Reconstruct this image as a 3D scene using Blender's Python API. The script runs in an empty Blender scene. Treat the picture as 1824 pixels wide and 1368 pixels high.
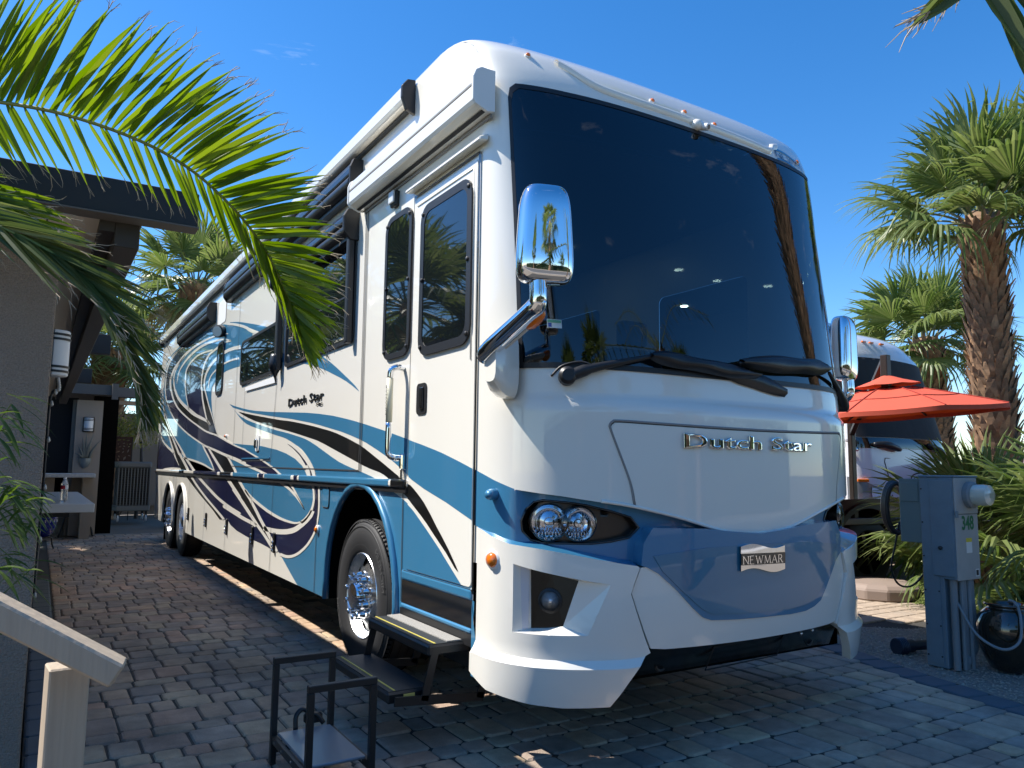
import bpy, bmesh, math, random
from mathutils import Vector, Matrix, Quaternion
from mathutils.geometry import delaunay_2d_cdt, tessellate_polygon

# ------------------------------------------------------------------ camera, sky, sun, exposure
SC = bpy.context.scene
COL = SC.collection
RND = random.Random(7)
CAM = Vector((-3.2906, -3.2364, 1.4123))
PSI, THE, ROL, FPX = 0.5543, 0.1119, 0.0116, 1350.91
_f = Vector((math.sin(PSI) * math.cos(THE), math.cos(PSI) * math.cos(THE), math.sin(THE)))
_r = Vector((math.cos(PSI), -math.sin(PSI), 0.0))
_u = _r.cross(_f)
CR = math.cos(ROL) * _r + math.sin(ROL) * _u
CU = -math.sin(ROL) * _r + math.cos(ROL) * _u
CF = _f
cd = bpy.data.cameras.new("camera")
cam = bpy.data.objects.new("camera", cd)
COL.objects.link(cam)
cam.matrix_world = Matrix(((CR.x, CU.x, -CF.x, CAM.x), (CR.y, CU.y, -CF.y, CAM.y), (CR.z, CU.z, -CF.z, CAM.z), (0, 0, 0, 1)))
cd.sensor_width = 36.0
cd.lens = 36.0 * FPX / 1824.0
cd.clip_start = 0.05
cd.clip_end = 3000
SC.camera = cam

SUN = Vector((-0.64, 0.50, 1.0)).normalized()          # towards the sun
wd = bpy.data.worlds.new("World")
SC.world = wd
wd.use_nodes = True
nt = wd.node_tree
nt.nodes.clear()
sky = nt.nodes.new('ShaderNodeTexSky')
sky.sky_type = 'NISHITA'
sky.sun_disc = False
sky.sun_elevation = math.asin(SUN.z)
sky.sun_rotation = math.atan2(SUN.x, SUN.y)
sky.altitude = 300
sky.air_density = 1.0
sky.dust_density = 0.25
sky.ozone_density = 3.2
bg = nt.nodes.new('ShaderNodeBackground')
bg.inputs[1].default_value = 0.116
ow = nt.nodes.new('ShaderNodeOutputWorld')
# thin high cloud wisps, all round the sky
tc = nt.nodes.new('ShaderNodeTexCoord')
mp = nt.nodes.new('ShaderNodeMapping')
mp.inputs['Rotation'].default_value = (0.3, 0.2, 0.9)
mp.inputs['Scale'].default_value = (1.6, 3.4, 7.5)
nz = nt.nodes.new('ShaderNodeTexNoise')
nz.inputs['Scale'].default_value = 1.7
nz.inputs['Detail'].default_value = 9
nz.inputs['Roughness'].default_value = 0.62
nz.inputs['Distortion'].default_value = 0.5
cr_ = nt.nodes.new('ShaderNodeValToRGB')
cr_.color_ramp.elements[0].position = 0.643
cr_.color_ramp.elements[1].position = 0.86
cr_.color_ramp.elements[0].color = (0, 0, 0, 1)
cr_.color_ramp.elements[1].color = (0.55, 0.55, 0.55, 1)
mx = nt.nodes.new('ShaderNodeMix')
mx.data_type = 'RGBA'
mx.inputs[7].default_value = (6.5, 7.0, 7.6, 1)
nt.links.new(tc.outputs['Generated'], mp.inputs[0])
nt.links.new(mp.outputs[0], nz.inputs['Vector'])
nt.links.new(nz.outputs[0], cr_.inputs[0])
nt.links.new(cr_.outputs[0], mx.inputs[0])
hs = nt.nodes.new('ShaderNodeHueSaturation')
hs.inputs['Saturation'].default_value = 1.33
hs.inputs['Hue'].default_value = 0.503
nt.links.new(sky.outputs[0], hs.inputs['Color'])
nt.links.new(hs.outputs[0], mx.inputs[6])
nt.links.new(mx.outputs[2], bg.inputs[0])
nt.links.new(bg.outputs[0], ow.inputs[0])

sd = bpy.data.lights.new("sun", 'SUN')
sd.energy = 4.4
sd.angle = math.radians(0.53)
sd.color = (1.0, 0.955, 0.885)
so = bpy.data.objects.new("sun", sd)
COL.objects.link(so)
so.rotation_euler = (-SUN).to_track_quat('-Z', 'Y').to_euler()
so.location = (-8, 6, 14)

SC.render.engine = 'CYCLES'
SC.view_settings.view_transform = 'Standard'
SC.view_settings.look = 'None'
SC.view_settings.exposure = 0.96
SC.view_settings.gamma = 1.0
SC.view_settings.use_curve_mapping = False
SC.cycles.use_denoising = True
SC.cycles.max_bounces = 8
SC.cycles.diffuse_bounces = 4
SC.cycles.glossy_bounces = 4
SC.cycles.transmission_bounces = 6
SC.cycles.transparent_max_bounces = 12
SC.cycles.sample_clamp_indirect = 6.0
SC.cycles.caustics_reflective = False
SC.cycles.caustics_refractive = False

# ------------------------------------------------------------------ helpers
def at(px, py, d):
    """point at depth d seen at a pixel of the 1824 x 1368 photograph"""
    return CAM + d * (CF + (px - 912) / FPX * CR + (684 - py) / FPX * CU)

def atplane(px, py, ax, val):
    d = CF + (px - 912) / FPX * CR + (684 - py) / FPX * CU
    return CAM + d * ((val - CAM[ax]) / d[ax])

def tag(o, label=None, cat=None, group=None, kind=None):
    if label: o['label'] = label
    if cat: o['category'] = cat
    if group: o['group'] = group
    if kind: o['kind'] = kind
    return o

WORLD = set()      # things whose parts are given in world coordinates
def base(name, loc):
    o = empty(name, loc)
    WORLD.add(o.name)
    return o

def empty(name, loc=(0, 0, 0), rz=0.0, parent=None):
    o = bpy.data.objects.new(name, None)
    COL.objects.link(o)
    o.location = loc
    o.rotation_euler = (0, 0, rz)
    o.empty_display_size = 0.1
    if parent: o.parent = parent
    return o

def cr(pts, n=6):
    p = [Vector(q) for q in pts]
    P = [2 * p[0] - p[1]] + p + [2 * p[-1] - p[-2]]
    out = []
    for i in range(1, len(P) - 2):
        a, b, c, d = P[i - 1], P[i], P[i + 1], P[i + 2]
        for k in range(n):
            t = k / n
            out.append(0.5 * (2 * b + (c - a) * t + (2 * a - 5 * b + 4 * c - d) * t * t + (3 * b - a - 3 * c + d) * t ** 3))
    out.append(P[-2])
    return out

def interp(x, xs, ys):
    if x <= xs[0]: return ys[0]
    for i in range(1, len(xs)):
        if x <= xs[i]:
            return ys[i - 1] + (ys[i] - ys[i - 1]) * (x - xs[i - 1]) / (xs[i] - xs[i - 1])
    return ys[-1]

class MB:
    def __init__(s):
        s.v = []; s.f = []; s.n = None
    def add(s, vs, fs):
        o = len(s.v)
        s.v += [Vector(p) for p in vs]
        s.f += [tuple(i + o for i in q) for q in fs]
        return s
    def box(s, lo, hi, M=None):
        x0, y0, z0 = lo; x1, y1, z1 = hi
        vs = [Vector(p) for p in ((x0, y0, z0), (x1, y0, z0), (x1, y1, z0), (x0, y1, z0), (x0, y0, z1), (x1, y0, z1), (x1, y1, z1), (x0, y1, z1))]
        if M: vs = [M @ p for p in vs]
        return s.add(vs, [(3, 2, 1, 0), (4, 5, 6, 7), (0, 1, 5, 4), (1, 2, 6, 5), (2, 3, 7, 6), (3, 0, 4, 7)])
    def bar(s, a, b, w, h, up=(0, 0, 1)):
        """rectangular bar from a to b, w across, h along up"""
        a = Vector(a); b = Vector(b); d = (b - a).normalized(); up = Vector(up)
        x = d.cross(up)
        if x.length < 1e-6: x = d.cross(Vector((1, 0, 0)))
        x.normalize(); z = x.cross(d).normalized()
        vs = []
        for p in (a, b):
            for sx, sz in ((-1, -1), (1, -1), (1, 1), (-1, 1)):
                vs.append(p + x * sx * w / 2 + z * sz * h / 2)
        return s.add(vs, [(3, 2, 1, 0), (4, 5, 6, 7), (0, 1, 5, 4), (1, 2, 6, 5), (2, 3, 7, 6), (3, 0, 4, 7)])
    def tube(s, pts, r, n=10, cap=True):
        pts = [Vector(p) for p in pts]
        rs = r if isinstance(r, (list, tuple)) else [r] * len(pts)
        t0 = (pts[1] - pts[0]).normalized()
        nrm = t0.orthogonal().normalized()
        vs = []; fs = []
        for i, p in enumerate(pts):
            t = (pts[min(i + 1, len(pts) - 1)] - pts[max(i - 1, 0)]).normalized()
            nrm = (nrm - t * nrm.dot(t)).normalized()
            b = t.cross(nrm)
            for k in range(n):
                a = 2 * math.pi * k / n
                vs.append(p + (nrm * math.cos(a) + b * math.sin(a)) * rs[i])
        for i in range(len(pts) - 1):
            for k in range(n):
                fs.append((i * n + k, i * n + (k + 1) % n, (i + 1) * n + (k + 1) % n, (i + 1) * n + k))
        if cap:
            fs.append(tuple(range(n - 1, -1, -1)))
            fs.append(tuple((len(pts) - 1) * n + k for k in range(n)))
        return s.add(vs, fs)
    def lathe(s, prof, o=(0, 0, 0), ax=(0, 0, 1), n=24, cap=True):
        """prof: (radius, height along ax)"""
        o = Vector(o); ax = Vector(ax).normalized(); x = ax.orthogonal().normalized(); y = ax.cross(x)
        vs = []; fs = []
        for r, h in prof:
            for k in range(n):
                a = 2 * math.pi * k / n
                vs.append(o + ax * h + (x * math.cos(a) + y * math.sin(a)) * r)
        for i in range(len(prof) - 1):
            for k in range(n):
                fs.append((i * n + k, i * n + (k + 1) % n, (i + 1) * n + (k + 1) % n, (i + 1) * n + k))
        if cap:
            fs.append(tuple(range(n - 1, -1, -1)))
            fs.append(tuple((len(prof) - 1) * n + k for k in range(n)))
        return s.add(vs, fs)
    def prism(s, poly, a, b):
        """closed 3-D polygon poly swept by vector a..b offsets"""
        a = Vector(a); b = Vector(b); n = len(poly)
        vs = [Vector(p) + a for p in poly] + [Vector(p) + b for p in poly]
        fs = [tuple(range(n - 1, -1, -1)), tuple(range(n, 2 * n))]
        fs += [(i, (i + 1) % n, n + (i + 1) % n, n + i) for i in range(n)]
        return s.add(vs, fs)
    def grid(s, rows):
        m = len(rows[0]); vs = [p for r in rows for p in r]
        return s.add(vs, [(i * m + j, i * m + j + 1, (i + 1) * m + j + 1, (i + 1) * m + j) for i in range(len(rows) - 1) for j in range(m - 1)])
    def build(s, name, mat, parent=None, smooth=False, bevel=0.0, seg=1, merge=False, mats=None, idx=None, recalc=True, bev_ang=0.5):
        me = bpy.data.meshes.new(name)
        me.from_pydata([tuple(p) for p in s.v], [], s.f)
        if recalc or bevel or merge:
            bm = bmesh.new(); bm.from_mesh(me)
            if merge: bmesh.ops.remove_doubles(bm, verts=bm.verts, dist=1e-5)
            if recalc: bmesh.ops.recalc_face_normals(bm, faces=bm.faces)
            if bevel:
                es = [e for e in bm.edges if len(e.link_faces) == 2 and e.calc_face_angle(0) > bev_ang]
                bmesh.ops.bevel(bm, geom=es, offset=bevel, segments=seg, profile=0.5, affect='EDGES', clamp_overlap=True)
            bm.to_mesh(me); bm.free()
        o = bpy.data.objects.new(name, me)
        COL.objects.link(o)
        for m in (mats or [mat]): me.materials.append(m)
        if idx:
            for p, k in zip(me.polygons, idx): p.material_index = k
        if smooth:
            me.shade_smooth()
            if smooth is not True:
                me.set_sharp_from_angle(angle=smooth)
        if parent:
            o.parent = parent
            if parent.name in WORLD: o.location = -parent.location
        return o

SMA = math.radians(35)

def copy_tree(o, parent=None):
    c = o.copy(); COL.objects.link(c)
    if parent: c.parent = parent
    for ch in list(o.children): copy_tree(ch, c)
    return c

def inside(p, poly):
    """non-zero winding"""
    x, y = p; w = 0; n = len(poly); j = n - 1
    for i in range(n):
        x0, y0 = poly[j]; x1, y1 = poly[i]
        if y0 <= y:
            if y1 > y and (x1 - x0) * (y - y0) - (x - x0) * (y1 - y0) > 0: w += 1
        elif y1 <= y and (x1 - x0) * (y - y0) - (x - x0) * (y1 - y0) < 0: w -= 1
        j = i
    return w != 0

def densify(poly, step):
    out = []
    for i in range(len(poly)):
        a = poly[i]; b = poly[(i + 1) % len(poly)]
        d = math.hypot((b[0] - a[0]) / step[0], (b[1] - a[1]) / step[1])
        n = max(1, int(math.ceil(d)))
        for k in range(n):
            out.append((a[0] + (b[0] - a[0]) * k / n, a[1] + (b[1] - a[1]) * k / n))
    return out

def patch2d(outline, holes=(), step=None):
    """triangulate a 2-D outline with holes; step adds inner points"""
    loops = [outline] + list(holes)
    if step: loops = [densify(l, step) for l in loops]
    vs = []; es = []
    for l in loops:
        o = len(vs); vs += l
        es += [(o + i, o + (i + 1) % len(l)) for i in range(len(l))]
    if step:
        x0 = min(p[0] for p in loops[0]); x1 = max(p[0] for p in loops[0])
        y0 = min(p[1] for p in loops[0]); y1 = max(p[1] for p in loops[0])
        nx = int((x1 - x0) / step[0]) + 1; ny = int((y1 - y0) / step[1]) + 1
        for i in range(1, nx):
            for j in range(1, ny):
                p = (x0 + (x1 - x0) * i / nx, y0 + (y1 - y0) * j / ny)
                if inside(p, loops[0]) and not any(inside(p, h) for h in loops[1:]): vs.append(p)
    r = delaunay_2d_cdt([Vector(p) for p in vs], es, [], 0, 1e-7)
    V = [(p.x, p.y) for p in r[0]]; T = []
    for t in r[2]:
        cx = sum(V[i][0] for i in t) / 3; cy = sum(V[i][1] for i in t) / 3
        if inside((cx, cy), loops[0]) and not any(inside((cx, cy), h) for h in loops[1:]): T.append(tuple(t))
    return V, T

def rrect(y0, z0, y1, z1, r, n=5):
    out = []
    for cx, cy, a0 in ((y1 - r, z1 - r, 0), (y0 + r, z1 - r, 90), (y0 + r, z0 + r, 180), (y1 - r, z0 + r, 270)):
        for k in range(n + 1):
            a = math.radians(a0 + 90 * k / n)
            out.append((cx + r * math.cos(a), cy + r * math.sin(a)))
    return out

def text_mesh(s, size, depth, sx=1.0, bevel=0.0, res=3, shear=0.0, offs=0.0, space=1.0):
    cu = bpy.data.curves.new('lettering', 'FONT')
    cu.body = s; cu.size = size; cu.extrude = depth; cu.resolution_u = res; cu.bevel_depth = bevel
    cu.offset = offs; cu.space_character = space
    cu.align_x = 'CENTER'; cu.align_y = 'CENTER'; cu.shear = shear
    ob = bpy.data.objects.new('lettering', cu); COL.objects.link(ob)
    dg = bpy.context.evaluated_depsgraph_get(); dg.update()
    me = bpy.data.meshes.new_from_object(ob.evaluated_get(dg))
    vs = [Vector((p.co.x * sx, p.co.y, p.co.z)) for p in me.vertices]; fs = [tuple(p.vertices) for p in me.polygons]
    bpy.data.objects.remove(ob); bpy.data.curves.remove(cu); bpy.data.meshes.remove(me)
    return vs, fs

def islands(vs, fs):
    """split a mesh into its connected pieces"""
    par = list(range(len(vs)))
    def find(i):
        while par[i] != i: par[i] = par[par[i]]; i = par[i]
        return i
    for f in fs:
        for i in f[1:]: par[find(i)] = find(f[0])
    g = {}
    for f in fs: g.setdefault(find(f[0]), []).append(f)
    out = []
    for k, F in g.items():
        ids = sorted({i for f in F for i in f}); mp_ = {j: n for n, j in enumerate(ids)}
        out.append(([vs[i] for i in ids], [tuple(mp_[i] for i in f) for f in F]))
    return out

def main_pieces(V, T, share=.004):
    """drop slivers that a cut leaves behind"""
    par = {}
    def find(i):
        par.setdefault(i, i)
        while par[i] != i: par[i] = par[par[i]]; i = par[i]
        return i
    def area(t): return abs((V[t[1]][0] - V[t[0]][0]) * (V[t[2]][1] - V[t[0]][1]) - (V[t[2]][0] - V[t[0]][0]) * (V[t[1]][1] - V[t[0]][1])) / 2
    for t in T:
        for i in t[1:]: par[find(i)] = find(t[0])
    g = {}
    for t in T: g.setdefault(find(t[0]), []).append(t)
    tot = {k: sum(area(t) for t in F) for k, F in g.items()}
    mxa = max(tot.values()) if tot else 0
    return [[t for t in F] for k, F in g.items() if tot[k] > share * mxa and tot[k] > 2e-5]

# ------------------------------------------------------------------ materials
def pm(name, col, rough=0.5, metal=0.0, coat=0.0, spec=0.5, bump=None, vary=None, emit=None, flake=False, trans=0.0, coatr=0.03, coord='Object'):
    m = bpy.data.materials.new(name); m.use_nodes = True
    t = m.node_tree; b = t.nodes['Principled BSDF']
    b.inputs['Base Color'].default_value = (*col, 1)
    b.inputs['Roughness'].default_value = rough
    b.inputs['Metallic'].default_value = metal
    b.inputs['Coat Weight'].default_value = coat
    b.inputs['Coat Roughness'].default_value = coatr
    b.inputs['Specular IOR Level'].default_value = spec
    b.inputs['Transmission Weight'].default_value = trans
    if emit:
        b.inputs['Emission Color'].default_value = (*emit[0], 1); b.inputs['Emission Strength'].default_value = emit[1]
    co = None
    if bump or vary:
        co = t.nodes.new('ShaderNodeTexCoord')
    if vary:      # (scale, amount, second colour or None, stretch)
        sc, am = vary[0], vary[1]; c2 = vary[2] if len(vary) > 2 and vary[2] else tuple(x * 0.6 for x in col)
        n = t.nodes.new('ShaderNodeTexNoise'); n.inputs['Scale'].default_value = sc; n.inputs['Detail'].default_value = 6; n.inputs['Roughness'].default_value = 0.65
        src = co.outputs[coord]
        if len(vary) > 3:
            mpn = t.nodes.new('ShaderNodeMapping'); mpn.inputs['Scale'].default_value = vary[3]
            t.links.new(src, mpn.inputs[0]); src = mpn.outputs[0]
        t.links.new(src, n.inputs['Vector'])
        r = t.nodes.new('ShaderNodeMapRange'); r.inputs[1].default_value = 0.35; r.inputs[2].default_value = 0.68; r.inputs[3].default_value = 0; r.inputs[4].default_value = am
        t.links.new(n.outputs[0], r.inputs[0])
        x = t.nodes.new('ShaderNodeMix'); x.data_type = 'RGBA'; x.inputs[6].default_value = (*col, 1); x.inputs[7].default_value = (*c2, 1)
        t.links.new(r.outputs[0], x.inputs[0]); t.links.new(x.outputs[2], b.inputs['Base Color'])
    if bump:      # (scale, strength, distance)
        n = t.nodes.new('ShaderNodeTexNoise'); n.inputs['Scale'].default_value = bump[0]; n.inputs['Detail'].default_value = 4
        src = co.outputs[coord]
        if len(bump) > 3:
            mpn = t.nodes.new('ShaderNodeMapping'); mpn.inputs['Scale'].default_value = bump[3]
            t.links.new(src, mpn.inputs[0]); src = mpn.outputs[0]
        t.links.new(src, n.inputs['Vector'])
        bp = t.nodes.new('ShaderNodeBump'); bp.inputs['Strength'].default_value = bump[1]; bp.inputs['Distance'].default_value = bump[2]
        t.links.new(n.outputs[0], bp.inputs['Height']); t.links.new(bp.outputs[0], b.inputs['Normal'])
    return m

def island_tint(m, amount=0.5, hues=None, strength=1.0):
    """per piece colour: from object random + island random, picks from a ramp of colours"""
    t = m.node_tree; b = t.nodes['Principled BSDF']
    oi = t.nodes.new('ShaderNodeObjectInfo'); g = t.nodes.new('ShaderNodeNewGeometry')
    ad = t.nodes.new('ShaderNodeMath'); ad.operation = 'ADD'; fr = t.nodes.new('ShaderNodeMath'); fr.operation = 'FRACT'
    t.links.new(oi.outputs['Random'], ad.inputs[0]); t.links.new(g.outputs['Random Per Island'], ad.inputs[1]); t.links.new(ad.outputs[0], fr.inputs[0])
    rp = t.nodes.new('ShaderNodeValToRGB'); rp.color_ramp.interpolation = 'LINEAR'
    e = rp.color_ramp.elements
    while len(e) < len(hues): e.new(0.5)
    for i, h in enumerate(hues):
        e[i].position = i / (len(hues) - 1); e[i].color = (*h, 1)
    t.links.new(fr.outputs[0], rp.inputs[0])
    old = b.inputs['Base Color'].links[0].from_socket if b.inputs['Base Color'].links else None
    mxx = t.nodes.new('ShaderNodeMix'); mxx.data_type = 'RGBA'; mxx.blend_type = 'MULTIPLY'; mxx.inputs[0].default_value = strength
    if old: t.links.new(old, mxx.inputs[6])
    else: mxx.inputs[6].default_value = b.inputs['Base Color'].default_value
    t.links.new(rp.outputs[0], mxx.inputs[7]); t.links.new(mxx.outputs[2], b.inputs['Base Color'])
    return m

def stains(m, scale=.9, lo=.62, hi=1.12):
    """broad worn and stained patches over a whole floor"""
    t = m.node_tree; b = t.nodes['Principled BSDF']; old = b.inputs['Base Color'].links[0].from_socket
    g = t.nodes.new('ShaderNodeNewGeometry'); n = t.nodes.new('ShaderNodeTexNoise'); n.inputs['Scale'].default_value = scale; n.inputs['Detail'].default_value = 8; n.inputs['Roughness'].default_value = .7
    t.links.new(g.outputs['Position'], n.inputs['Vector'])
    r = t.nodes.new('ShaderNodeMapRange'); r.inputs[1].default_value = .38; r.inputs[2].default_value = .62; r.inputs[3].default_value = lo; r.inputs[4].default_value = hi
    t.links.new(n.outputs[0], r.inputs[0])
    x = t.nodes.new('ShaderNodeMix'); x.data_type = 'RGBA'; x.blend_type = 'MULTIPLY'; x.inputs[0].default_value = 1
    t.links.new(old, x.inputs[6]); t.links.new(r.outputs[0], x.inputs[7]); t.links.new(x.outputs[2], b.inputs['Base Color'])
    return m

def leafmat(name, col, col2, transl=0.35, rough=0.45, island=True):
    m = pm(name, col, rough, spec=0.4)
    t = m.node_tree; b = t.nodes['Principled BSDF']; out = t.nodes['Material Output']
    g = t.nodes.new('ShaderNodeNewGeometry'); oi = t.nodes.new('ShaderNodeObjectInfo')
    ad = t.nodes.new('ShaderNodeMath'); ad.operation = 'ADD'; fr = t.nodes.new('ShaderNodeMath'); fr.operation = 'FRACT'
    t.links.new(oi.outputs['Random'], ad.inputs[0]); t.links.new(g.outputs['Random Per Island'], ad.inputs[1]); t.links.new(ad.outputs[0], fr.inputs[0])
    x = t.nodes.new('ShaderNodeMix'); x.data_type = 'RGBA'; x.inputs[6].default_value = (*col, 1); x.inputs[7].default_value = (*col2, 1)
    t.links.new(fr.outputs[0], x.inputs[0]); t.links.new(x.outputs[2], b.inputs['Base Color'])
    tr = t.nodes.new('ShaderNodeBsdfTranslucent')
    hsv = t.nodes.new('ShaderNodeHueSaturation'); hsv.inputs['Value'].default_value = 1.5; hsv.inputs['Saturation'].default_value = 1.1
    t.links.new(x.outputs[2], hsv.inputs['Color']); t.links.new(hsv.outputs[0], tr.inputs[0])
    ms = t.nodes.new('ShaderNodeMixShader'); ms.inputs[0].default_value = transl
    t.links.new(b.outputs[0], ms.inputs[1]); t.links.new(tr.outputs[0], ms.inputs[2]); t.links.new(ms.outputs[0], out.inputs[0])
    return m

def tinted(name, tint, rough=0.0, ior=1.6):
    """dark tinted glass: sees through dimly and mirrors by Fresnel"""
    m = bpy.data.materials.new(name); m.use_nodes = True
    t = m.node_tree; t.nodes.clear()
    o = t.nodes.new('ShaderNodeOutputMaterial'); tr = t.nodes.new('ShaderNodeBsdfTransparent'); tr.inputs[0].default_value = (*tint, 1)
    gl = t.nodes.new('ShaderNodeBsdfGlossy'); gl.inputs['Roughness'].default_value = rough; gl.inputs[0].default_value = (0.92, 0.96, 1, 1)
    fr = t.nodes.new('ShaderNodeFresnel'); fr.inputs[0].default_value = ior
    mx = t.nodes.new('ShaderNodeMixShader')
    t.links.new(fr.outputs[0], mx.inputs[0]); t.links.new(tr.outputs[0], mx.inputs[1]); t.links.new(gl.outputs[0], mx.inputs[2]); t.links.new(mx.outputs[0], o.inputs[0])
    return m

M = {}
M['white'] = pm('white_paint', (0.80, 0.765, 0.68), 0.35, coat=1.0, bump=(1.4, .05, .02))
M['white2'] = pm('white_plastic', (0.74, 0.74, 0.72), 0.4)
M['blue'] = pm('blue_paint', (0.040, 0.192, 0.345), 0.38, metal=0.12, coat=1.0)
M['navy'] = pm('navy_paint', (0.004, 0.006, 0.038), 0.35, coat=1.0)
M['blackp'] = pm('black_paint', (0.004, 0.004, 0.004), 0.35, coat=1.0)
M['black'] = pm('black_plastic', (0.012, 0.012, 0.013), 0.45)
M['blackm'] = pm('black_matte', (0.005, 0.005, 0.005), 0.9, spec=0.0)
M['rubber'] = pm('tyre_rubber', (0.018, 0.018, 0.019), 0.62, bump=(60, 0.15, 0.003))
M['chrome'] = pm('chrome', (0.82, 0.83, 0.85), 0.03, metal=1.0)
M['alu'] = pm('polished_aluminium', (0.72, 0.73, 0.75), 0.13, metal=1.0, bump=(30, 0.05, 0.002))
M['rimalu'] = pm('wheel_aluminium', (0.78, 0.79, 0.80), 0.27, metal=1.0)
M['glassd'] = pm('dark_glass', (0.006, 0.008, 0.010), 0.02, spec=1.0, coat=0.0)
M['glassw'] = tinted('windshield_glass', (0.11, 0.20, 0.27), ior=1.72)
M['glasss'] = tinted('side_window_glass', (0.55, 0.72, 0.82))
M['lens'] = pm('clear_lens', (0.9, 0.9, 0.92), 0.02, trans=1.0)
M['amber'] = pm('amber_lens', (0.75, 0.17, 0.008), 0.12, coat=1.0)
M['seam'] = pm('dark_seam_joint', (0.02, 0.02, 0.022), 0.7)  # flat near-black for joints, slots, screws and small print
M['greyseal'] = pm('grey_sealant', (0.24, 0.23, 0.22), 0.6)
M['fabricblk'] = pm('black_vinyl_fabric', (0.010, 0.011, 0.013), 0.38, bump=(12, 0.3, 0.01))
M['stepblk'] = pm('black_step_rubber', (0.016, 0.020, 0.022), 0.55, bump=(90, 0.3, 0.002))
M['mat'] = pm('grey_grip_mat', (0.22, 0.21, 0.19), 0.9, bump=(220, 1.0, 0.004), vary=(160, 0.9, (0.5, 0.48, 0.44)))
M['yellow'] = pm('yellow_line', (0.62, 0.52, 0.10), 0.6)
M['metalblk'] = pm('black_powder_coat', (0.014, 0.014, 0.014), 0.42)
M['lensclear'] = tinted('clear_lens_cover', (.93, .93, .95))

# ------------------------------------------------------------------ ground
M['ground'] = pm('dry_sand_ground', (.20, .168, .130), .95, vary=(.6, .6, (.15, .125, .098)), bump=(40, .3, .01))
g = MB().add([(-400, -400, -.075), (400, -400, -.075), (400, 400, -.075), (-400, 400, -.075)], [(0, 1, 2, 3)]).build('ground', M['ground'])
tag(g, kind='structure')
M['joint'] = pm('joint_sand', (.05, .046, .04), .95, bump=(200, .5, .004))
M['asphalt'] = pm('asphalt', (.075, .073, .072), .92, vary=(3, .5, (.10, .097, .092)), bump=(150, .6, .006))
road = MB().box((-60, -13.5, -.30), (60, -6.2, -.055)).build('road', M['asphalt']); tag(road, kind='structure')
for y0, y1 in ((-13.75, -13.5), (-6.2, -5.95)):
    tag(MB().box((-60, y0, -.30), (60, y1, .03)).build('kerb', pm('concrete_kerb', (.36, .34, .31), .85, vary=(4, .4))), kind='structure')

# paver field: bed of joint sand, each paver a block with rounded edges
BORD = [(1.60, -4.2), (1.86, -1.6), (2.02, -.78), (2.20, .0), (2.36, .52), (2.62, 1.2), (2.72, 3.0), (2.75, 14.5)]      # outer edge of the blue border (x at y)
def bord(y): return interp(y, [p[1] for p in BORD], [p[0] for p in BORD])
drv = base('driveway', (0, 0, 0)); tag(drv, kind='structure')
bed = MB(); bed.add([(-3.26, -4.2, -.012)] + [(x + .02, y, -.012) for x, y in BORD] + [(-3.26, 14.5, -.012)], [tuple(range(len(BORD) + 2))])
bed.build('joint_bed', M['joint'], drv)
M['paver'] = pm('paver_concrete', (.465, .372, .285), .88, vary=(5, .85, (.28, .228, .182)), bump=(120, .9, .005), coord='Object')
_t = M['paver'].node_tree
for n_ in _t.nodes:
    if n_.type == 'TEX_COORD':
        gg = _t.nodes.new('ShaderNodeNewGeometry')
        for l in list(n_.outputs['Object'].links):
            _t.links.new(gg.outputs['Position'], l.to_socket)
island_tint(M['paver'], hues=[(.85, .90, .98), (1.30, 1.10, .92), (.74, .76, .80), (1.25, .98, .86), (.95, .95, .97), (1.28, 1.18, .98), (.70, .72, .78)])
stains(M['paver'])
M['paverb'] = pm('blue_grey_paver', (.085, .110, .135), .85, vary=(6, .7, (.06, .075, .09)), bump=(120, .7, .004))
def paver_mesh(w, d, h=.055, r=.011, top=0.0, c=.022):
    """block with chamfered, slightly crowned top; base at z=-h"""
    v = []; 
    for z, i in ((-h, 0.0), (-r, 0.0), (-.003, r * .55), (0, r * 1.4)):
        v += [(c, i, z), (w - c, i, z), (w - i, c, z), (w - i, d - c, z), (w - c, d - i, z), (c, d - i, z), (i, d - c, z), (i, c, z)]
    f = [tuple(range(7, -1, -1))]
    for k in range(3):
        o = 8 * k
        for a in range(8): f.append((o + a, o + (a + 1) % 8, o + 8 + (a + 1) % 8, o + 8 + a))
    f.append(tuple(range(24, 32)))
    return v, f
rp = random.Random(11)
pavs = []        # x, y, w, d
y = -2.2
row = 0
carry = {}
while y < 14.3:
    d = (.150, .235, .150, .29, .21)[row % 5]
    x = -3.078 + (rp.random() * .1)
    pavs.append((-3.072, y, x + .0 - -3.072, d)) if x + 3.072 > .06 else None
    if not (x + 3.072 > .06): x = -3.072
    xe = bord(y + d / 2) - .245
    while x < xe - .05:
        w = rp.choice((.14, .16, .16, .20, .25)) * (.93 + .14 * rp.random())
        if xe - (x + w) < .07: w = xe - x
        pavs.append((x, y, w, d)); x += w
    y += d; row += 1
def cam_depth(p): return (Vector(p) - CAM).dot(CF)
def in_frame(p):
    q = Vector(p) - CAM; z = q.dot(CF)
    if z < .3: return False
    u = 912 + FPX * q.dot(CR) / z; v = 684 - FPX * q.dot(CU) / z
    return -60 < u < 1890 and v < 1440
pavs = [p for p in pavs if p and p[2] > .05 and in_frame((p[0] + p[2] / 2, p[1] + p[3] / 2, 0))]
def vis(p):   # not hidden under the motorhome's far half
    x, yy = p[0] + p[2] / 2, p[1]
    return not (x > -.7 and yy > .9 and x < 1.5)
pavs.sort(key=lambda p: (0 if vis(p) else 50) + cam_depth((p[0], p[1], 0)))
G_ = .006
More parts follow.
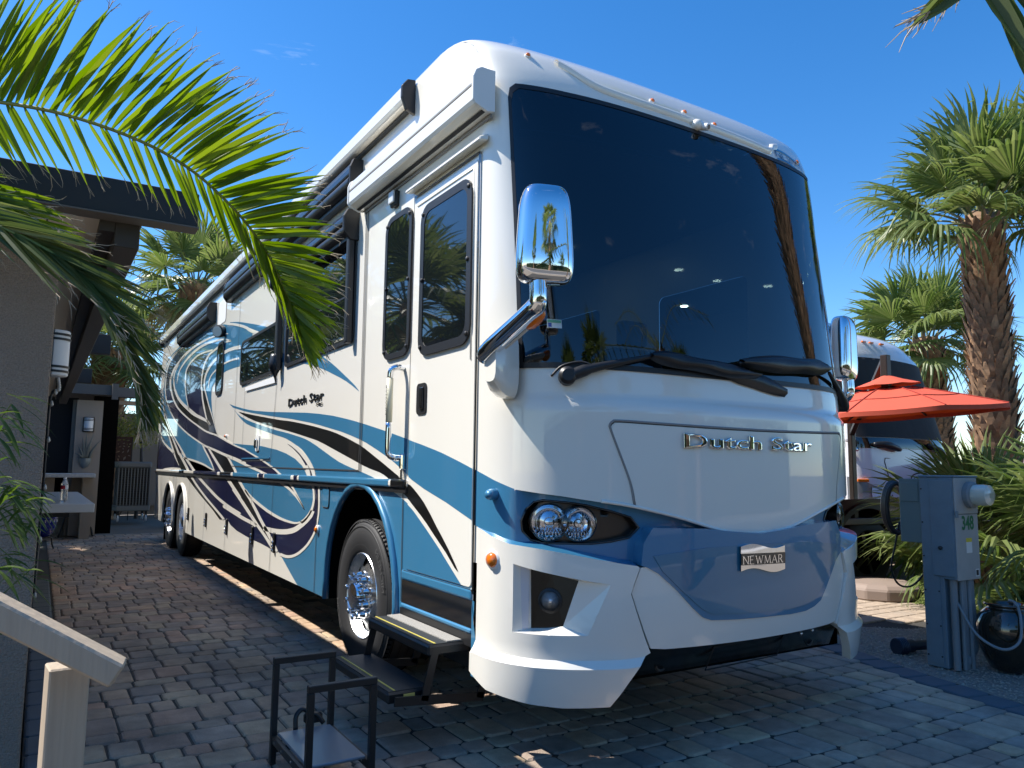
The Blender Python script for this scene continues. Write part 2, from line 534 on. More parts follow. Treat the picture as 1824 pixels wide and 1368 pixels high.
for p in pavs[:290]:
    v, f = paver_mesh(p[2] - G_, p[3] - G_, r=.010 + rp.random() * .006)
    dz = rp.uniform(-.0045, .0035)
    o = MB().add(v, f).build('paver', M['paver'], drv, recalc=False, smooth=False)
    o.location = (p[0] + G_ / 2, p[1] + G_ / 2, dz)
    o.rotation_euler = (rp.uniform(-.012, .012), rp.uniform(-.012, .012), rp.uniform(-.016, .016))
m = MB()
for p in pavs[290:]:
    if not vis(p) and p[1] > 3: continue
    v, f = paver_mesh(p[2] - G_, p[3] - G_)
    dz = rp.uniform(-.003, .003); m.add([(a + p[0] + G_ / 2, b + p[1] + G_ / 2, c + dz) for a, b, c in v], f[1:])
o = m.build('far_pavers', M['paver'], drv, recalc=False); o['kind'] = 'stuff'
# blue-grey soldier course along both edges
yy = -2.6
while yy < 5.0:
    L = .235
    x0, x1 = bord(yy), bord(yy + L)
    v, f = paver_mesh(.225, L - G_, r=.012)
    o = MB().add(v, f).build('border_paver', M['paverb'], drv, recalc=False)
    o.location = (x0 - .235, yy, rp.uniform(-.002, .003)); o.rotation_euler = (0, 0, -math.atan2(x1 - x0, L))
    yy += L
yy = .7
while yy < 13.6:
    v, f = paver_mesh(.17, .30 - G_, r=.012)
    if yy < 7.6:
        o = MB().add(v, f).build('border_paver', M['paverb'], drv, recalc=False); o.location = (-3.255, yy, 0)
    yy += .30

# gravel bed by the pedestal: sheet plus thousands of pebbles
M['gravel'] = pm('crushed_gravel', (.27, .245, .215), .95, vary=(60, .9, (.14, .125, .11)), bump=(90, .8, .01))
gb = [(bord(y) + .004, y) for y in (-3.5, -2, -1, -.4, .2, .7, 1.2)]
gpoly = gb + [(3.30, 1.25), (3.62, .95), (4.4, .75), (6.6, .4), (7.5, -3.5)]
V, T = patch2d(gpoly); bedg = MB().add([(x, y, -.01) for x, y in V], T).build('gravel_bed', M['gravel']); tag(bedg, kind='structure')
M['pebble'] = pm('pebbles', (.30, .275, .245), .9)
island_tint(M['pebble'], hues=[(.55, .52, .5), (1.1, 1.05, .95), (.8, .74, .66), (1.35, 1.3, 1.2), (.7, .68, .68)])
m = MB(); rg = random.Random(3); cnt = 0
while cnt < 9000:
    yy = rg.uniform(-1.3, 1.15); x = rg.uniform(1.9, 4.6)
    if not inside((x, yy), gpoly): continue
    cnt += 1
    s = rg.uniform(.004, .011); a = rg.random() * 6.28
    ca, sa = math.cos(a), math.sin(a); o = Vector((x, yy, -.006))
    pts = [Vector((1.3, 0, .1)), Vector((0, 1, 0)), Vector((-1.2, .1, .1)), Vector((.1, -1, 0)), Vector((.1, .1, .8))]
    m.add([o + Vector(((p.x * ca - p.y * sa) * s, (p.x * sa + p.y * ca) * s, p.z * s)) for p in pts], [(0, 1, 4), (1, 2, 4), (2, 3, 4), (3, 0, 4)])
o = m.build('loose_gravel', M['pebble'], recalc=False); tag(o, 'loose tan gravel around the electric pedestal', 'gravel', kind='stuff')

# next lot: pale stone paving in the sun
M['slab'] = pm('tan_paving', (.40, .335, .265), .9, vary=(14, .9, (.27, .22, .175)), bump=(40, .5, .008))
pv2 = base('neighbour_paving', (3.6, .9, 0)); tag(pv2, kind='structure')
V, T = patch2d([(3.32, 1.27), (3.66, .97), (4.45, .77), (6.8, .45), (14, .2), (14, 16), (2.9, 16), (2.78, 2)])
MB().add([(x, y, -.018) for x, y in V], T).build('joint_bed', M['joint'], pv2)
rs = random.Random(5); m = MB(); yy = .55
island_tint(M['slab'], hues=[(.85, .85, .85), (1.1, 1.05, 1.0), (.95, .9, .85), (1.15, 1.1, 1.05)])
while yy < 9:
    d = rs.choice((.12, .16, .2)); x = 2.9 + rs.random() * .2
    while x < 9.5:
        w = rs.choice((.16, .22, .3))
        if inside((x, yy), [(3.36, 1.32), (3.70, 1.02), (4.48, .82), (6.8, .5), (14, .3), (14, 16), (2.95, 16), (2.85, 2)]) and inside((x + w, yy), [(3.36, 1.32), (3.70, 1.02), (4.48, .82), (6.8, .5), (14, .3), (14, 16), (2.95, 16), (2.85, 2)]):
            v, f = paver_mesh(w - .006, d - .006); m.add([(a + x, b + yy, c + rs.uniform(-.001, .001)) for a, b, c in v], f[1:])
        x += w
    yy += d
o = m.build('paving_stones', M['slab'], pv2, recalc=False); o['kind'] = 'stuff'

DECALS = [
('1','blue','12474,1876 12704,2173 12876,2442 12971,2677 12986,2817 12929,2925 12756,3038 12752,3200 12679,3286 12535,3360 12302,3405 11795,3446 10735,3482 10311,3483 10075,3474 8844,3399 7919,3349 7621,3325 7195,3275 7082,3256 6762,3192 6481,3146 6329,3120 6173,3090 5840,3013 5511,2933 5499,2874 5973,2856 6087,2591 6316,2603 6629,2613 6852,2616 7040,2608 7548,2539 7749,2481 7774,2425 7765,2344 7718,2252 7629,2130 7484,2015 7159,1803 7949,1882 7887,1674 8325,1729 7250,1349 8634,1298 9835,1285 10922,1656'),
('1','blue','6425,1519 5882,1283 5467,1141 4948,1055 4482,984 4022,939 3709,922 3460,927 3317,952 3167,1015 3073,1076 3031,1138 3039,1199 3100,1274 3210,1323 3288,1375 3385,1422 3600,1482 3910,1535 4241,1574 4852,1622 5733,1657 6189,1678 6292,1677 6611,1554'),
('1','blue','6554,2174 6249,2129 5811,2074 5486,2037 5203,2010 4625,1965 3328,1882 2971,1853 2599,1816 2274,1774 2138,1755 1869,1714 1475,1649 927,1552 737,1516 644,1497 439,1449 280,1409 246,1400 219,1391 251,1125 305,1147 593,1224 884,1291 1062,1341 1314,1433 1366,1451 1464,1481 1663,1535 1769,1562 1869,1587 1991,1613 2179,1647 2399,1684 2929,1756 3186,1788 3755,1848 4516,1915 5364,1997 5789,2045 6328,2114'),
('1','blue','6437,2132 6108,2038 5876,1982 5644,1941 5504,1919 5168,1872 4721,1816 4297,1766 3869,1722 3463,1673 3322,1653 3164,1624 2982,1584 2596,1491 2427,1454 2275,1428 2133,1407 1898,1375 1745,1352 1619,1328 1547,1311 1475,1292 1174,1210 1126,1194 1046,1163 1007,1145 828,1052 664,962 607,926 432,821 359,779 345,769 264,731 272,581 1183,394 3231,362 3325,389 3540,460 3932,598 3865,595 3806,595 3698,599 3633,605 3564,617 3476,636 3383,661 3339,674 3253,704 3137,749 3101,765 3033,801 3000,822 2970,842 2926,881 2890,940 2863,999 2842,1058 2834,1096 2845,1208 2860,1259 2878,1278 2894,1285 2936,1294 2953,1302 2995,1367 3044,1404 3133,1452 3263,1510 3370,1550 3424,1567 3535,1594 3589,1604 3762,1643 3959,1678 4075,1693 4312,1719 4954,1799 5299,1843 5571,1883 5746,1922 5896,1962 6179,2054 6437,2132'),
('1','blue','6808,3241 6436,3186 6281,3161 6086,3126 5447,3002 4852,2879 5139,2865 6078,3090 6221,3119 6652,3200 6758,3225 6808,3241'),
('1','blue','2984,2350 2718,2257 2565,2198 2255,2070 2129,2015 2070,1984 2034,1961 2202,2024 2328,2066 2468,2107 2778,2189 2907,2221 3038,2251 3175,2279 3322,2306 3589,2351 3681,2365 3874,2389 3881,2437'),
('1','blue','4217,2526 4125,2502 4111,2416 4223,2429'),
('2','navy','6838,3096 7058,3131 7161,3143 7632,3186 7995,3212 8386,3234 8929,3256 9285,3262 9693,3263 10116,3252 10323,3240 11055,3172 11291,3146 11483,3110 11781,3001 11821,2951 11770,2854 11687,2760 11684,2776 11655,2767 11437,2641 11336,2593 11096,2500 10820,2412 10677,2374 10531,2338 10011,2229 9198,2080 8127,1906 7949,1882 7760,1861 7364,1823 7158,1800 6292,1677 6076,1650 5542,1592 5676,1610 5692,1611 5631,1601 4946,1501 4693,1461 4323,1396 3833,1288 3775,1274 3708,1254 3566,1200 3357,1104 3284,1066 3363,1100 3498,1149 3593,1177 3756,1215 4078,1270 4447,1316 4855,1363 5352,1411 5976,1480 6512,1532 5683,1456 5554,1446 6098,1500 6889,1573 7289,1616 7887,1674 8181,1710 9051,1832 9548,1908 10226,2027 10637,2111 10830,2156 11200,2254 11544,2363 11977,2522 12199,2625 12283,2681 12437,2832 12457,2841 12460,2830 12442,3062 12397,3181 12307,3241 12077,3308 11754,3364 11343,3407 10997,3421 10535,3411 10056,3392'),
('2','navy','10957,1830 10294,1601 10254,1592 10225,1596 10173,1587 10069,1560 9451,1386 9113,1280 8711,1183 8249,1084 7890,1013 6826,829 6506,769 6271,768 6124,728 5790,688 5079,651 4661,643 4276,625 4234,640 4293,659 4480,719 4949,841 5557,1010 6060,1145 5766,1071 5706,1057 5734,1067 6219,1205 6406,1256 6505,1277 6603,1304 7460,1559 7760,1653'),
('2','navy','12072,1810 11604,1710 10903,1608 10626,1536 10091,1372 10810,1382 11802,1364 12669,1297 13263,1346 13078,1562 13127,1833 13033,2064 12659,1944 12152,1827'),
('2','navy','9931,1540 9160,1502 8324,1451 7895,1416 7601,1383 7250,1349 6683,1319 8632,1294 6262,932 6763,987 7131,1039 7910,1168 8539,1279 8701,1314 8848,1353'),
('2','black','6012,2047 5663,2008 5199,1960 4564,1897 4141,1857 3883,1837 3752,1825 3450,1794 3085,1753 2687,1703 2501,1675 2242,1627 1988,1573 1887,1547 1536,1441 1300,1367 1115,1315 1080,1309 1022,1285 976,1263 926,1238 880,1212 791,1150 710,1087 642,1039 553,972 460,892 431,863 460,873 475,880 580,949 745,1040 830,1089 920,1135 1053,1197 1090,1216 1168,1245 1324,1295 1373,1313 1472,1353 1536,1370 1605,1384 1775,1406 1903,1427 2831,1606 2963,1629 3035,1640 3588,1710 3873,1744 4301,1791 4726,1841 5173,1899 5517,1952 5779,1998 5921,2026 6012,2047'),
('3','black','12331,2309 11816,2040 10922,1656 10895,1642 10927,1648 10869,1623 10502,1496 9855,1303 9710,1274 9564,1257 9444,1238 8467,1055 8096,990 7218,845 6768,753 6506,769 6715,809 7729,983 8064,1046 8586,1155 9113,1280 9451,1386 9934,1523 10173,1587 10225,1596 10254,1592 10374,1627 11640,2064 11917,2182 12332,2393'),
('3','black','7537,1627 6458,1522 6460,1519 6013,1359 5852,1268 5467,1141 5284,1085 5146,1037 4696,865 4197,684 4054,623 4336,701 4792,799 5557,1010 5991,1126 6060,1145 5706,1057 5734,1067 6219,1205 6406,1256 6505,1277 6603,1304 7460,1559 7760,1653'),
('3','black','11353,3037 11408,2980 11401,2912 11303,2811 11185,2719 11193,2734 11164,2727 10903,2613 10790,2572 10553,2502 10083,2392 9683,2311 9091,2194 8921,2166 8180,2062 7995,2034 7887,2013 7732,1965 7159,1803 7951,1886 8630,1987 9395,2114 10203,2267 10820,2412 11336,2593 11655,2767'),
('3','black','8109,2971 8279,2932 8356,2906 8471,2848 8556,2746 8582,2641 8573,2578 8545,2523 8535,2508 8540,2551 8420,2380 8272,2250 8086,2115 7955,2036 7896,2011 7159,1803 7609,2080 7887,2240 8258,2487 8280,2497 8277,2482 8341,2592'),
('3','navy','7837,3012 8356,3051 8811,3077 9079,3080 9220,3076 9616,3048 9790,3026 10017,2972 10081,2926 10091,2730 9989,2605 9908,2526 9762,2415 9545,2278 7732,1965 7887,2013 7995,2034 8180,2062 8691,2132 7732,1965 7896,2011 8018,2071 8215,2206 8376,2336 8459,2428 8540,2551 8535,2508 8573,2578 8580,2675 8535,2780 8471,2848 8421,2878 8279,2932 8194,2954 8109,2971 8021,2981 7559,2999'),
('3','blue','8210,1707 8042,1642 7726,1540 7589,1490 7407,1419 7250,1349 7601,1383 7895,1416 8162,1439 8692,1475 9160,1502 9931,1540 10220,1709 10817,1862 11407,2045 11815,2202 12156,2362 11700,2418 11017,2203 10226,2027 9310,1871 8325,1729'),
('3','navy','3883,1626 3673,1577 3503,1526 3408,1490 3206,1395 3165,1366 3124,1325 3053,1292 3017,1268 2994,1241 2976,1208 2965,1169 2963,1137 2970,1113 2993,1073 3032,1029 3067,1000 3131,967 3224,927 3327,891 3441,859 3504,844 3642,821 3791,802 3944,787 4102,778 4181,776 4420,777 4392,755 4197,684 4033,628 3967,617 3761,620 3682,626 3561,641 3467,657 3376,680 3290,710 3210,741 3136,773 3068,808 3005,846 2955,883 2920,919 2895,960 2878,1030 2877,1079 2890,1182 2903,1228 2912,1244 2935,1268 2950,1277 2969,1284 3015,1292 3036,1300 3052,1314 3079,1350 3114,1379 3188,1417 3312,1473 3404,1508 3501,1538 3611,1568 3799,1613'),
('3','navy','5044,1004 4572,820 4221,824 3899,838 3699,857 3510,887 3314,932 3513,907 3708,910 4019,923 4313,952 4835,1014 5199,1091'),
('w','white','10074,3400 10643,3429 10858,3436 11076,3437 11565,3424 11946,3402 12261,3370 12554,3318 12707,3269 12786,3223 12809,3152 12804,2923 12729,2919 12847,2928 12870,2924 12875,2891 12760,2705 12644,2571 12339,2309 12248,2306 12582,2617 12716,2823 12727,2905 12793,2905 12701,2896 12658,2898 12619,2916 12588,3181 12508,3239 12366,3286 12124,3332 11801,3370 11449,3395 11093,3410 10789,3413 10589,3409 10037,3385'),
('w','white','10089,3405 10817,3432 11094,3434 11279,3428 11476,3414 11880,3369 12147,3321 12334,3272 12448,3216 12497,3155 12520,2828 12409,2822 12392,2816 12398,2834 12492,2838 12505,2842 12288,2641 12163,2575 11946,2483 11651,2376 11355,2279 10983,2175 10488,2063 10164,2000 9705,1920 9347,1863 8880,1794 8314,1715 7913,1665 7860,1683 8153,1718 8442,1758 9082,1849 9450,1906 10017,2002 10436,2084 10679,2137 10957,2206 11224,2282 11812,2482 12002,2558 12156,2635 12394,2838 12416,2844 12513,2850 12521,2826 12501,2818 12387,2816 12366,3054 12294,3195 12169,3254 11912,3316 11530,3370 11088,3405 10902,3408 10682,3404 10023,3380'),
('w','white','6838,3101 7087,3142 7308,3167 7834,3213 8169,3236 8567,3258 9064,3278 9818,3285 10258,3274 10579,3251 11253,3185 11499,3151 11707,3093 11918,3000 11935,2971 11919,2917 11794,2766 11587,2746 11583,2763 11610,2759 11727,2767 11759,2774 11478,2619 11242,2524 11034,2453 10815,2389 10471,2307 10161,2242 9642,2143 9337,2089 8286,1917 8113,1891 7876,1861 7480,1823 7179,1791 6521,1697 6201,1655 5977,1629 5645,1593 5534,1583 5516,1597 5572,1605 5683,1619 5729,1611 5700,1603 4777,1465 4541,1425 4285,1378 4084,1331 3797,1268 3759,1257 3648,1219 3574,1189 3387,1108 3271,1052 3249,1056 3322,1098 3527,1198 3656,1250 3729,1274 3789,1290 4227,1388 4505,1439 4869,1499 5426,1579 5672,1617 5660,1612 5701,1604 5559,1586 5540,1599 5533,1599 5949,1645 6274,1684 6972,1787 7136,1809 7347,1833 7696,1866 7926,1891 8179,1927 9063,2071 9553,2157 9861,2215 10237,2291 10579,2368 10821,2434 11170,2557 11346,2638 11572,2770 11631,2785 11758,2794 11791,2788 11795,2770 11789,2775 11584,2755 11688,2885 11706,2954 11661,2991 11395,3087 11237,3119 11081,3138 10331,3208 10029,3229 9624,3241 9181,3242 8757,3234 8304,3216 7789,3186 7570,3171 7283,3147 7076,3126 6838,3090'),
('w','white','7912,1661 7387,1610 6693,1537 6241,1497 5559,1430 5546,1429 5537,1455 5501,1456 6512,1550 6529,1551 6575,1522 6044,1472 5406,1402 4875,1352 4152,1269 3854,1220 3719,1194 3534,1147 3366,1091 3271,1052 3250,1056 3315,1091 3360,1110 3496,1164 3556,1182 3642,1204 3751,1227 3944,1261 4107,1287 4810,1371 5036,1395 5362,1426 5910,1489 6506,1549 6517,1550 6568,1521 6560,1520 5539,1428 5487,1427 5490,1455 6028,1511 6719,1573 7261,1629 7861,1686'),
('w','white','12369,2394 11969,2182 11699,2063 10484,1631 10364,1591 10306,1580 10206,1577 10143,1587 10195,1580 10283,1583 9671,1413 9234,1280 8532,1121 7820,980 6813,808 6556,758 6457,781 6627,813 7640,986 8191,1093 8618,1185 8979,1274 9334,1390 10035,1583 10127,1604 10181,1611 10267,1613 10327,1606 10340,1600 10291,1607 10189,1602 11618,2078 11866,2181 12295,2392'),
('w','white','12244,2366 11576,2085 11291,1986 10951,1880 10321,1714 9803,1565 9802,1575 9669,1578 9883,1629 9938,1636 10047,1614 9568,1494 9021,1368 8762,1300 8582,1262 7340,1049 7041,1003 6767,967 6387,925 6208,908 5711,867 5722,870 5651,897 6497,944 6609,933 6581,908 6559,905 5645,833 5466,821 5160,805 4933,787 4861,821 5035,836 5397,857 5566,869 5955,902 6462,941 6471,941 6455,919 6549,907 5680,864 5602,892 5651,899 6084,934 6381,963 6845,1018 7075,1052 7710,1157 8531,1302 8838,1380 9442,1519 9875,1626 9987,1606 10033,1611 9818,1564 9782,1558 9641,1561 9643,1573 10155,1714 10797,1875 11105,1966 11524,2106 12173,2365'),
('w','white','12368,2310 11788,2001 10995,1642 10956,1654 10825,1650 10945,1663 11021,1644 10741,1549 10226,1407 10200,1409 10570,1539 10832,1648 10910,1633 11006,1640 10971,1632 10836,1628 10803,1645 11706,2014 12294,2309'),
('w','white','7811,1648 7441,1528 6623,1280 6455,1240 6312,1201 5777,1048 5656,1072 5999,1158 6131,1134 5685,1017 5126,863 5121,862 5010,882 5027,888 5033,889 5044,870 5134,867 5129,865 4838,787 4615,733 4488,699 4273,630 4195,650 4421,724 4823,830 5038,891 5131,888 5140,868 5125,863 5129,865 5020,886 5465,1013 5986,1154 6119,1131 5753,1042 5636,1067 5850,1131 6206,1231 6371,1275 6458,1292 6520,1309 7709,1658'),
('w','white','6502,1515 6082,1358 5913,1262 5537,1138 5253,1049 4966,942 4811,879 4429,740 4227,671 4089,615 4019,630 4145,689 4333,762 4711,898 4891,969 5154,1066 5455,1162 5799,1277 5954,1365 6419,1524'),
('w','white','9938,1534 8571,1453 8186,1427 7953,1408 7576,1370 7263,1344 7238,1354 7578,1391 7837,1423 7991,1439 8216,1457 8722,1492 9013,1509 9687,1541 9923,1547'),
('w','white','8254,1705 8055,1627 7667,1499 7445,1416 7278,1347 7223,1351 7396,1434 7511,1482 7719,1557 8049,1664 8167,1710'),
('w','white','10307,3242 10706,3205 10996,3159 11305,3088 11445,3025 11484,2947 11426,2858 11275,2724 11096,2707 11093,2723 11107,2718 11210,2720 11266,2730 11044,2626 10814,2542 10447,2442 10079,2360 9324,2205 9132,2171 8869,2132 8080,2028 7944,2005 7782,1961 7684,1969 7791,2010 7854,2027 7948,2046 8138,2077 8755,2166 8899,2190 10034,2412 10416,2499 10653,2564 10818,2622 11031,2712 11109,2738 11168,2747 11281,2751 11299,2744 11278,2725 11275,2730 11098,2714 11259,2833 11333,2915 11338,2980 11259,3047 11145,3087 10808,3161 10535,3201 10248,3228'),
('w','white','6663,2996 7005,3024 7160,3032 7296,3031 7551,3016 8045,2998 8207,2976 8336,2943 8464,2896 8538,2849 8619,2735 8631,2606 8586,2511 8484,2502 8495,2548 8537,2545 8593,2556 8514,2431 8454,2360 8300,2229 8097,2092 8010,2043 7914,2004 7770,1966 7756,1963 7709,1967 7851,2009 7902,2030 7991,2081 8103,2160 8355,2366 8493,2552 8552,2565 8597,2560 8586,2514 8485,2506 8528,2596 8527,2678 8491,2756 8424,2831 8317,2889 8202,2926 8056,2958 7951,2969 7461,2984 7231,2999 7119,3002 6990,2997 6627,2969'),
('w','white','10988,2824 10842,2974 10706,3025 10560,3056 10256,3098 9973,3126 9552,3151 9159,3165 8874,3166 8539,3158 8255,3146 8025,3132 7470,3088 7199,3063 6982,3034 6648,2979 6643,2988 6913,3039 7076,3067 7288,3096 7548,3124 8008,3165 8337,3188 8775,3207 9125,3211 9502,3200 9917,3177 10257,3143 10629,3089 10800,3049 10924,2994 10972,2952 11041,2830'),
('w','white','7857,3026 8245,3056 8625,3081 8842,3091 9085,3095 9375,3084 9693,3058 9896,3029 10064,2986 10113,2962 10144,2924 10141,2736 10041,2727 10099,2725 10138,2734 9993,2566 9863,2462 9576,2279 9514,2278 9713,2405 9856,2514 9945,2602 10038,2726 10081,2739 10142,2734 10139,2731 10039,2722 10036,2724 10032,2900 10004,2939 9950,2966 9801,3003 9638,3028 9245,3060 9038,3067 8877,3066 8572,3053 8292,3035 7818,2998'),
('w','white','6087,2847 6454,2879 6764,2895 7071,2899 7381,2889 7606,2874 7784,2856 8016,2821 8162,2787 8246,2759 8355,2702 8399,2651 8402,2607 8329,2487 8228,2479 8234,2490 8263,2487 8315,2494 7942,2250 7616,2066 7180,1803 7138,1804 7579,2080 7866,2249 8214,2486 8242,2499 8297,2507 8330,2502 8327,2485 8226,2477 8287,2596 8283,2629 8252,2663 8138,2723 7943,2776 7782,2803 7677,2815 7476,2834 7323,2843 6994,2853 6805,2852 6682,2848 6391,2831 6047,2797'),
('w','white','6127,2707 6457,2729 6780,2739 7219,2740 7424,2727 7815,2674 7937,2645 7992,2616 8023,2575 8035,2498 7984,2492 7945,2589 7867,2632 7748,2658 7357,2708 7166,2718 6630,2712 6424,2703 6096,2680'),
('w','white','13117,2062 12741,1941 12494,1880 12093,1793 11669,1718 10956,1614 10871,1603 10808,1612 11551,1732 12078,1832 12578,1947 12949,2065'),
('w','white','5494,1148 5421,1123 5327,1097 5206,1071 5036,1041 4782,1002 4510,965 4260,939 4144,929 4039,921 3864,913 3652,909 3531,911 3426,920 3309,942 3323,951 3439,933 3527,928 3579,928 3768,932 3916,939 4003,945 4214,964 4452,990 4716,1027 4965,1065 5128,1093 5246,1117 5296,1128 5417,1162'),
('w','white','3306,1415 3221,1372 3175,1316 3158,1303 3100,1271 3056,1237 3036,1206 3023,1149 3032,1118 3051,1089 3076,1064 3113,1038 3175,1007 3244,978 3272,968 3360,944 3305,927 3247,943 3183,965 3082,1015 3036,1046 3008,1073 2989,1102 2977,1134 2975,1150 2984,1189 3010,1241 3048,1278 3105,1323 3132,1364 3159,1393 3213,1429'),
('w','white','4614,779 4477,776 4349,776 4117,779 3997,785 3839,796 3731,806 3577,826 3524,836 3469,847 3413,861 3249,911 3140,950 3047,989 3016,1006 2968,1048 3072,1056 3122,1018 3184,989 3288,952 3393,919 3497,891 3587,872 3758,850 3899,838 4042,829 4162,825 4435,821 4571,822'),
('w','white','3752,1605 3570,1561 3467,1531 3285,1463 3164,1410 3105,1375 3088,1363 3044,1312 3025,1297 2999,1286 2954,1278 2928,1265 2907,1244 2891,1207 2877,1106 2881,1032 2915,946 2954,896 3007,854 3071,813 3146,772 3189,753 3239,732 3353,692 3407,676 3503,652 3550,643 3636,630 3712,623 3791,620 3927,622 3962,594 3767,594 3671,601 3574,614 3471,634 3362,662 3305,680 3190,723 3096,766 3058,787 2992,830 2936,872 2911,895 2874,946 2843,1032 2837,1083 2841,1157 2848,1209 2861,1247 2870,1260 2895,1282 2916,1291 2954,1300 2964,1306 3001,1370 3028,1397 3074,1425 3151,1462 3288,1518 3386,1552 3441,1568 3500,1584 3687,1628'),
('w','white','6904,3219 6631,3174 6475,3145 6236,3097 5953,3035 5805,2997 5714,2965 5599,2932 5242,2845 5198,2868 5524,2948 5622,2975 5700,3003 5763,3022 5986,3076 6185,3119 6412,3164 6629,3203 6909,3246'),
]
# ------------------------------------------------------------------ the motorhome
HW = 1.336                     # half width; x = -HW is the door side
ZK = [.30, .42, .56, .80, 1.08, 1.40, 1.66, 1.735, 1.768, 1.90, 2.4, 3.0, 3.5, 3.58, 3.66, 3.735, 3.80, 3.865, 3.93, 3.99, 4.04, 4.07]
YK = [-.33, -.37, -.40, -.42, -.425, -.425, -.424, -.424, -.380, -.366, -.285, -.165, -.055, -.02, .03, .09, .17, .27, .42, .63, .90, 1.25]
AK = [HW] * 18 + [1.333, 1.318, 1.285, 1.22]
SK = [.28] * 13 + [.285, .295, .315, .36, .43, .56, .75, 1.0, 1.34]
NN = 2.6
def smooth_interp(x, xs, ys):
    # Catmull-Rom through the knots for a fair profile
    if x <= xs[0]: return ys[0]
    if x >= xs[-1]: return ys[-1]
    i = 0
    while x > xs[i + 1]: i += 1
    h = xs[i + 1] - xs[i]; t = (x - xs[i]) / h
    def slope(k):
        if k == 0: return (ys[1] - ys[0]) / (xs[1] - xs[0])
        if k == len(xs) - 1: return (ys[-1] - ys[-2]) / (xs[-1] - xs[-2])
        a = (ys[k] - ys[k - 1]) / (xs[k] - xs[k - 1]); b = (ys[k + 1] - ys[k]) / (xs[k + 1] - xs[k])
        return 0 if a * b <= 0 else 2 * a * b / (a + b)
    m0 = slope(i) * h; m1 = slope(i + 1) * h
    return (2 * t ** 3 - 3 * t * t + 1) * ys[i] + (t ** 3 - 2 * t * t + t) * m0 + (-2 * t ** 3 + 3 * t * t) * ys[i + 1] + (t ** 3 - t * t) * m1

def cap0(ph, z):
    a = math.radians(max(-90, min(90, ph))); yc = smooth_interp(z, ZK, YK); ax = smooth_interp(z, ZK, AK); ys = smooth_interp(z, ZK, SK)
    s = math.sin(a); c = max(0.0, math.cos(a))
    return Vector((ax * math.copysign(abs(s) ** (2 / NN), s), yc + (ys - yc) * (1 - c ** (2 / NN)), z))
def capn(ph, z):
    e = 0.6
    p = min(max(ph, -89.2), 89.2)
    t = cap0(p + e, z) - cap0(p - e, z); v = cap0(p, min(z + .012, 4.07)) - cap0(p, z - .012)
    n = t.cross(v).normalized()
    return n
def cap(ph, z, off=0.0):
    return cap0(ph, z) + (capn(ph, z) * off if off else Vector((0, 0, 0)))

rv = empty('motorhome', (0, 0, 0))
tag(rv, 'large white motorhome with blue and black swirl graphics parked on the pavers', 'motorhome')

def cap_patch(name, mat, outline, holes=(), off=0.0, step=(4.0, 0.06), parent=rv, thick=0.0, offf=None, smooth=True):
    K_ = .02
    V, T = patch2d([(p * K_, z) for p, z in outline], [[(p * K_, z) for p, z in h] for h in holes], (step[0] * K_, step[1]))
    V = [(p / K_, z) for p, z in V]
    of = offf or (lambda p, z: off)
    m = MB(); m.add([cap(p, z, of(p, z)) for p, z in V], T)
    if thick:
        n = len(V); m.add([cap(p, z, of(p, z) - thick) for p, z in V], [])
        # skirt along the border edges
        from collections import Counter
        cnt = Counter()
        for t in T:
            for a, b in ((t[0], t[1]), (t[1], t[2]), (t[2], t[0])): cnt[(min(a, b), max(a, b))] += 1
        for (a, b), k in cnt.items():
            if k == 1: m.f.append((a, b, n + b, n + a))
    o = m.build(name, mat, parent, smooth=SMA if (thick or not smooth) else True)
    if not thick and offf is None:
        me = o.data
        flip = me.polygons[0].normal.dot(capn(*V[T[0][0]])) < 0
        if flip: me.flip_normals()
        me.normals_split_custom_set_from_vertices([capn(p, z) for p, z in V])
    return o

def mir(l): return [(-p, z) for p, z in reversed(l)]

# --- side walls (polygon in y,z with wheel arches cut out)
def arch(cy, cz, ry, rz, n=18, zlow=.405):
    t0 = math.asin((zlow - cz) / rz)
    return [(cy + ry * math.cos(t0 + (math.pi - 2 * t0) * k / n), cz + rz * math.sin(t0 + (math.pi - 2 * t0) * k / n)) for k in range(n + 1)]
FW = 1.93; RW = (9.88, 11.18)
ARCH = [arch(FW, .55, .685, .745), arch(RW[0], .50, .595, .62), arch(RW[1], .50, .595, .62)]
def side_outline():
    # counter-clockwise in (y,z) starting rear bottom going forward (decreasing y) along the bottom
    b = [(12.95, .50), (12.90, .405)]
    for A in (ARCH[2], ARCH[1], ARCH[0]): b += A
    b += [(1.20, .56), (.28, .56)]
    b += [(.28, 3.50)]
    k = 0
    for z in (3.58, 3.66, 3.735, 3.80, 3.865, 3.93): b.append((smooth_interp(z, ZK, SK), z))
    b += [(13.10, 3.93), (13.16, 3.6), (13.12, 2.6), (13.02, 1.4)]
    return b
so_ = side_outline()
V, T = patch2d(so_, [], None)
m = MB(); m.add([(-HW, y, z) for y, z in V], T)
side_l = m.build('side_wall', M['white'], rv)
# far side with window openings
holes = [rrect(.75, 1.95, 1.75, 2.95, .06), rrect(2.6, 2.1, 4.6, 3.0, .06)]
V, T = patch2d(so_, holes, None)
m = MB(); m.add([(HW, y, z) for y, z in V], T)
side_r = m.build('side_wall', M['white'], rv)
for h in holes:
    V, T = patch2d(h)
    MB().add([(HW + .004, y, z) for y, z in V], T).build('window', M['glasss'], rv)
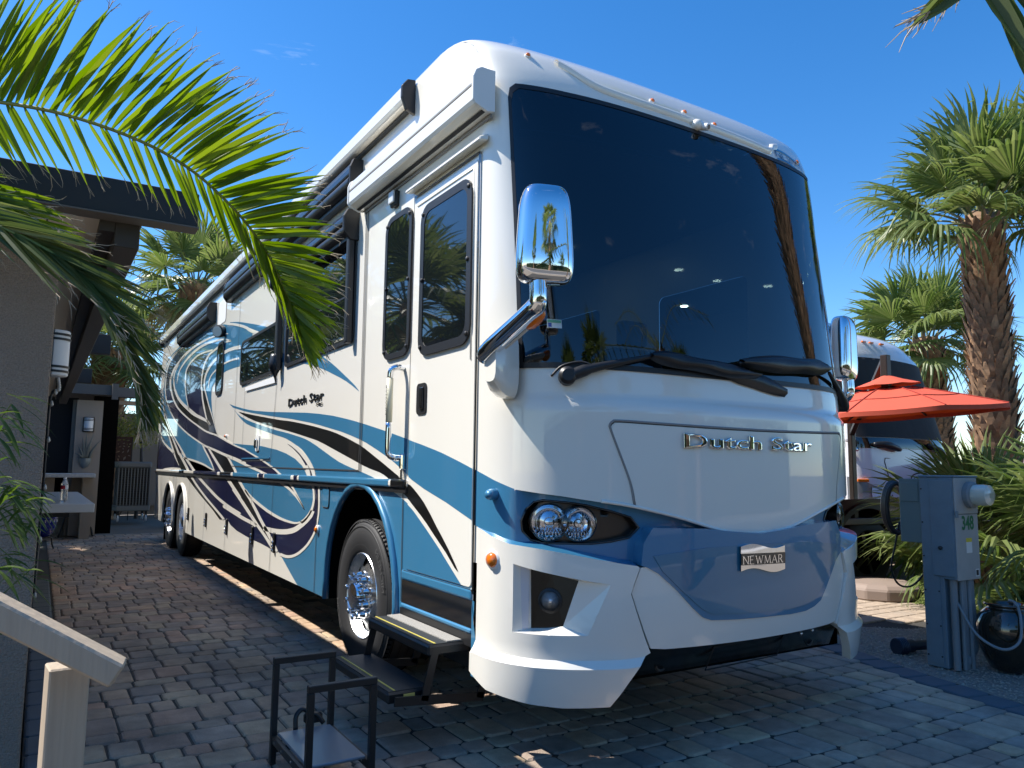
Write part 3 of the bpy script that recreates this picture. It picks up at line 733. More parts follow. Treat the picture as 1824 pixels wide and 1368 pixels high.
# wheel arch lips
for i, A in enumerate(ARCH):
    m = MB(); m.tube([(-HW - .006, y, z) for y, z in A], .028 if i == 0 else .022, 8)
    m.build('arch_lip', M['blue'] if i == 0 else M['white'], rv, smooth=True)
    m = MB()      # dark wheel housing
    rows = [[Vector((x, y, z)) for y, z in A] for x in (-HW - .002, -.45)]
    m.grid(rows); m.add([(-.45, y, z) for y, z in A], [tuple(range(len(A)))])
    m.build('wheel_well', M['blackm'], rv)

# --- roof and rear
def roof_sec(y):
    pts = []
    for z in (3.93, 3.96, 3.99, 4.02, 4.04, 4.055, 4.07): pts.append((-smooth_interp(z, ZK, AK), z))
    return pts
m = MB()
rows = []
for y in (1.34, 4, 8, 12.9, 13.10):
    dz = -.05 if y > 13 else 0
    l = roof_sec(y)
    full = [(x, y, z + (dz if z > 4 else 0)) for x, z in l] + [(x * -1, y, z + (dz if z > 4 else 0)) for x, z in reversed(l)]
    rows.append([Vector(p) for p in full])
m.grid(rows)
# joins front cap top to the roof sheet
roof = m.build('roof', M['white'], rv, smooth=SMA)
m = MB()
m.grid([[Vector((x, y, z)) for x in (-HW, HW)] for y, z in ((12.92, .42), (13.02, 1.4), (13.12, 2.6), (13.16, 3.6), (13.10, 3.94), (13.10, 4.02))])
m.build('rear_wall', M['white'], rv, smooth=SMA)
# top closure between cap rim (z=4.07) and roof
m = MB()
rim = [cap(-90 + 6 * k, 4.07) for k in range(31)]
m.add(rim, [tuple(range(31))])
m.build('roof_front', M['white'], rv)
# between the cap side rim and the side wall top
for s in (-1, 1):
    m = MB(); rows = []
    for z in (3.93, 3.96, 3.99, 4.02, 4.04, 4.055, 4.07):
        x = s * smooth_interp(z, ZK, AK)
        rows.append([Vector((x, smooth_interp(z, ZK, SK), z)), Vector((x, 1.34, z))])
    m.grid(rows); m.build('roof_corner', M['white'], rv, smooth=True)

# --- under body
m = MB()
m.box((-1.20, .55, .50), (1.20, 1.22, .62)); m.box((-1.20, 2.62, .42), (1.20, 9.2, .56)); m.box((-1.2, 11.85, .45), (1.2, 12.85, .6))
m.box((-.44, .5, .45), (.44, 12.8, .9))
m.build('underbody_box', M['blackm'], rv)  # plain black boxes added under the floor to block light
MB().box((-1.0, -.18, .36), (1.0, .5, .60)).build('front_underbody', M['blackm'], rv)
MB().box((-1.25, 2.66, .398), (-1.22, 9.25, .43)).build('skirt_edge', M['black'], rv)

# --- front cap: painted shell with the windshield opening
WS = [(-67.4, 1.955), (-67.4, 2.7), (-67.8, 3.40), (-66.5, 3.46), (-63, 3.485), (-52, 3.478), (-40, 3.470), (-25, 3.466), (-12, 3.463), (0, 3.462)]
WS = WS + mir(WS)[1:]
WB = [(67.0, 1.93), (50, 1.93), (30, 1.925), (10, 1.918), (-10, 1.918), (-30, 1.925), (-50, 1.93), (-67.0, 1.93)]
WOUT = WS + WB
CAPZ0 = .93
def capoff(p, z): return 0.0
BAY = [(-66.8, 1.215), (-64, 1.252), (-60, 1.262), (-50, 1.252), (-44, 1.240), (-36, 1.212), (-30.0, 1.182), (-27.5, 1.13), (-30.5, 1.082), (-36, 1.064), (-42, 1.054), (-60, 1.054), (-65, 1.068), (-67.8, 1.11), (-68.2, 1.16)]
shell = [(-90, CAPZ0), (90, CAPZ0), (90, 4.07), (-90, 4.07)]
BTOP = [(-90, 1.405), (-80.6, 1.357), (-70, 1.312), (-60, 1.296), (-52.7, 1.285), (-40, 1.257), (-30.6, 1.232), (-19.3, 1.183), (-12, 1.138), (-7.6, 1.108), (-3.5, 1.086), (0, 1.08)]
BTOP = BTOP + mir(BTOP)[1:]
HE = [(-71.6, 1.10), (-71.4, 1.30), (-70.2, 1.312), (-65, 1.304)] + [q for q in BTOP if abs(q[0]) < 69] + [(65, 1.304), (70.2, 1.312), (71.4, 1.30), (71.6, 1.10)]
shell = [(-90, CAPZ0), (-72, CAPZ0)] + HE + [(72, CAPZ0), (90, CAPZ0), (90, 4.07), (-90, 4.07)]
cap_patch('front_cap', M['white'], shell, [WOUT], step=(3.0, .035))
def rec(p): 
    a = abs(p); t = min(1, max(0, (71.5 - a) / 9.0)); return .0025 - .060 * t * t * (3 - 2 * t)
m = MB(); HEd = [(q.x, q.y) for q in cr([(p, z, 0) for p, z in HE], 4)]
m.grid([[cap(p, z, 0) for p, z in HEd], [cap(p, z + .004, rec(p) - .012) for p, z in HEd]]); m.build('hood_underside', M['blue'], rv, smooth=True)
def shrink(poly, k):
    cx = 0; cz = 2.69
    return [(p * (1 - k * .9), cz + (z - cz) * (1 - k)) for p, z in poly]
cap_patch('windshield', M['glassw'], WOUT, off=.004, step=(4, .07))
gask = cap_patch('windshield_gasket', M['black'], [(p * 1.008, z + (.012 if z > 2.7 else -.012)) for p, z in WOUT], [shrink(WOUT, .022)], off=.007, step=(4, .07))
cap_patch('shade_line', pm('teal_frit_line', (.05, .085, .085), .4), [(-63, 3.232), (0, 3.205), (63, 3.232), (63, 3.224), (0, 3.197), (-63, 3.224)], off=-.004, step=(4, .1))
# black band across the top of the glass (shade strip) inside
cap_patch('shade_band', M['blackm'], [(-66, 3.44), (66, 3.44), (66, 3.20), (0, 3.20), (-66, 3.20)], off=-.03, step=(5, .1))

# --- cab interior seen dimly through the glass
m = MB()
m.box((-1.14, .02, 1.72), (1.14, .55, 1.80))
m.build('dashboard', M['black'], rv)
MB().box((-1.30, .3, 1.36), (1.30, 6.0, 1.39)).build('cab_floor', pm('interior_floor', (.05, .045, .04), .5), rv)
MB().box((-1.30, .28, 3.42), (1.30, 6.0, 3.47)).build('cab_ceiling', pm('interior_ceiling', (.16, .15, .14), .7), rv)
MB().box((-1.30, 6.0, 1.36), (1.30, 6.04, 3.47)).build('cab_bulkhead', pm('interior_wood', (.06, .035, .02), .4), rv)
MB().box((-1.325, .30, 1.36), (-1.30, 6.0, 3.45)).build('cab_lining', pm('interior_lining', (.05, .048, .045), .7), rv)
for sx in (-.62, .62):
    m = MB(); m.box((sx - .27, .75, 1.5), (sx + .27, 1.25, 1.66)); m.box((sx - .25, 1.2, 1.62), (sx + .25, 1.36, 2.35)); m.box((sx - .13, 1.24, 2.38), (sx + .13, 1.34, 2.58))
    m.build('cab_seat', pm('interior_seat', (.045, .04, .035), .6), rv, bevel=.03, seg=2)
lampm = pm('downlight_glow', (1, .9, .7), .5, emit=((1.0, .82, .55), 22.0))
for x, y in ((-.62, 2.15), (.0, 2.3), (-.6, 3.4), (.65, 2.2)):
    MB().lathe([(.045, 0), (.045, -.006)], (x, y, 3.418), n=16).build('ceiling_light', lampm, rv)

# --- painted graphics on the door side
LAY = {'1': .0012, '2': .0024, '3': .0036, 'w': .0050}
GM = {'blue': M['blue'], 'navy': M['navy'], 'black': M['blackp'], 'white': M['white']}
acc = {}
for k, col, s in DECALS:
    poly = [(int(a) / 1000, int(b) / 1000) for a, b in (q.split(',') for q in s.split())]
    # keep the paint on the panel: not into the arches, below the skirt or round the ends
    V, T = patch2d(poly, [[(A[0][0], .2)] + A + [(A[-1][0], .2)] for A in ARCH] + [[(12.6, .0), (12.6, .407), (.283, .407), (.283, .0)], [(.2, .56), (1.20, .56), (1.20, .0), (.2, .0)]])
    for F in main_pieces(V, T):
        ids = sorted({i for t in F for i in t}); mp_ = {j: n for n, j in enumerate(ids)}
        MB().add([(-HW - LAY[k], min(V[i][0], 13.0), max(V[i][1], .407)) for i in ids], [tuple(mp_[i] for i in t) for t in F]).build(col + '_graphic', GM[col], rv, recalc=False)

# --- blue of the front corner and hood edge (wraps round the cap)
BLOW = [(-90, 1.122), (-80, 1.085), (-72, 1.055), (-60, .93), (-30, .90), (30, .90), (60, .93), (72, 1.055), (80, 1.085), (90, 1.122)]
cap_patch('blue_nose', M['blue'], [(p, z + (.012 if abs(p) < 66 else 0)) for p, z in BTOP] + BLOW[::-1], [BAY, mir(BAY)], offf=lambda p, z: rec(p), step=(2.2, .03))
# hood edge lip (white hood stands proud over the blue)
m = MB(); m.tube([cap(p, z + .004, .010) for p, z in cr([(p, z, 0) for p, z in BTOP if abs(p) < 62], 3) for p, z in [(p, z)]] if False else [cap(q.x, q.y + .006, .004) for q in cr([(p, z, 0) for p, z in BTOP if abs(p) < 41], 3)], .009, 8)
m.build('hood_edge', M['white'], rv, smooth=True)
# hood service panel seam
HP = cr([(-30.2, 1.245, 0), (-31.5, 1.36, 0), (-34.5, 1.50, 0), (-37.0, 1.61, 0), (-37.3, 1.635, 0), (-36.4, 1.652, 0), (-34.5, 1.657, 0), (-20, 1.648, 0), (0, 1.640, 0), (20, 1.648, 0), (34.5, 1.657, 0), (36.4, 1.652, 0), (37.3, 1.635, 0), (37.0, 1.61, 0), (34.5, 1.50, 0), (31.5, 1.36, 0), (30.2, 1.245, 0)], 4)
m = MB(); m.tube([cap(q.x, q.y, .001) for q in HP], .0065, 6); m.build('hood_seam', M['greyseal'], rv, smooth=True)
m = MB(); m.tube([cap(q.x * .994, q.y - .006, .000) for q in HP], .0035, 6); m.build('hood_gap', M['seam'], rv, smooth=True)
# raised hood panel
HPO = [(q.x * .985, q.y - .012) for q in HP] + [(q[0], q[1] + .012) for q in reversed(BTOP) if abs(q[0]) < 29]
cap_patch('hood_panel', M['white'], HPO, off=.006, step=(3, .05), thick=.008)
# --- headlights: lamps sunk in a bay cut out of the nose
for s in (-1, 1):
    sg = (lambda l: l) if s < 0 else mir
    hb = empty('headlight', (0, 0, 0), parent=rv)
    B0 = sg(BAY)
    Ba = densify(B0, (3, .03)); n = len(Ba)
    fr_ = [cap(p, z, rec(p) + .002) for p, z in Ba]
    bk_ = [cap(p * .985, 1.15 + (z - 1.15) * .93, rec(p) - .045) for p, z in Ba]
    MB().add(fr_ + bk_, [(i, (i + 1) % n, n + (i + 1) % n, n + i) for i in range(n)]).build('housing', M['blackp'], hb, smooth=SMA)
    cap_patch('bezel', pm('brushed_bezel', (.085, .075, .07), .28, metal=1.0) if s < 0 else bpy.data.materials['brushed_bezel'], [(p * .985, 1.15 + (z - 1.15) * .93) for p, z in B0], offf=lambda p, z: rec(p) - .044, step=(3, .04), parent=hb)
    rim_ = MB(); rim_.tube(fr_ + fr_[:1], .006, 6); rim_.build('rim', M['blackp'], hb, smooth=True)
    for ph, zz, r in ((-58.0, 1.154, .088), (-46.8, 1.150, .083)):
        pq_ = -ph if s > 0 else ph
        n_ = (capn(pq_, zz) + Vector((0, -.25, 0))).normalized(); p = cap(pq_, zz, rec(pq_) - .036)
        m = MB(); m.lathe([(r * 1.07, .0), (r * 1.07, .052), (r * 1.0, .056), (r * .97, .048)], p, n_, 28, cap=False)
        ring = m.build('lamp', M['blackp'], hb, smooth=SMA)
        m = MB(); m.lathe([(r * .98, .050), (r * .86, .030), (r * .6, .012), (r * .2, .004)], p, n_, 28, cap=False)
        m.build('reflector', M['chrome'], ring, smooth=SMA)
        m = MB(); m.lathe([(r * .30, .004), (r * .30, .030), (r * .22, .036), (r * .02, .038)], p, n_, 16, cap=False)
        m.build('bulb_shield', M['alu'], ring, smooth=SMA)
        ax = n_.cross(Vector((0, 0, 1))).normalized()
        for k in range(-3, 4):      # reflector flutes
            m = MB(); q0 = p + ax * (k * r * .2) - Vector((0, 0, r * .75)) + n_ * .034; q1 = p + ax * (k * r * .16) - Vector((0, 0, r * .30)) + n_ * .020
            m.tube([q0, q1], .0045, 6); m.build('flute', M['chrome'], ring, smooth=True)
        m = MB(); m.lathe([(r * .98, .054), (r * .75, .064), (r * .45, .071), (r * .02, .074)], p, n_, 28, cap=False)
        m.build('lens', M['lensclear'], ring, smooth=True)

# --- bumper: separate shell standing proud of the cap
def bmo(p, z):      # offset of bumper skin
    a = abs(p)
    k = interp(a, [0, 28, 34, 60, 78, 88], [.030, .034, .050, .050, .028, .004])
    st = interp(z, [.30, .50, .53, .60, .98], [.035, .035, .0, .0, .0]) if a > 27 else interp(z, [.5, .6, .9], [.012, 0, 0])
    return k + st
BT = [(-88.5, 1.112), (-80, 1.080), (-71, 1.050), (-60, 1.036), (-52.6, 1.020), (-41.8, .990), (-30.3, .955)]
PK = [(-69.3, .957), (-55, .918), (-38.0, .872), (-44.2, .640), (-56, .637), (-69.1, .637)]
def half(sg, s):
    out = BT + [(-29.8, .945), (-31.2, .88), (-32.3, .826), (-30.8, .75), (-28.4, .64), (-26.2, .545), (-29.5, .50), (-33.5, .40), (-36.5, .325), (-50, .322), (-62, .332), (-78, .350), (-86, .385), (-88.5, .40)]
    o = cap_patch('bumper_corner', M['white'], sg(out), [sg(PK)], offf=bmo, step=(2.2, .03), thick=.05)
    # fog lamp pocket
    fl = empty('fog_light_pocket', (0, 0, 0), parent=rv)
    m = MB(); n = len(PK)
    dep = [(-64.2, .935), (-56, .915), (-47.0, .885), (-51.6, .672), (-57, .655), (-63.6, .648)]
    depths = [-.05, -.05, -.02, -.02, -.05, -.05]
    A_ = [cap(p * s * -1 if s > 0 else p, z, bmo(p, z)) for p, z in PK]; B_ = [cap(p * -1 if s > 0 else p, z, bmo(p, z) + d - .02) for (p, z), d in zip(dep, depths)]
    m.add(A_ + B_, [(i, (i + 1) % n, n + (i + 1) % n, n + i) for i in range(n)])
    m.build('pocket_wall', M['white'], fl)
    m = MB(); m.add(B_, [tuple(range(n))]); m.build('pocket_panel', pm('pocket_black', (.004, .004, .004), .25, spec=.35), fl)
    ph, zz = -55.7, .798
    cpos = sum(B_, Vector()) / n; nr = (B_[2] - B_[0]).cross(B_[4] - B_[0]).normalized()
    if nr.y > 0: nr = -nr
    m = MB(); m.lathe([(.060, -.004), (.060, .010), (.046, .016), (.046, .004)], cpos, nr, 24); m.build('fog_light_ring', M['black'], fl, smooth=SMA)
    m = MB(); m.lathe([(.046, .010), (.03, .002), (.008, -.004)], cpos, nr, 24); m.build('fog_light', pm('fog_lens', (.75, .76, .78), .12, metal=.5, coat=1), fl, smooth=True)
    # thin silver strip at the outer end
    q = [cap((-(-69.2)) if s > 0 else -69.2, z, bmo(-69, z) - .012) for z in (.952, .642)] + [cap(64.3 if s > 0 else -64.3, z, bmo(-64, z) - .055) for z in (.648, .935)]
    MB().add(q, [(0, 1, 2, 3)]).build('daylight_strip', pm('silver_strip', (.62, .64, .70), .3, metal=.3), fl)
half(lambda l: l, -1)
half(mir, 1)
# centre section of the bumper
CT = [(-29.2, .945), (-24, .955), (0, .950), (24, .955), (29.2, .945), (30.6, .88), (31.7, .826), (30.2, .75), (27.8, .64), (25.8, .560), (22, .552), (0, .545), (-22, .552), (-25.8, .560), (-27.8, .64), (-30.2, .75), (-31.7, .826), (-30.6, .88)]
cap_patch('bumper_centre', M['white'], CT, off=.028, step=(2.5, .03), thick=.09)
BC = [(-28.6, 1.06), (-29.2, .955), (-27.5, .945), (-24.5, .915), (-20, .84), (-15, .735), (-12.6, .690), (-10.5, .672), (-6, .664), (0, .655), (6, .650), (11, .655), (14.2, .672), (17.0, .70), (20, .78), (25, .905), (28, .945), (29.2, .955), (28.6, 1.06), (26, 1.135), (12, 1.125), (0, 1.09), (-12, 1.125), (-26, 1.135)]
cap_patch('centre_panel', M['blue'], BC, off=.034, step=(2.5, .03), thick=.10)
BC2 = [(p * .90, .655 + .03 + (z - .655) * .90) for p, z in BC[3:17]]
BC2 = [(-26.0, 1.00), (-23.5, .925), (-18.5, .83), (-13.2, .735), (-10.5, .702), (-6, .694), (0, .686), (6, .682), (11, .690), (14, .71), (18, .79), (23.5, .925), (26.0, 1.00), (12, 1.03), (0, 1.035), (-12, 1.03)]
cap_patch('centre_panel_face', pm('blue_paint_inner', (.038, .180, .295), .35, metal=.12, coat=1.0), BC2, off=.0385, step=(2.5, .03), thick=.004)
# dark shelf under the hood edge
# shelf closing the top of the bumper to the cap
for s in (-1, 1):
    m = MB(); r0 = []; r1 = []
    for p, z in BT:
        r0.append(cap(p if s < 0 else -p, z, bmo(p, z))); r1.append(cap(p if s < 0 else -p, z + .018, rec(p) - .01))
    m.grid([r0, r1]); m.build('bumper_shelf', M['blue'], rv, smooth=True)
# black lower grille
m = MB()
r0 = []; r1 = []; r2 = []
for p in range(-36, 37, 4):
    zt = .58; zb = interp(abs(p), [0, 26, 36], [.375, .36, .335])
    r0.append(cap(p, zt, -.01)); r1.append(cap(p, zb + .03, -.05)); r2.append(cap(p, zb, -.10))
m.grid([r0, r1, r2]); m.build('lower_grille', pm('black_gloss_plastic', (.006, .006, .006), .18), rv, smooth=True)
for k, (p, z) in enumerate(((14, .50), (19, .505))):
    MB().lathe([(.009, 0), (.009, .008), (.002, .012)], cap(p, z, -.035), capn(p, z), 10).build('grille_bolt', M['chrome'], rv, smooth=True)
pl = [cap(p, z, -.03) for p, z in ((-7.0, .505), (7.5, .520), (6.5, .40), (-8.2, .385))]
m = MB(); m.tube(pl + [pl[0]], .004, 6); m.build('plate_frame', M['black'], rv)
for p_ in (-20, 20):
    c_ = cap(p_, .43, -.075); MB().tube([c_ + Vector((.03 * math.cos(a), -.02, .03 * math.sin(a))) for a in [6.2832 * k / 14 for k in range(15)]], .008, 6).build('tow_eye', M['metalblk'], rv, smooth=True)
for z_ in (.42, .47, .52):
    MB().tube([cap(p_, z_ + .012, -.030 - (.54 - z_) * .25) for p_ in range(-24, 25, 4)], .004, 5).build('grille_bar', M['black'], rv)
# front badge: wavy chrome flag with black name bar
m = MB(); NB = 18
def badge(x, z, o):   # x,z on nose about (0.02, .963)
    ph = math.degrees(math.asin(min(1, (abs(x) / HW) ** (NN / 2)))) * (1 if x >= 0 else -1)
    return cap(ph, z, o)
bx0, bx1, bz = -.178, .162, .966
top = []; bot = []
for k in range(NB + 1):
    t = k / NB; x = bx0 + (bx1 - bx0) * t
    w = .013 * math.sin(2 * math.pi * t)
    top.append((x, bz + .062 + w - .006 * t)); bot.append((x, bz - .062 + w - .006 * t))
bg_ = empty('badge', (0, 0, 0), parent=rv)
m.grid([[badge(x, z - .004 if 0 else z, .052) for x, z in top], [badge(x, z, .052) for x, z in bot]])
m.grid([[badge(x, z, .052) for x, z in top], [badge(x, z, .03) for x, z in top]]); m.grid([[badge(x, z, .052) for x, z in bot], [badge(x, z, .03) for x, z in bot]])
m.build('badge_plate', M['chrome'], bg_, smooth=SMA)
m = MB(); m.grid([[badge(x, bz + .026 - .006 * (x - bx0) / .34, .0545) for x, z in top], [badge(x, bz - .032 - .006 * (x - bx0) / .34, .0545) for x, z in top]])
m.build('badge_bar', M['blackp'], bg_)
# serif capitals drawn as strokes: (polyline, width)
SER = {
 'N': [[(0, 0), (0, 1)], [(0, 1), (.72, 0)], [(.72, 0), (.72, 1)]],
 'E': [[(0, 0), (0, 1)], [(0, 1), (.55, 1)], [(0, .52), (.42, .52)], [(0, 0), (.58, 0)]],
 'W': [[(0, 1), (.27, 0)], [(.27, 0), (.50, .9)], [(.50, .9), (.76, 0)], [(.76, 0), (1.02, 1)]],
 'M': [[(.04, 0), (.10, 1)], [(.10, 1), (.46, .05)], [(.46, .05), (.82, 1)], [(.82, 1), (.90, 0)]],
 'A': [[(0, 0), (.38, 1)], [(.38, 1), (.76, 0)], [(.15, .36), (.62, .36)]],
 'R': [[(0, 0), (0, 1)], [(0, 1), (.36, .98), (.5, .85), (.5, .67), (.36, .54), (0, .52)], [(.26, .52), (.62, 0)]]}
def serif_word(mb, word, x0, h, f, w=.13):
    x = x0
    for ch in word:
        mxx = 0
        for st in SER[ch]:
            for a, b in zip(st[:-1], st[1:]):
                d = Vector((b[0] - a[0], b[1] - a[1])); d.normalize(); n = Vector((-d.y, d.x))
                thin = .55 if abs(d.y) < .3 or (ch in 'NMWA' and d.x * d.y > 0 and abs(d.y) > .3) else 1.0
                q = [Vector(a) - n * w / 2 * thin, Vector(b) - n * w / 2 * thin, Vector(b) + n * w / 2 * thin, Vector(a) + n * w / 2 * thin]
                mb.add([f(x + p.x * h, p.y * h) for p in q], [(0, 1, 2, 3)])
            for e, oth in ((st[0], st[1]), (st[-1], st[-2])):
                if e[1] in (0, 1) and abs(e[1] - oth[1]) > .2:
                    yy = .03 if e[1] == 0 else .97
                    q = [(e[0] - .13, yy - .03), (e[0] + .13, yy - .03), (e[0] + .13, yy + .03), (e[0] - .13, yy + .03)]
                    mb.add([f(x + px * h, py * h) for px, py in q], [(0, 1, 2, 3)])
            mxx = max(mxx, max(p[0] for p in st))
        x += (mxx + .30) * h
    return x
m = MB(); serif_word(m, 'NEWMAR', 0, .041, lambda x, z: badge(-.165 + x * 1.20, bz - .024 + z - .006 * (x - bx0) / .34, .0565))
m.build('badge_letters', M['chrome'], bg_)
# chrome "Dutch Star" on the hood
vs, fs = text_mesh('Dutch Star', .098, .004, 2.05, .0045, offs=-.0012, space=1.04)
w = max(p.x for p in vs) - min(p.x for p in vs); k = 1.005 / w
def xz_to_cap(x, z, o):
    ph = math.degrees(math.asin(min(1, (abs(x) / HW) ** (NN / 2)))) * (1 if x >= 0 else -1)
    return cap(ph, z, o)
hlt = empty('hood_lettering', (0, 0, 0), parent=rv)
for v_, f_ in islands(vs, fs):
    MB().add([xz_to_cap(-.02 + p.x * k, 1.563 + p.y, .014 + p.z) for p in v_], f_).build('letter', M['chrome'], hlt)

# --- roof brow, marker lamps, camera, corner logo
BR = cr([(-40, 3.70, 0), (-36, 3.66, 0), (-31, 3.60, 0), (-26, 3.565, 0), (-15, 3.545, 0), (0, 3.535, 0), (15, 3.525, 0), (22, 3.520, 0), (25.5, 3.535, 0), (27.5, 3.575, 0), (31, 3.60, 0)], 4)
m = MB()
r0 = [cap(q.x, q.y + .03, .002) for q in BR]; r1 = [cap(q.x, q.y + .012, .022) for q in BR]; r2 = [cap(q.x, q.y - .010, .022) for q in BR]; r3 = [cap(q.x, q.y - .024, .001) for q in BR]
m.grid([r0, r1, r2, r3]); m.build('brow_ridge', M['white'], rv, smooth=True)
for ph, z in ((-52.5, 3.715), (-9.5, 3.60), (-1.4, 3.595), (3.9, 3.575), (47.2, 3.56)):
    p = cap(ph, z, 0); n = capn(ph, z)
    b = MB().lathe([(.019, -.004), (.019, .006), (.017, .008)], p, n, 14).build('marker_light', M['white2'], rv, smooth=SMA)
    MB().lathe([(.015, .006), (.013, .014), (.004, .019)], p, n, 14).build('amber_lens', M['amber'], b, smooth=True)
cm = empty('front_camera', (0, 0, 0), parent=rv)
p = cap(-.4, 3.50, .02)
MB().lathe([(.034, -.02), (.036, .0), (.030, .02), (.01, .03)], p, (0, -1, -.15), 18).build('housing', M['white'], cm, smooth=True)
MB().lathe([(.022, .0), (.022, .055), (.018, .06)], p + Vector((.022, 0, -.005)), (.35, -1, -.35), 14).build('camera_body', M['white2'], cm, smooth=SMA)
MB().lathe([(.014, .0), (.014, .003)], p + Vector((.022, 0, -.005)) + Vector((.35, -1, -.35)).normalized() * .06, (.35, -1, -.35), 12).build('camera_eye', M['blackp'], cm)
# small name flag at the far top corner
lg = empty('corner_logo', (0, 0, 0), parent=rv)
def cl(u, v, o=.004): return cap(28.5 + u * 24, 3.478 + v * .10, o)
m = MB(); N = 14
m.grid([[cl(k / N, 1 + .12 * math.sin(6.28 * k / N)) for k in range(N + 1)], [cl(k / N, .80 + .12 * math.sin(6.28 * k / N)) for k in range(N + 1)]])
m.grid([[cl(k / N, .22 + .12 * math.sin(6.28 * k / N)) for k in range(N + 1)], [cl(k / N, .04 + .12 * math.sin(6.28 * k / N)) for k in range(N + 1)]])
m.build('flag_waves', M['blue'], lg)
m = MB(); serif_word(m, 'NEWMAR', .02, 1.0, lambda x, z: cl(x / 5.6, .30 + z * .45, .005)); m.build('flag_letters', M['navy'], lg)
# --- door-side details; S(y,z,o): point on the wall, o metres proud of it
def S(y, z, o=0.0): return Vector((-HW - o, y, z))
def wall_poly(name, mat, poly, o, parent=rv, th=0.0, holes=(), bevel=0.0):
    V, T = patch2d(poly, holes)
    m = MB(); m.add([S(y, z, o) for y, z in V], T)
    if th:
        for lp in [poly] + list(holes):
            m.grid([[S(y, z, o) for y, z in lp + lp[:1]], [S(y, z, o - th) for y, z in lp + lp[:1]]])
    return m.build(name, mat, parent)
def wall_line(m, y0, z0, y1, z1, w=.010, o=.0056):
    d = Vector((y1 - y0, z1 - z0)).normalized(); n = Vector((-d.y, d.x)) * w / 2
    m.add([S(y0 + n.x, z0 + n.y, o), S(y1 + n.x, z1 + n.y, o), S(y1 - n.x, z1 - n.y, o), S(y0 - n.x, z0 - n.y, o)], [(0, 1, 2, 3)])

# seams of slide-outs, bays and panels, each a dark joint
for a in ((1.965, 3.50, 1.950, 1.38, .012), (2.005, 3.48, 1.985, 1.38, .012), (6.20, 3.72, 6.19, 1.35, .010), (4.33, 2.33, 4.46, 1.35, .009), (5.72, 2.30, 5.72, 1.50, .008),
          (4.46, 1.47, 5.72, 1.47, .008), (1.985, 1.39, 6.19, 1.41, .010), (9.62, 3.30, 9.62, 1.50, .008), (7.40, 3.30, 7.42, 1.60, .007),
          (7.82, 1.26, 7.80, .41, .009), (6.42, 1.26, 6.40, .41, .009), (5.135, 1.26, 5.13, .41, .009), (4.30, 1.26, 4.305, .41, .009), (2.90, 1.26, 2.905, .41, .010), (9.10, 1.26, 9.08, .41, .008),
          (1.195, 1.34, 1.185, .60, .010)):
    m = MB(); wall_line(m, *a[:4], a[4], .0058); m.build('panel_seam', M['seam'], rv)
# belt rail
m = MB(); m.box((-HW - .035, 1.13, 1.292), (-HW + .01, 13.0, 1.338)); m.build('belt_rail', M['white'], rv, bevel=.012, seg=2)
m = MB(); m.box((-HW - .022, 1.12, 1.258), (-HW + .01, 13.0, 1.291)); m.build('belt_rail_base', M['black'], rv)
# the rail is painted through with the graphics: short coloured sleeves
for y0, y1, c in ((1.13, 1.34, 'blackp'), (1.36, 3.36, 'blue'), (3.40, 3.52, 'navy'), (3.60, 4.55, 'blue'), (4.58, 4.78, 'navy'), (4.82, 6.0, 'blue'), (6.1, 6.75, 'blackp'), (6.9, 8.65, 'navy'), (9.5, 10.0, 'blackp')):
    m = MB(); m.box((-HW - .037, y0, 1.290), (-HW - .002, y1, 1.3405)); m.build('rail_sleeve', M[c], rv, bevel=.012, seg=2)
# "4369" at the end of the rail
vs, fs = text_mesh('4369', .042, .0, .8)
m = MB(); m.add([S(1.235 - p.x, 1.362 + p.y, .0075) for p in vs], fs); m.build('model_number', M['white'], rv)
# side lettering
vs, fs = text_mesh('Dutch Star', .135, .004, 1.55, 0, 2, offs=.002, space=1.08)
w = max(p.x for p in vs) - min(p.x for p in vs); k = 1.03 / w
slt = empty('side_lettering', (0, 0, 0), parent=rv)
for v_, f_ in islands(vs, fs): MB().add([S(3.375 - p.x * k, 2.000 + p.y * .76, .006 + p.z) for p in v_], f_).build('letter', M['blackp'], slt)
for dz in (0, .014):
    m = MB(); N = 10
    m.grid([[S(3.04 - .17 * t / N, 1.922 + dz + .005 * math.sin(6.28 * t / N), .007) for t in range(N + 1)], [S(3.04 - .17 * t / N, 1.931 + dz + .005 * math.sin(6.28 * t / N), .007) for t in range(N + 1)]])
    m.build('wave_emblem', M['blackp'], rv)

# windows: dark glass in a frame
def window(y0, z0, y1, z1, r=.07, o=.012, fw=.035, clips=0, parent=rv, mid=None, name='window'):
    wnd = wall_poly(name, M['glassd'], rrect(y0, z0, y1, z1, r), o, parent, th=o)
    fr = wall_poly('frame', M['black'], rrect(y0 - .006, z0 - .006, y1 + .006, z1 + .006, r + .006), o + .004, wnd, th=.012, holes=[rrect(y0 + fw, z0 + fw, y1 - fw, z1 - fw, max(.02, r - fw * .5))])
    if clips:
        for (y, z) in [(y0 + .03, z0 + .05), (y1 - .03, z0 + .05), (y0 + .03, z1 - .05), (y1 - .03, z1 - .05), (y0 + .03, (z0 + z1) / 2), (y1 - .03, (z0 + z1) / 2)][:clips]:
            MB().lathe([(.013, 0), (.013, .008), (.006, .012)], S(y, z, o + .003), (-1, 0, 0), 10).build('clip', M['black'], wnd, smooth=SMA)
    if mid:
        m = MB(); m.add([S(y0, mid, o + .003), S(y1, mid, o + .003), S(y1, mid + .016, o + .003), S(y0, mid + .016, o + .003)], [(0, 1, 2, 3)]); m.build('glazing_bar', M['black'], wnd)
    return wnd
window(2.18, 2.36, 4.05, 3.24, .06, .014, .025, mid=2.72)
window(4.31, 2.35, 5.97, 2.86, .09, .014, .025)
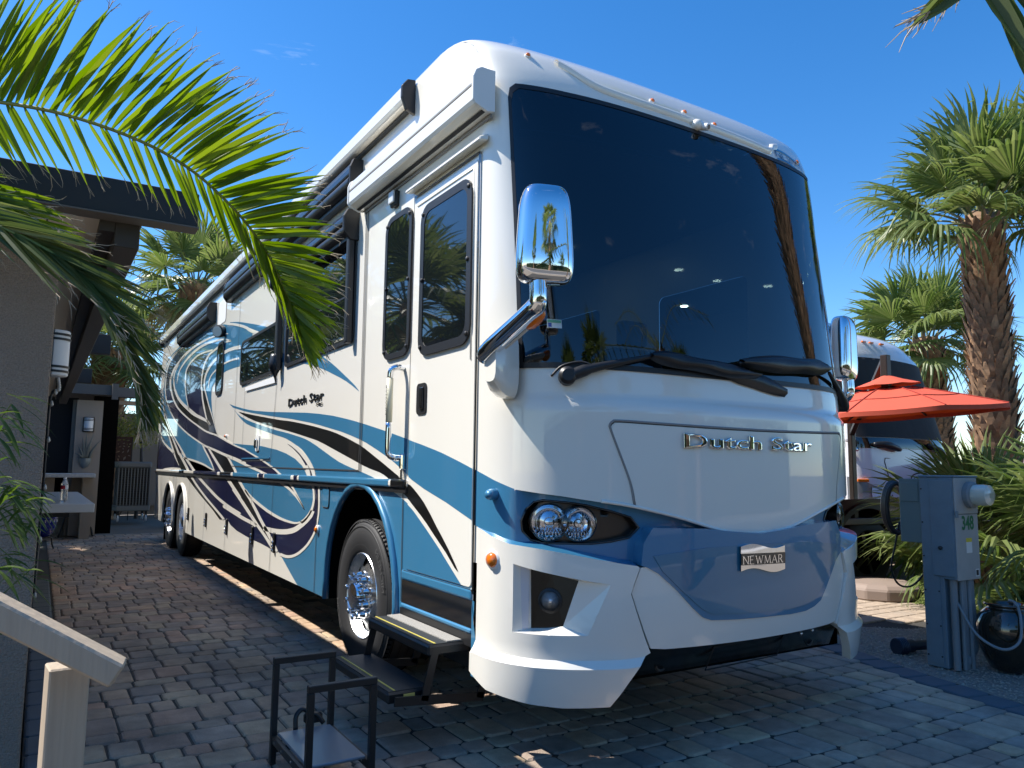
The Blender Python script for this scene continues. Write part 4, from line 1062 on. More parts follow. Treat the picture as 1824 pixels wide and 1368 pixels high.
window(7.02, 2.34, 7.44, 3.04, .12, .014, .03)
# front passenger pane beside the door
window(1.150, 2.135, 1.575, 3.11, .10, .014, .032, clips=6)
# entry door
door = wall_poly('entry_door', M['white'], rrect(.295, .80, 1.115, 3.12, .03), .0068, rv, th=.006)
# door frame strips
for q in ((.272, .77, .272, 3.15, .018, 'blackp'), (1.128, 1.36, 1.128, 3.15, .010, 'seam'), (.272, 3.148, 1.128, 3.148, .014, 'blackp'), (.272, .785, 1.15, .785, .012, 'seam')):
    m = MB(); wall_line(m, *q[:4], q[4], .0085); m.build('door_gasket', M[q[5]], door)
m = MB(); m.tube([S(y, z, .008) for y, z in ((.335, 2.0), (.335, 3.075), (1.075, 3.075))], .006, 6); m.build('door_bead', M['white'], door, smooth=True)
# the graphics run on over the door
for k, col, s in DECALS:
    poly = [(int(a) / 1000, int(b) / 1000) for a, b in (q.split(',') for q in s.split())]
    if min(p[0] for p in poly) > 1.1 or k == 'w': continue
    # clip to the door leaf (Sutherland-Hodgman)
    def clip(P, f, g):
        out = []
        for i in range(len(P)):
            a, b = P[i - 1], P[i]
            if f(b):
                if not f(a): out.append(g(a, b))
                out.append(b)
            elif f(a): out.append(g(a, b))
        return out
    def cutv(ax, v): return lambda a, b: tuple((v if i == ax else a[i] + (b[i] - a[i]) * (v - a[ax]) / (b[ax] - a[ax])) for i in (0, 1))
    P = clip(poly, lambda p: p[0] < 1.113, cutv(0, 1.113))
    if P: P = clip(P, lambda p: p[0] > .297, cutv(0, .297))
    if P: P = clip(P, lambda p: p[1] > .802, cutv(1, .802))
    if len(P) > 2:
        V, T = patch2d(P); MB().add([S(y, z, .0068 + LAY[k]) for y, z in V], T).build(col + '_graphic', GM[col], door, recalc=False)
window(.335, 2.095, .985, 3.03, .10, .020, .045, clips=6, parent=door, name='door_window')
# door latch: recessed black paddle
lt = wall_poly('door_latch', M['black'], rrect(.875, 1.735, 1.012, 1.925, .03), .014, door, th=.008)
m = MB(); m.box((-HW - .026, .905, 1.765), (-HW - .012, .955, 1.90)); m.build('paddle', M['blackp'], lt, bevel=.008, seg=2)
# drip cap over the door and porch lamp
m = MB(); m.prism([S(.19, 3.185, .0), S(.19, 3.175, .060), S(.19, 3.20, .055), S(.19, 3.225, 0)], (0, 0, 0), (0, .98, 0)); m.build('drip_rail', M['white'], rv, bevel=.006)
pl_ = MB().box((-HW - .035, 1.39, 3.175), (-HW, 1.485, 3.285)).build('porch_light', M['black'], rv, bevel=.012, seg=2)
MB().box((-HW - .05, 1.395, 3.195), (-HW - .034, 1.48, 3.28)).build('lens', pm('frosted_lens', (.6, .62, .64), .3), pl_, bevel=.01, seg=2)
# lower door trim, mirror kick plate
m = MB(); m.box((-HW - .012, .285, .735), (-HW + .01, 1.18, .79)); m.build('sill_strip', M['blue'], rv, bevel=.012, seg=2)
MB().box((-HW - .004, .285, .595), (-HW + .01, 1.18, .732)).build('kick_plate', pm('polished_steel', (.58, .54, .50), .07, metal=1.0), rv)
m = MB(); m.box((-HW - .010, .285, .565), (-HW + .01, 1.18, .592)); m.build('sill_edge', M['blue'], rv, bevel=.008)
MB().box((-HW - .003, .285, .50), (-HW + .02, 1.2, .563)).build('step_well', M['black'], rv)
# small blue corner return below the bumper end
V, T = patch2d([(.285, .56), (.285, .36), (.20, .36), (.225, .50), (.262, .62), (.285, .72)])
MB().add([S(y, z, .004) for y, z in V], T).build('corner_return', M['blue'], rv)
# grab handle
gh = MB().tube(cr([S(1.235, 2.045, 0), S(1.235, 2.05, .05), S(1.245, 2.03, .085), S(1.25, 1.98, .09)], 5), .020, 12).build('grab_handle', M['chrome'], rv, smooth=True)
MB().tube([S(1.25, 1.98, .09), S(1.25, 1.70, .09)], .021, 12).build('grip', pm('ivory_grip', (.72, .68, .50), .4, emit=None), gh, smooth=True)
vs, fs = text_mesh('NEWMAR', .030, 0, 1.0)
m = MB(); m.add([Vector((-HW - .1125, 1.25 + p.y * .9, 1.84 + p.x * 1.5)) for p in vs], fs); m.build('grip_lettering', M['black'], gh)
MB().tube(cr([S(1.25, 1.70, .09), S(1.25, 1.53, .09), S(1.245, 1.49, .08), S(1.235, 1.475, .05), S(1.235, 1.475, 0)], 5), .020, 12).build('lower_grip', M['chrome'], gh, smooth=True)
MB().box((-HW - .03, 1.175, 1.40), (-HW, 1.215, 1.50)).build('door_lock', M['chrome'], rv, bevel=.008)
m = MB(); m.tube([S(1.195, 1.40, .02), S(1.195, 1.345, .02)], .008, 8); m.build('hanging_key', M['alu'], rv)
# amber markers on the side and nubs
for ph_, y, z, r in ((0, 2.866, .911, .036), (0, 6.61, 1.777, .022)):
    b = MB().lathe([(r, 0), (r, .012), (r * .8, .018)], S(y, z), (-1, 0, 0), 16).build('marker_light', M['white2'], rv, smooth=SMA)
    MB().lathe([(r * .85, .01), (r * .75, .024), (r * .2, .034)], S(y, z), (-1, 0, 0), 16).build('amber_lens', M['amber'], b, smooth=True)
for s in (-1, 1):
    p = cap(s * 78.6, .965, .02); n = capn(s * 78.6, .96)
    b = MB().lathe([(.048, -.01), (.048, .010), (.04, .016)], p, n, 18).build('marker_light', M['white2'], rv, smooth=SMA)
    MB().lathe([(.040, .008), (.034, .026), (.008, .036)], p, n, 18).build('amber_lens', M['amber'], b, smooth=True)
    p = cap(s * 80, 1.285, 0); n = capn(s * 80, 1.285)
    MB().tube([p - n * .01, p + n * .03, p + n * .045 + Vector((0, -.01, 0)), p + n * .055 + Vector((0, -.03, .0))], [.030, .030, .026, .010], 14).build('corner_nub', M['blue'], rv, smooth=True)
# bay latches, fuel flap, water handle, scene lamp
for y in (4.148, 5.02, 6.30, 7.615, 9.00 + .03):
    l = MB().box((-HW - .022, y - .028, .60), (-HW, y + .028, .79)).build('bay_latch', M['black'], rv, bevel=.008)
    for dz in (.625, .665, .70):
        MB().lathe([(.016, 0), (.014, .012), (.004, .018)], S(y, dz, .02), (-1, 0, 0), 10).build('latch_button', M['chrome'], l, smooth=True)
wall_poly('fuel_flap', M['blue'], rrect(2.615, 1.10, 2.775, 1.255, .03), .0085, rv, th=.004)
m = MB(); rr = rrect(2.612, 1.097, 2.778, 1.258, .033); m.tube([S(y, z, .006) for y, z in rr + rr[:1]], .004, 5); m.build('flap_seam', M['seam'], rv)
h = wall_poly('slide_latch', M['white2'], rrect(4.93, 1.57, 5.07, 1.74, .03), .012, rv, th=.01)
MB().box((-HW - .04, 4.97, 1.60), (-HW - .01, 5.03, 1.70)).build('lever', M['alu'], h, bevel=.01)
sl = MB().tube([S(7.12, 3.18, 0), S(7.10, 3.17, .05)], .03, 10).build('scene_light', M['black'], rv)
MB().lathe([(.06, 0), (.085, .02), (.085, .09), (.07, .10)], S(7.10, 3.17, .03), (-.75, -.65, -.25), 16).build('lamp_can', M['black'], sl, smooth=SMA)
MB().lathe([(.068, .101), (.068, .106)], S(7.10, 3.17, .03), (-.75, -.65, -.25), 16).build('lamp_lens', M['lens'] if False else pm('lamp_lens', (.65, .63, .55), .2), sl)
wall_poly('outlet_cover', M['white2'], rrect(7.05, 3.30, 7.55, 3.62, .05), .006, rv)
wall_poly('slide_sill', M['white2'], [(4.36, 2.24), (5.66, 2.26), (5.66, 2.30), (4.36, 2.30)], .016, rv, th=.016)
MB().box((-HW - .010, 4.48, 1.49), (-HW, 5.70, 1.505)).build('bay_trim', M['blue'], rv)

# --- awnings
def roller(name, y0, y1, z, dz, pr, mat, cover):
    """window or slide awning: rolled tube under a cover with end caps"""
    a = empty(name, (0, 0, 0), parent=rv)
    sec = [(0, z), (pr * .75, z - .01), (pr, z - dz * .28), (pr, z - dz * .45), (pr * .9, z - dz * .5), (0, z - dz * .5)]
    m = MB(); m.prism([S(y0, zz, o) for o, zz in sec], (0, 0, 0), (0, y1 - y0, 0)); m.build('cover', cover, a, bevel=.006)
    m = MB(); m.tube([S(y0 + .02, z - dz * .68, pr * .55), S(y1 - .02, z - dz * .68, pr * .55)], dz * .22, 12); m.build('roller', mat, a, smooth=SMA)
    m = MB(); m.box((-HW - pr * .62, y0 + .02, z - dz * 1.02), (-HW - .005, y1 - .02, z - dz * .92)); m.build('lead_bar', mat, a)
    for y in (y0 - .015, y1):
        sec2 = [(0, z + .01), (pr * .8, z + .005), (pr * 1.06, z - dz * .25), (pr * 1.04, z - dz * .8), (pr * .6, z - dz * 1.05), (0, z - dz * 1.05)]
        m = MB(); m.prism([S(y, zz, o) for o, zz in sec2], (0, 0, 0), (0, .03, 0)); m.build('end_cap', M['black'], a, bevel=.006)
    return a
# roof-edge slide topper: white wrapped cover with dark rail below
def topper(y0, y1, z):
    a = empty('slide_topper', (0, 0, 0), parent=rv)
    sec = [(0, z), (.055, z - .006), (.085, z - .05), (.085, z - .13), (.07, z - .165), (0, z - .165)]
    m = MB(); m.prism([S(y0, zz, o) for o, zz in sec], (0, 0, 0), (0, y1 - y0, 0)); m.build('fabric_cover', M['white'], a, bevel=.012, seg=2)
    m = MB(); m.box((-HW - .03, y0 + .02, z - .185), (-HW, y1 - .02, z - .164)); m.build('rail', M['black'], a)
    for y in (y0 - .016, y1):
        m = MB(); m.prism([S(y, zz, o * 1.08) for o, zz in [(0, z + .008), (.055, z), (.09, z - .05), (.09, z - .13), (.06, z - .21), (0, z - .235)]], (0, 0, 0), (0, .03, 0)); m.build('end_cap', M['black'], a, bevel=.005)
topper(1.19, 13.05, 3.965)
roller('slide_awning', 2.13, 6.75, 3.745, .25, .10, M['fabricblk'], pm('dark_satin_cover', (.05, .055, .065), .25, metal=.6))
roller('window_awning', 2.17, 4.30, 3.36, .22, .12, M['fabricblk'], pm('dark_satin_cover2', (.045, .05, .06), .22, metal=.6))
roller('window_awning', 7.75, 10.4, 3.66, .26, .12, M['fabricblk'], pm('dark_satin_cover3', (.045, .05, .06), .22, metal=.6))
for y in (2.20, 4.20):
    m = MB(); m.bar(S(y, 3.22, .05), S(y, 2.34, .045), .085 if y > 3 else .06, .05, up=(1, 0, 0)); m.build('awning_arm', M['black'], rv, bevel=.008)
    m = MB(); m.bar(S(y + .05, 3.22, .03), S(y + .05, 2.42, .03), .03, .03, up=(1, 0, 0)); m.build('awning_strut', M['black'], rv)
m = MB(); m.tube(cr([S(4.23, 2.5, .055), S(4.22, 2.35, .06), S(4.23, 2.22, .045)], 5), [.05, .055, .06, .062, .06, .05, .035, .02, .012, .008, .006], 10); m.build('awning_boot', M['fabricblk'], rv, smooth=True)
# patio awning case above the door
aw = empty('patio_awning', (0, 0, 0), parent=rv)
sec = [(0, 3.325), (.045, 3.318), (.118, 3.345), (.130, 3.365), (.130, 3.44), (.124, 3.45), (.130, 3.46), (.130, 3.485), (.115, 3.525), (.085, 3.545), (0, 3.545)]
m = MB(); m.prism([S(.145, z, o) for o, z in sec], (0, 0, 0), (0, 1.90, 0)); m.build('case', M['white'], aw, bevel=.003, bev_ang=.9)
for y in (.125, 2.045):
    m = MB(); m.prism([S(y, z, o * 1.02) for o, z in [(0, 3.318), (.045, 3.31), (.12, 3.338), (.134, 3.36), (.134, 3.49), (.118, 3.53), (.085, 3.552), (0, 3.552)]], (0, 0, 0), (0, .02, 0)); m.build('end_plate', M['white2'], aw, bevel=.003)
m = MB(); m.box((-HW - .122, .15, 3.447), (-HW - .10, 2.04, 3.4535), Matrix.Translation((-.0095, 0, 0))); m.build('case_groove', M['greyseal'], aw)
m = MB(); m.add([S(.15, 3.3195, .047), S(2.04, 3.3195, .047), S(2.04, 3.327, .070), S(.15, 3.327, .070)], [(0, 1, 2, 3)]); m.v = [p + Vector((0, 0, -.004)) for p in m.v]; m.build('case_slot', M['seam'], aw)
m = MB(); m.box((-HW - .012, .16, 3.30), (-HW, 2.03, 3.322)); m.build('mounting_rail', M['greyseal'], aw)

# --- mirrors
def mirror(s):
    mr = empty('side_mirror', (0, 0, 0), parent=rv)
    X = lambda x, y, z: Vector((-x + .12, y + .52, z - (.18 if z > .5 else 0))) if s > 0 else Vector((x, y, z))      # written for the door side (x<0); the far one sits lower and further back
    # white bracket on the corner
    m = MB()
    secs = []
    for t, (cx, cy, cz, hy, hz) in enumerate(((-1.29 - (-.12 if s > 0 else 0), .02, 1.93, .09, .17), (-1.36, -.02, 1.92, .085, .155), (-1.43, -.07, 1.915, .075, .125), (-1.475, -.10, 1.915, .055, .085))):
        ring = []
        for k in range(16):
            a = 2 * math.pi * k / 16; ca, sa = math.cos(a), math.sin(a)
            ring.append(X(cx, cy + hy * math.copysign(abs(ca) ** .6, ca), cz + hz * math.copysign(abs(sa) ** .6, sa)))
        secs.append(ring + ring[:1])
    m.grid(secs); m.add(secs[-1][:-1], [tuple(range(16))])
    m.build('bracket', M['white'], mr, smooth=SMA, merge=True)
    # chrome arm
    P0 = X(-1.47, -.10, 2.00); P1 = X(-1.44, -.42, 2.13); P2 = X(-1.44, -.46, 2.165); P3 = X(-1.44, -.46, 2.25)
    m = MB(); m.tube(cr([X(-1.455, -.02, 1.965), P0 + Vector((0, 0, -.005)), P1, P2, P3], 5), [.046] * 4 + [.045] * 8 + [.04] * 9, 16); arm = m.build('arm', M['chrome'], mr, smooth=SMA)
    m = MB(); m.tube([X(-1.40, -.05, 1.985), X(-1.405, -.38, 2.09)], .016, 8); m.build('lower_arm', M['white2'], mr, smooth=SMA)
    m = MB(); m.tube(cr([X(-1.42, -.33, 2.072), X(-1.415, -.38, 2.085), X(-1.41, -.43, 2.11), X(-1.41, -.45, 2.135)], 4), [.018, .026, .03, .032, .033, .033, .032, .030, .028, .026, .022, .018, .010], 12); m.build('turn_light', M['amber'], mr, smooth=True)
    # chrome head: rounded shell, tall, wider at the bottom
    m = MB(); rows = []
    HB, HT = 2.245, 2.70
    for j in range(23):
        t = .5 - .5 * math.cos(math.pi * j / 22); z = HB + (HT - HB) * t
        e = max(0, 1 - abs(2 * t - 1) ** 4.5) ** .36
        w = (.142 - .028 * t) * (.50 + .50 * e); dp = .075 * (.35 + .65 * e)
        ring = []
        for k in range(28):
            a = 2 * math.pi * k / 28; ca, sa = math.cos(a), math.sin(a)
            lx = w * math.copysign(abs(ca) ** .55, ca); ly = dp * math.copysign(abs(sa) ** .75, sa)
            ring.append(X(-1.405, -.46, 0) + Vector((0, 0, z - (.18 if s > 0 else 0))) + Matrix.Rotation((-.30 if s < 0 else .30), 3, 'Z') @ Vector((lx, ly, 0)))
        rows.append(ring + ring[:1])
    m.grid(rows); m.add(rows[0][:-1], [tuple(range(28))]); m.add(rows[-1][:-1], [tuple(range(28))])
    m.build('mirror_head', M['chrome'], mr, smooth=SMA, merge=True)
    # dark glass on the rear face
    c0 = X(-1.405, -.46, 0)
    R = Matrix.Rotation((-.30 if s < 0 else .30), 3, 'Z')
    m = MB(); m.add([c0 + R @ Vector((x, .078, z - (.18 if s > 0 else 0))) for x, z in rrect(-.105, 2.30, .105, 2.66, .04)], [tuple(range(24))]); m.build('mirror_glass', M['chrome'], mr)
mirror(-1)
mirror(1)

# --- wipers with covers
def wiper(base, tip, bl0, bl1, cover):
    w_ = empty('wiper', (0, 0, 0), parent=rv)
    b = cap(*base, .03); t_ = cap(*tip, .045)
    mid = b.lerp(t_, .28) + Vector((0, -.02, .012))
    MB().lathe([(.045, -.03), (.045, .03), (.03, .045)], b, capn(*base), 16).build('pivot', M['black'], w_, smooth=SMA)
    m = MB(); m.tube(cr([b + Vector((0, -.02, 0)), mid, t_], 6), [.030] * 5 + [.024, .022, .020, .018, .016, .014, .012, .010], 10); m.build('arm', M['black'], w_, smooth=True)
    a0 = cap(*bl0, .03); a1 = cap(*bl1, .03)
    m = MB(); pts = [cap(bl0[0] + (bl1[0] - bl0[0]) * k / 16, bl0[1] + (bl1[1] - bl0[1]) * k / 16, .035) for k in range(17)]
    m.tube(pts, .012, 8); m.build('blade', M['black'], w_, smooth=True)
    if cover:
        m = MB(); rows = []
        for k in range(17):
            t = k / 16; e = math.sin(math.pi * min(1, max(0, t))) ** .45
            p = pts[k]; n = capn(bl0[0] + (bl1[0] - bl0[0]) * t, bl0[1])
            up = Vector((0, 0, 1)); hh = cover * (.35 + .65 * e) * (1 + .12 * math.sin(9 * t))
            rows.append([p - up * hh * .7 + n * .004, p - up * hh * .4 + n * .030, p + n * (.042 + .01 * math.sin(14 * t)), p + up * hh * .6 + n * .026, p + up * hh + n * .002, p - n * .012, p - up * hh * .7 + n * .004])
        m.grid(rows); m.build('cover', M['fabricblk'], w_, smooth=True)
wiper((-49.4, 1.872), (-21, 2.0), (-24, 1.985), (1.0, 1.935), .05)
wiper((62, 1.86), (31, 2.02), (-1, 2.0), (30, 2.04), .062)
# loose end of the left cover drooping over the paint
m = MB(); rows = []
for k in range(9):
    t = k / 8; ph = -4 + 13 * t; z = 1.955 - .085 * t; hh = .028 + .022 * math.sin(math.pi * min(1, t * .92 + .05))
    rows.append([cap(ph, z - hh, .010), cap(ph, z - hh * .4, .034), cap(ph, z + hh * .4, .036), cap(ph, z + hh, .010)])
m.grid(rows); m.build('wiper_cover_end', M['fabricblk'], rv, smooth=True)
m = MB(); m.tube(cr([cap(-55, 1.875, .008), cap(-51, 1.925, .02), cap(-45, 1.945, .03), cap(-41.5, 1.925, .045)], 5), .006, 6); m.build('washer_hose', M['black'], rv, smooth=True)

# inspection sticker low in the windshield corner
stk = cap_patch('windshield_sticker', pm('sticker_white', (.62, .68, .66), .5), [(-55.6, 2.125), (-50.2, 2.120), (-50.2, 2.165), (-55.6, 2.170)], off=.0065, step=(3, .05))
cap_patch('sticker_print', pm('sticker_green', (.10, .32, .20), .5), [(-55.4, 2.152), (-50.4, 2.147), (-50.4, 2.162), (-55.4, 2.167)], off=.0085, step=(3, .05), parent=stk)
cap_patch('sticker_logo', pm('sticker_blue', (.03, .08, .30), .5), [(-55.2, 2.128), (-53.9, 2.127), (-53.9, 2.149), (-55.2, 2.150)], off=.0085, step=(3, .05), parent=stk)

# --- wheels
def wheel(x, y, side, detail=True, rear=False):
    w = empty('wheel', (x, y, .525), parent=rv)
    ax = Vector((side, 0, 0))
    m = MB(); W2 = .15
    m.lathe([(.30, -W2 + .01), (.40, -W2), (.485, -W2 + .012), (.518, -W2 + .04), (.525, -W2 + .07), (.527, 0), (.525, W2 - .07), (.518, W2 - .04), (.485, W2 - .012), (.40, W2), (.31, W2 - .008), (.285, W2 - .03)], (0, 0, 0), ax, 56, cap=False)
    ty = m.build('tyre', M['rubber'], w, smooth=True)
    m = MB()
    for r in (.512, .47, .40, .345):
        m.lathe([(r, W2 - .018 if r > .5 else W2 - .006), (r + .006, W2 - .004 if r < .5 else W2 - .022), (r + .012, W2 - .022 if r > .5 else W2 - .010)], (0, 0, 0), ax, 56, cap=False)
    m.build('sidewall_ribs', M['rubber'], ty, smooth=True)
    for xo in (-.09, -.03, .03, .09):
        m = MB(); m.lathe([(.5285, xo - .006), (.520, xo - .004), (.520, xo + .004), (.5285, xo + .006)], (0, 0, 0), ax, 56, cap=False); m.build('tread_groove', M['blackm'], ty)
    # shoulder sipes
    m = MB()
    for k in range(90):
        a = 2 * math.pi * k / 90; d = Vector((0, math.cos(a), math.sin(a))); t_ = Vector((0, -math.sin(a), math.cos(a)))
        c = d * .520 + ax * (W2 - .035)
        m.add([c - t_ * .006 + ax * .012 + d * .003, c + t_ * .006 + ax * .012 + d * .003, c + t_ * .006 - ax * .012 + d * .010, c - t_ * .006 - ax * .012 + d * .010], [(0, 1, 2, 3)])
    sp = m.build('shoulder_sipes', M['blackm'], ty); sp['kind'] = 'stuff'
    if detail:
        # raised maker lettering round the sidewall
        vs, fs = text_mesh('MICHELIN', .060, .0, 1.15)
        for a0 in (math.radians(150), math.radians(-30)):
            m = MB()
            for p in vs: pass
            m.add([Vector((side * (W2 + .003), 0, 0)) + (Vector((0, math.cos(a0 + p.x / .435 * side * (1 if side < 0 else -1) * -1 * -1), math.sin(a0 + p.x / .435 * side * (1 if side < 0 else -1) * -1 * -1)))) * (.435 + p.y) for p in vs], fs)
            m.build('tyre_lettering', pm('tyre_letter', (.07, .07, .07), .55), ty)
    rim = MB()
    if not rear:
        prof = [(.30, W2 - .025), (.288, W2 - .012), (.280, W2 - .02), (.272, W2 - .05), (.25, W2 - .075), (.20, W2 - .055), (.165, W2 - .035), (.15, W2 - .03), (.10, W2 - .028)]
        hubp = [(.105, W2 - .03), (.10, W2 + .02), (.085, W2 + .05), (.03, W2 + .06)]
        nutx = W2 - .034; rb = .142
    else:
        prof = [(.30, W2 - .025), (.288, W2 - .012), (.280, W2 - .02), (.268, -.02), (.22, -.05), (.165, -.04), (.15, -.035), (.10, -.03)]
        hubp = [(.105, -.03), (.10, W2 - .06), (.085, W2 - .02), (.03, W2 - .01)]
        nutx = -.036; rb = .142
    rim.lathe(prof, (0, 0, 0), ax, 48, cap=False)
    rm = rim.build('rim', M['rimalu'], w, smooth=SMA)
    MB().lathe(hubp, (0, 0, 0), ax, 24).build('hub', M['chrome'], w, smooth=SMA)
    for k in range(10):
        a = 2 * math.pi * (k + .5) / 10
        c = Vector((0, math.cos(a), math.sin(a)))
        MB().lathe([(.027, 0), (.027, .03), (.022, .038), (.018, .06), (.016, .066), (.019, .072), (.016, .086), (.005, .09)], c * rb + ax * nutx, ax, 10).build('lug_nut', M['chrome'], w, smooth=True)
        a = 2 * math.pi * k / 10; c = Vector((0, math.cos(a), math.sin(a)))
        if k % 2 == 0 or True:
            m = MB(); n = (ax + c * .35).normalized()
            m.lathe([(.029, -.012), (.031, .004), (.026, .005)], c * .226 + ax * ((W2 - .066) if not rear else -.045), n, 14, cap=False); m.lathe([(.026, .004), (.001, .0045)], c * .226 + ax * ((W2 - .066) if not rear else -.045), n, 14)
            m.build('hand_hole', M['blackm'], rm)
    return w
wheel(-HW + .16, FW, -1)
wheel(-HW + .17, RW[0], -1, False, True)
wheel(-HW + .17, RW[1], -1, False)
wheel(HW - .16, FW, 1, False)
wheel(HW - .17, RW[0], 1, False, True)
MB().box((-1.25, 12.15, .06), (-.45, 12.17, .5)).build('mud_flap', M['blackm'], rv)

# --- folding entry steps
st = empty('entry_step', (0, 0, 0), parent=rv)
def tread(x0, x1, y0, y1, z, nm):
    m = MB(); m.box((x0, y0, z - .055), (x1, y1, z)); t = m.build(nm, M['metalblk'], st, bevel=.010)
    MB().box((x0 + .012, y0 + .012, z), (x1 - .012, y1 - .012, z + .004)).build('rubber_pad', M['stepblk'], t)
    MB().box((x0 + .040, y0 + .015, z + .0045), (x0 + .049, y1 - .015, z + .0065)).build('yellow_line', M['yellow'], t)
    return t
t1 = tread(-1.545, -1.30, .36, 1.20, .515, 'upper_tread')
MB().box((-1.43, .38, .5195), (-1.345, 1.18, .5245)).build('grip_mat', M['mat'], t1)
t2 = tread(-1.745, -1.50, .40, 1.22, .300, 'lower_tread')
for y in (.365, 1.185):
    m = MB(); m.bar((-1.50, y, .50), (-1.56, y, .25), .012, .04, up=(1, 0, 0)); m.build('step_link', M['metalblk'], st)
    m = MB(); m.bar((-1.72, y, .265), (-1.22, y, .225), .012, .045); m.build('step_rail', M['metalblk'], st)
    m = MB(); m.bar((-1.24, y, .22), (-1.16, y, .46), .012, .045, up=(1, 0, 0)); m.build('step_link', M['metalblk'], st)
MB().box((-1.16, .40, .30), (-1.14, 1.18, .50)).build('step_back', M['metalblk'], st)
MB().box((-1.66, .3905, .262), (-1.60, .3945, .288)).build('warning_label', pm('label_yellow', (.55, .45, .12), .5), st)

# ------------------------------------------------------------------ other things on the pavers
# frame step with two hand loops and grey platform
hs_ = base('frame_step', (-2.10, .32, 0))
tag(hs_, 'low black metal frame with two square hand loops and a grey platform', 'step stand')
for y in (.59, .04):
    x0, x1 = -2.245, -1.965
    for x in (x0, x1): MB().box((x - .014, y - .016, 0.0), (x + .014, y + .016, .462)).build('upright', M['metalblk'], hs_, bevel=.003)
    MB().box((x0 - .014, y - .016, .4621), (x1 + .014, y + .016, .492)).build('top_bar', M['metalblk'], hs_, bevel=.003)
    MB().box((x0 + .0141, y - .013, .055), (x1 - .0141, y + .013, .08)).build('lower_bar', M['metalblk'], hs_)
for x in (-2.245, -1.965):
    MB().box((x - .010, .0561, .10), (x + .010, .5739, .135)).build('side_rail', M['metalblk'], hs_)
    for y in (.12, .25, .40, .52):
        MB().lathe([(.006, 0), (.006, .004)], (x - .010, y, .118), (-1, 0, 0), 8).build('rivet', M['alu'], hs_)
MB().box((-2.234, .075, .136), (-1.976, .560, .150)).build('platform', pm('grey_platform', (.22, .25, .28), .28, metal=.2, coat=.3), hs_, bevel=.004)
MB().tube(cr([(-2.14, .585, .14), (-2.135, .60, .20), (-2.10, .61, .225), (-2.06, .60, .20), (-2.03, .60, .19), (-2.0, .59, .15)], 5), .012, 8).build('strap', M['fabricblk'], hs_, smooth=True)
MB().box((-2.09, .60, .15), (-2.0, .64, .20)).build('buckle', M['black'], hs_, bevel=.01)
# ------------------------------------------------------------------ house with deep eaves on the left
M['stucco'] = pm('taupe_stucco', (.42, .335, .262), .92, bump=(110, 1.0, .02), vary=(130, 1.0, (.27, .21, .162)))
M['stuccol'] = pm('tan_stucco', (.34, .285, .23), .92, bump=(120, .7, .006))
M['fascia'] = pm('dark_fascia', (.022, .020, .019), .55, bump=(60, .1, .002))
M['fascia2'] = pm('brown_beam', (.050, .041, .034), .6, bump=(40, .2, .003, (1, 12, 1)))
M['soffit'] = pm('soffit_board', (.80, .71, .59), .8, bump=(8, .2, .004, (1, 14, 1)))
M['screen'] = pm('black_shade_cloth', (.010, .010, .011), .9)
hs = base('patio_house', (-3.4, 1.25, 0)); tag(hs, 'taupe stucco house with dark overhanging roof beams', 'house')
MB().box((-3.53, 1.10, -.05), (-3.272, 1.42, 2.52)).build('column', M['stucco'], hs, bevel=.012, seg=2)
MB().box((-6.6, .76, 2.592), (-2.945, 12.2, 2.61)).build('soffit', M['soffit'], hs)
for k in range(14):
    x = -6.4 + k * .255
    if x > -3.0: break
    MB().box((x, .95, 2.5905), (x + .006, 12.1, 2.5955)).build('soffit_joint', M['fascia2'], hs)
MB().box((-6.8, .80, 2.611), (-2.93, 12.3, 2.74)).build('roof_deck', M['fascia'], hs)
MB().box((-6.8, .70, 2.588), (-2.70, .80, 2.758)).build('front_fascia', M['fascia'], hs, bevel=.004)
MB().box((-6.8, .69, 2.580), (-2.695, .81, 2.5875)).build('fascia_trim', pm('fascia_trim', (.14, .12, .10), .6), hs)
MB().box((-3.055, .81, 2.46), (-2.945, 12.2, 2.591)).build('edge_beam', M['fascia2'], hs, bevel=.004)
MB().box((-3.12, .81, 2.53), (-3.056, 12.2, 2.5905)).build('inner_beam', M['fascia2'], hs)
for y in (6.15, 9.7):
    MB().box((-2.944, y, 2.62), (-2.70, y + .12, 2.84)).build('outrigger', M['fascia'], hs, bevel=.004)
MB().box((-6.6, .9, -.07), (-3.27, 13.2, -.004)).build('added_bounce_slab', pm('pale_bounce_concrete', (.42, .38, .33), .9, vary=(3, .5)), hs)  # pale floor added to bounce light up onto the soffit
MB().box((-6.7, 2.2, -.05), (-5.4, 12.2, 2.59)).build('house_wall', M['stuccol'], hs)
MB().box((-6.7, 1.42, -.05), (-3.80, 1.50, 2.59)).build('dark_screen', M['screen'], hs)
for y0, y1 in ((1.8, 4.6), (4.95, 7.9), (8.25, 12.1)):
    MB().box((-3.62, y0, .02), (-3.60, y1, 2.58)).build('roller_screen', M['screen'], hs)
for y0, y1 in ((1.8, 4.6), (4.95, 7.9), (8.25, 12.1)):
    MB().box((-3.66, y0, -.05), (-3.585, y1, .78)).build('added_knee_wall', M['stucco'], hs)  # low wall added so the kick plate and skirt mirror brown
for y in (4.6, 7.9):
    MB().box((-3.75, y, -.05), (-3.50, y + .35, 2.58)).build('column', M['stucco'], hs)
MB().box((-6.8, 4.0, 2.741), (-3.0, 12.3, 2.80)).build('roof_cap', M['fascia'], hs)
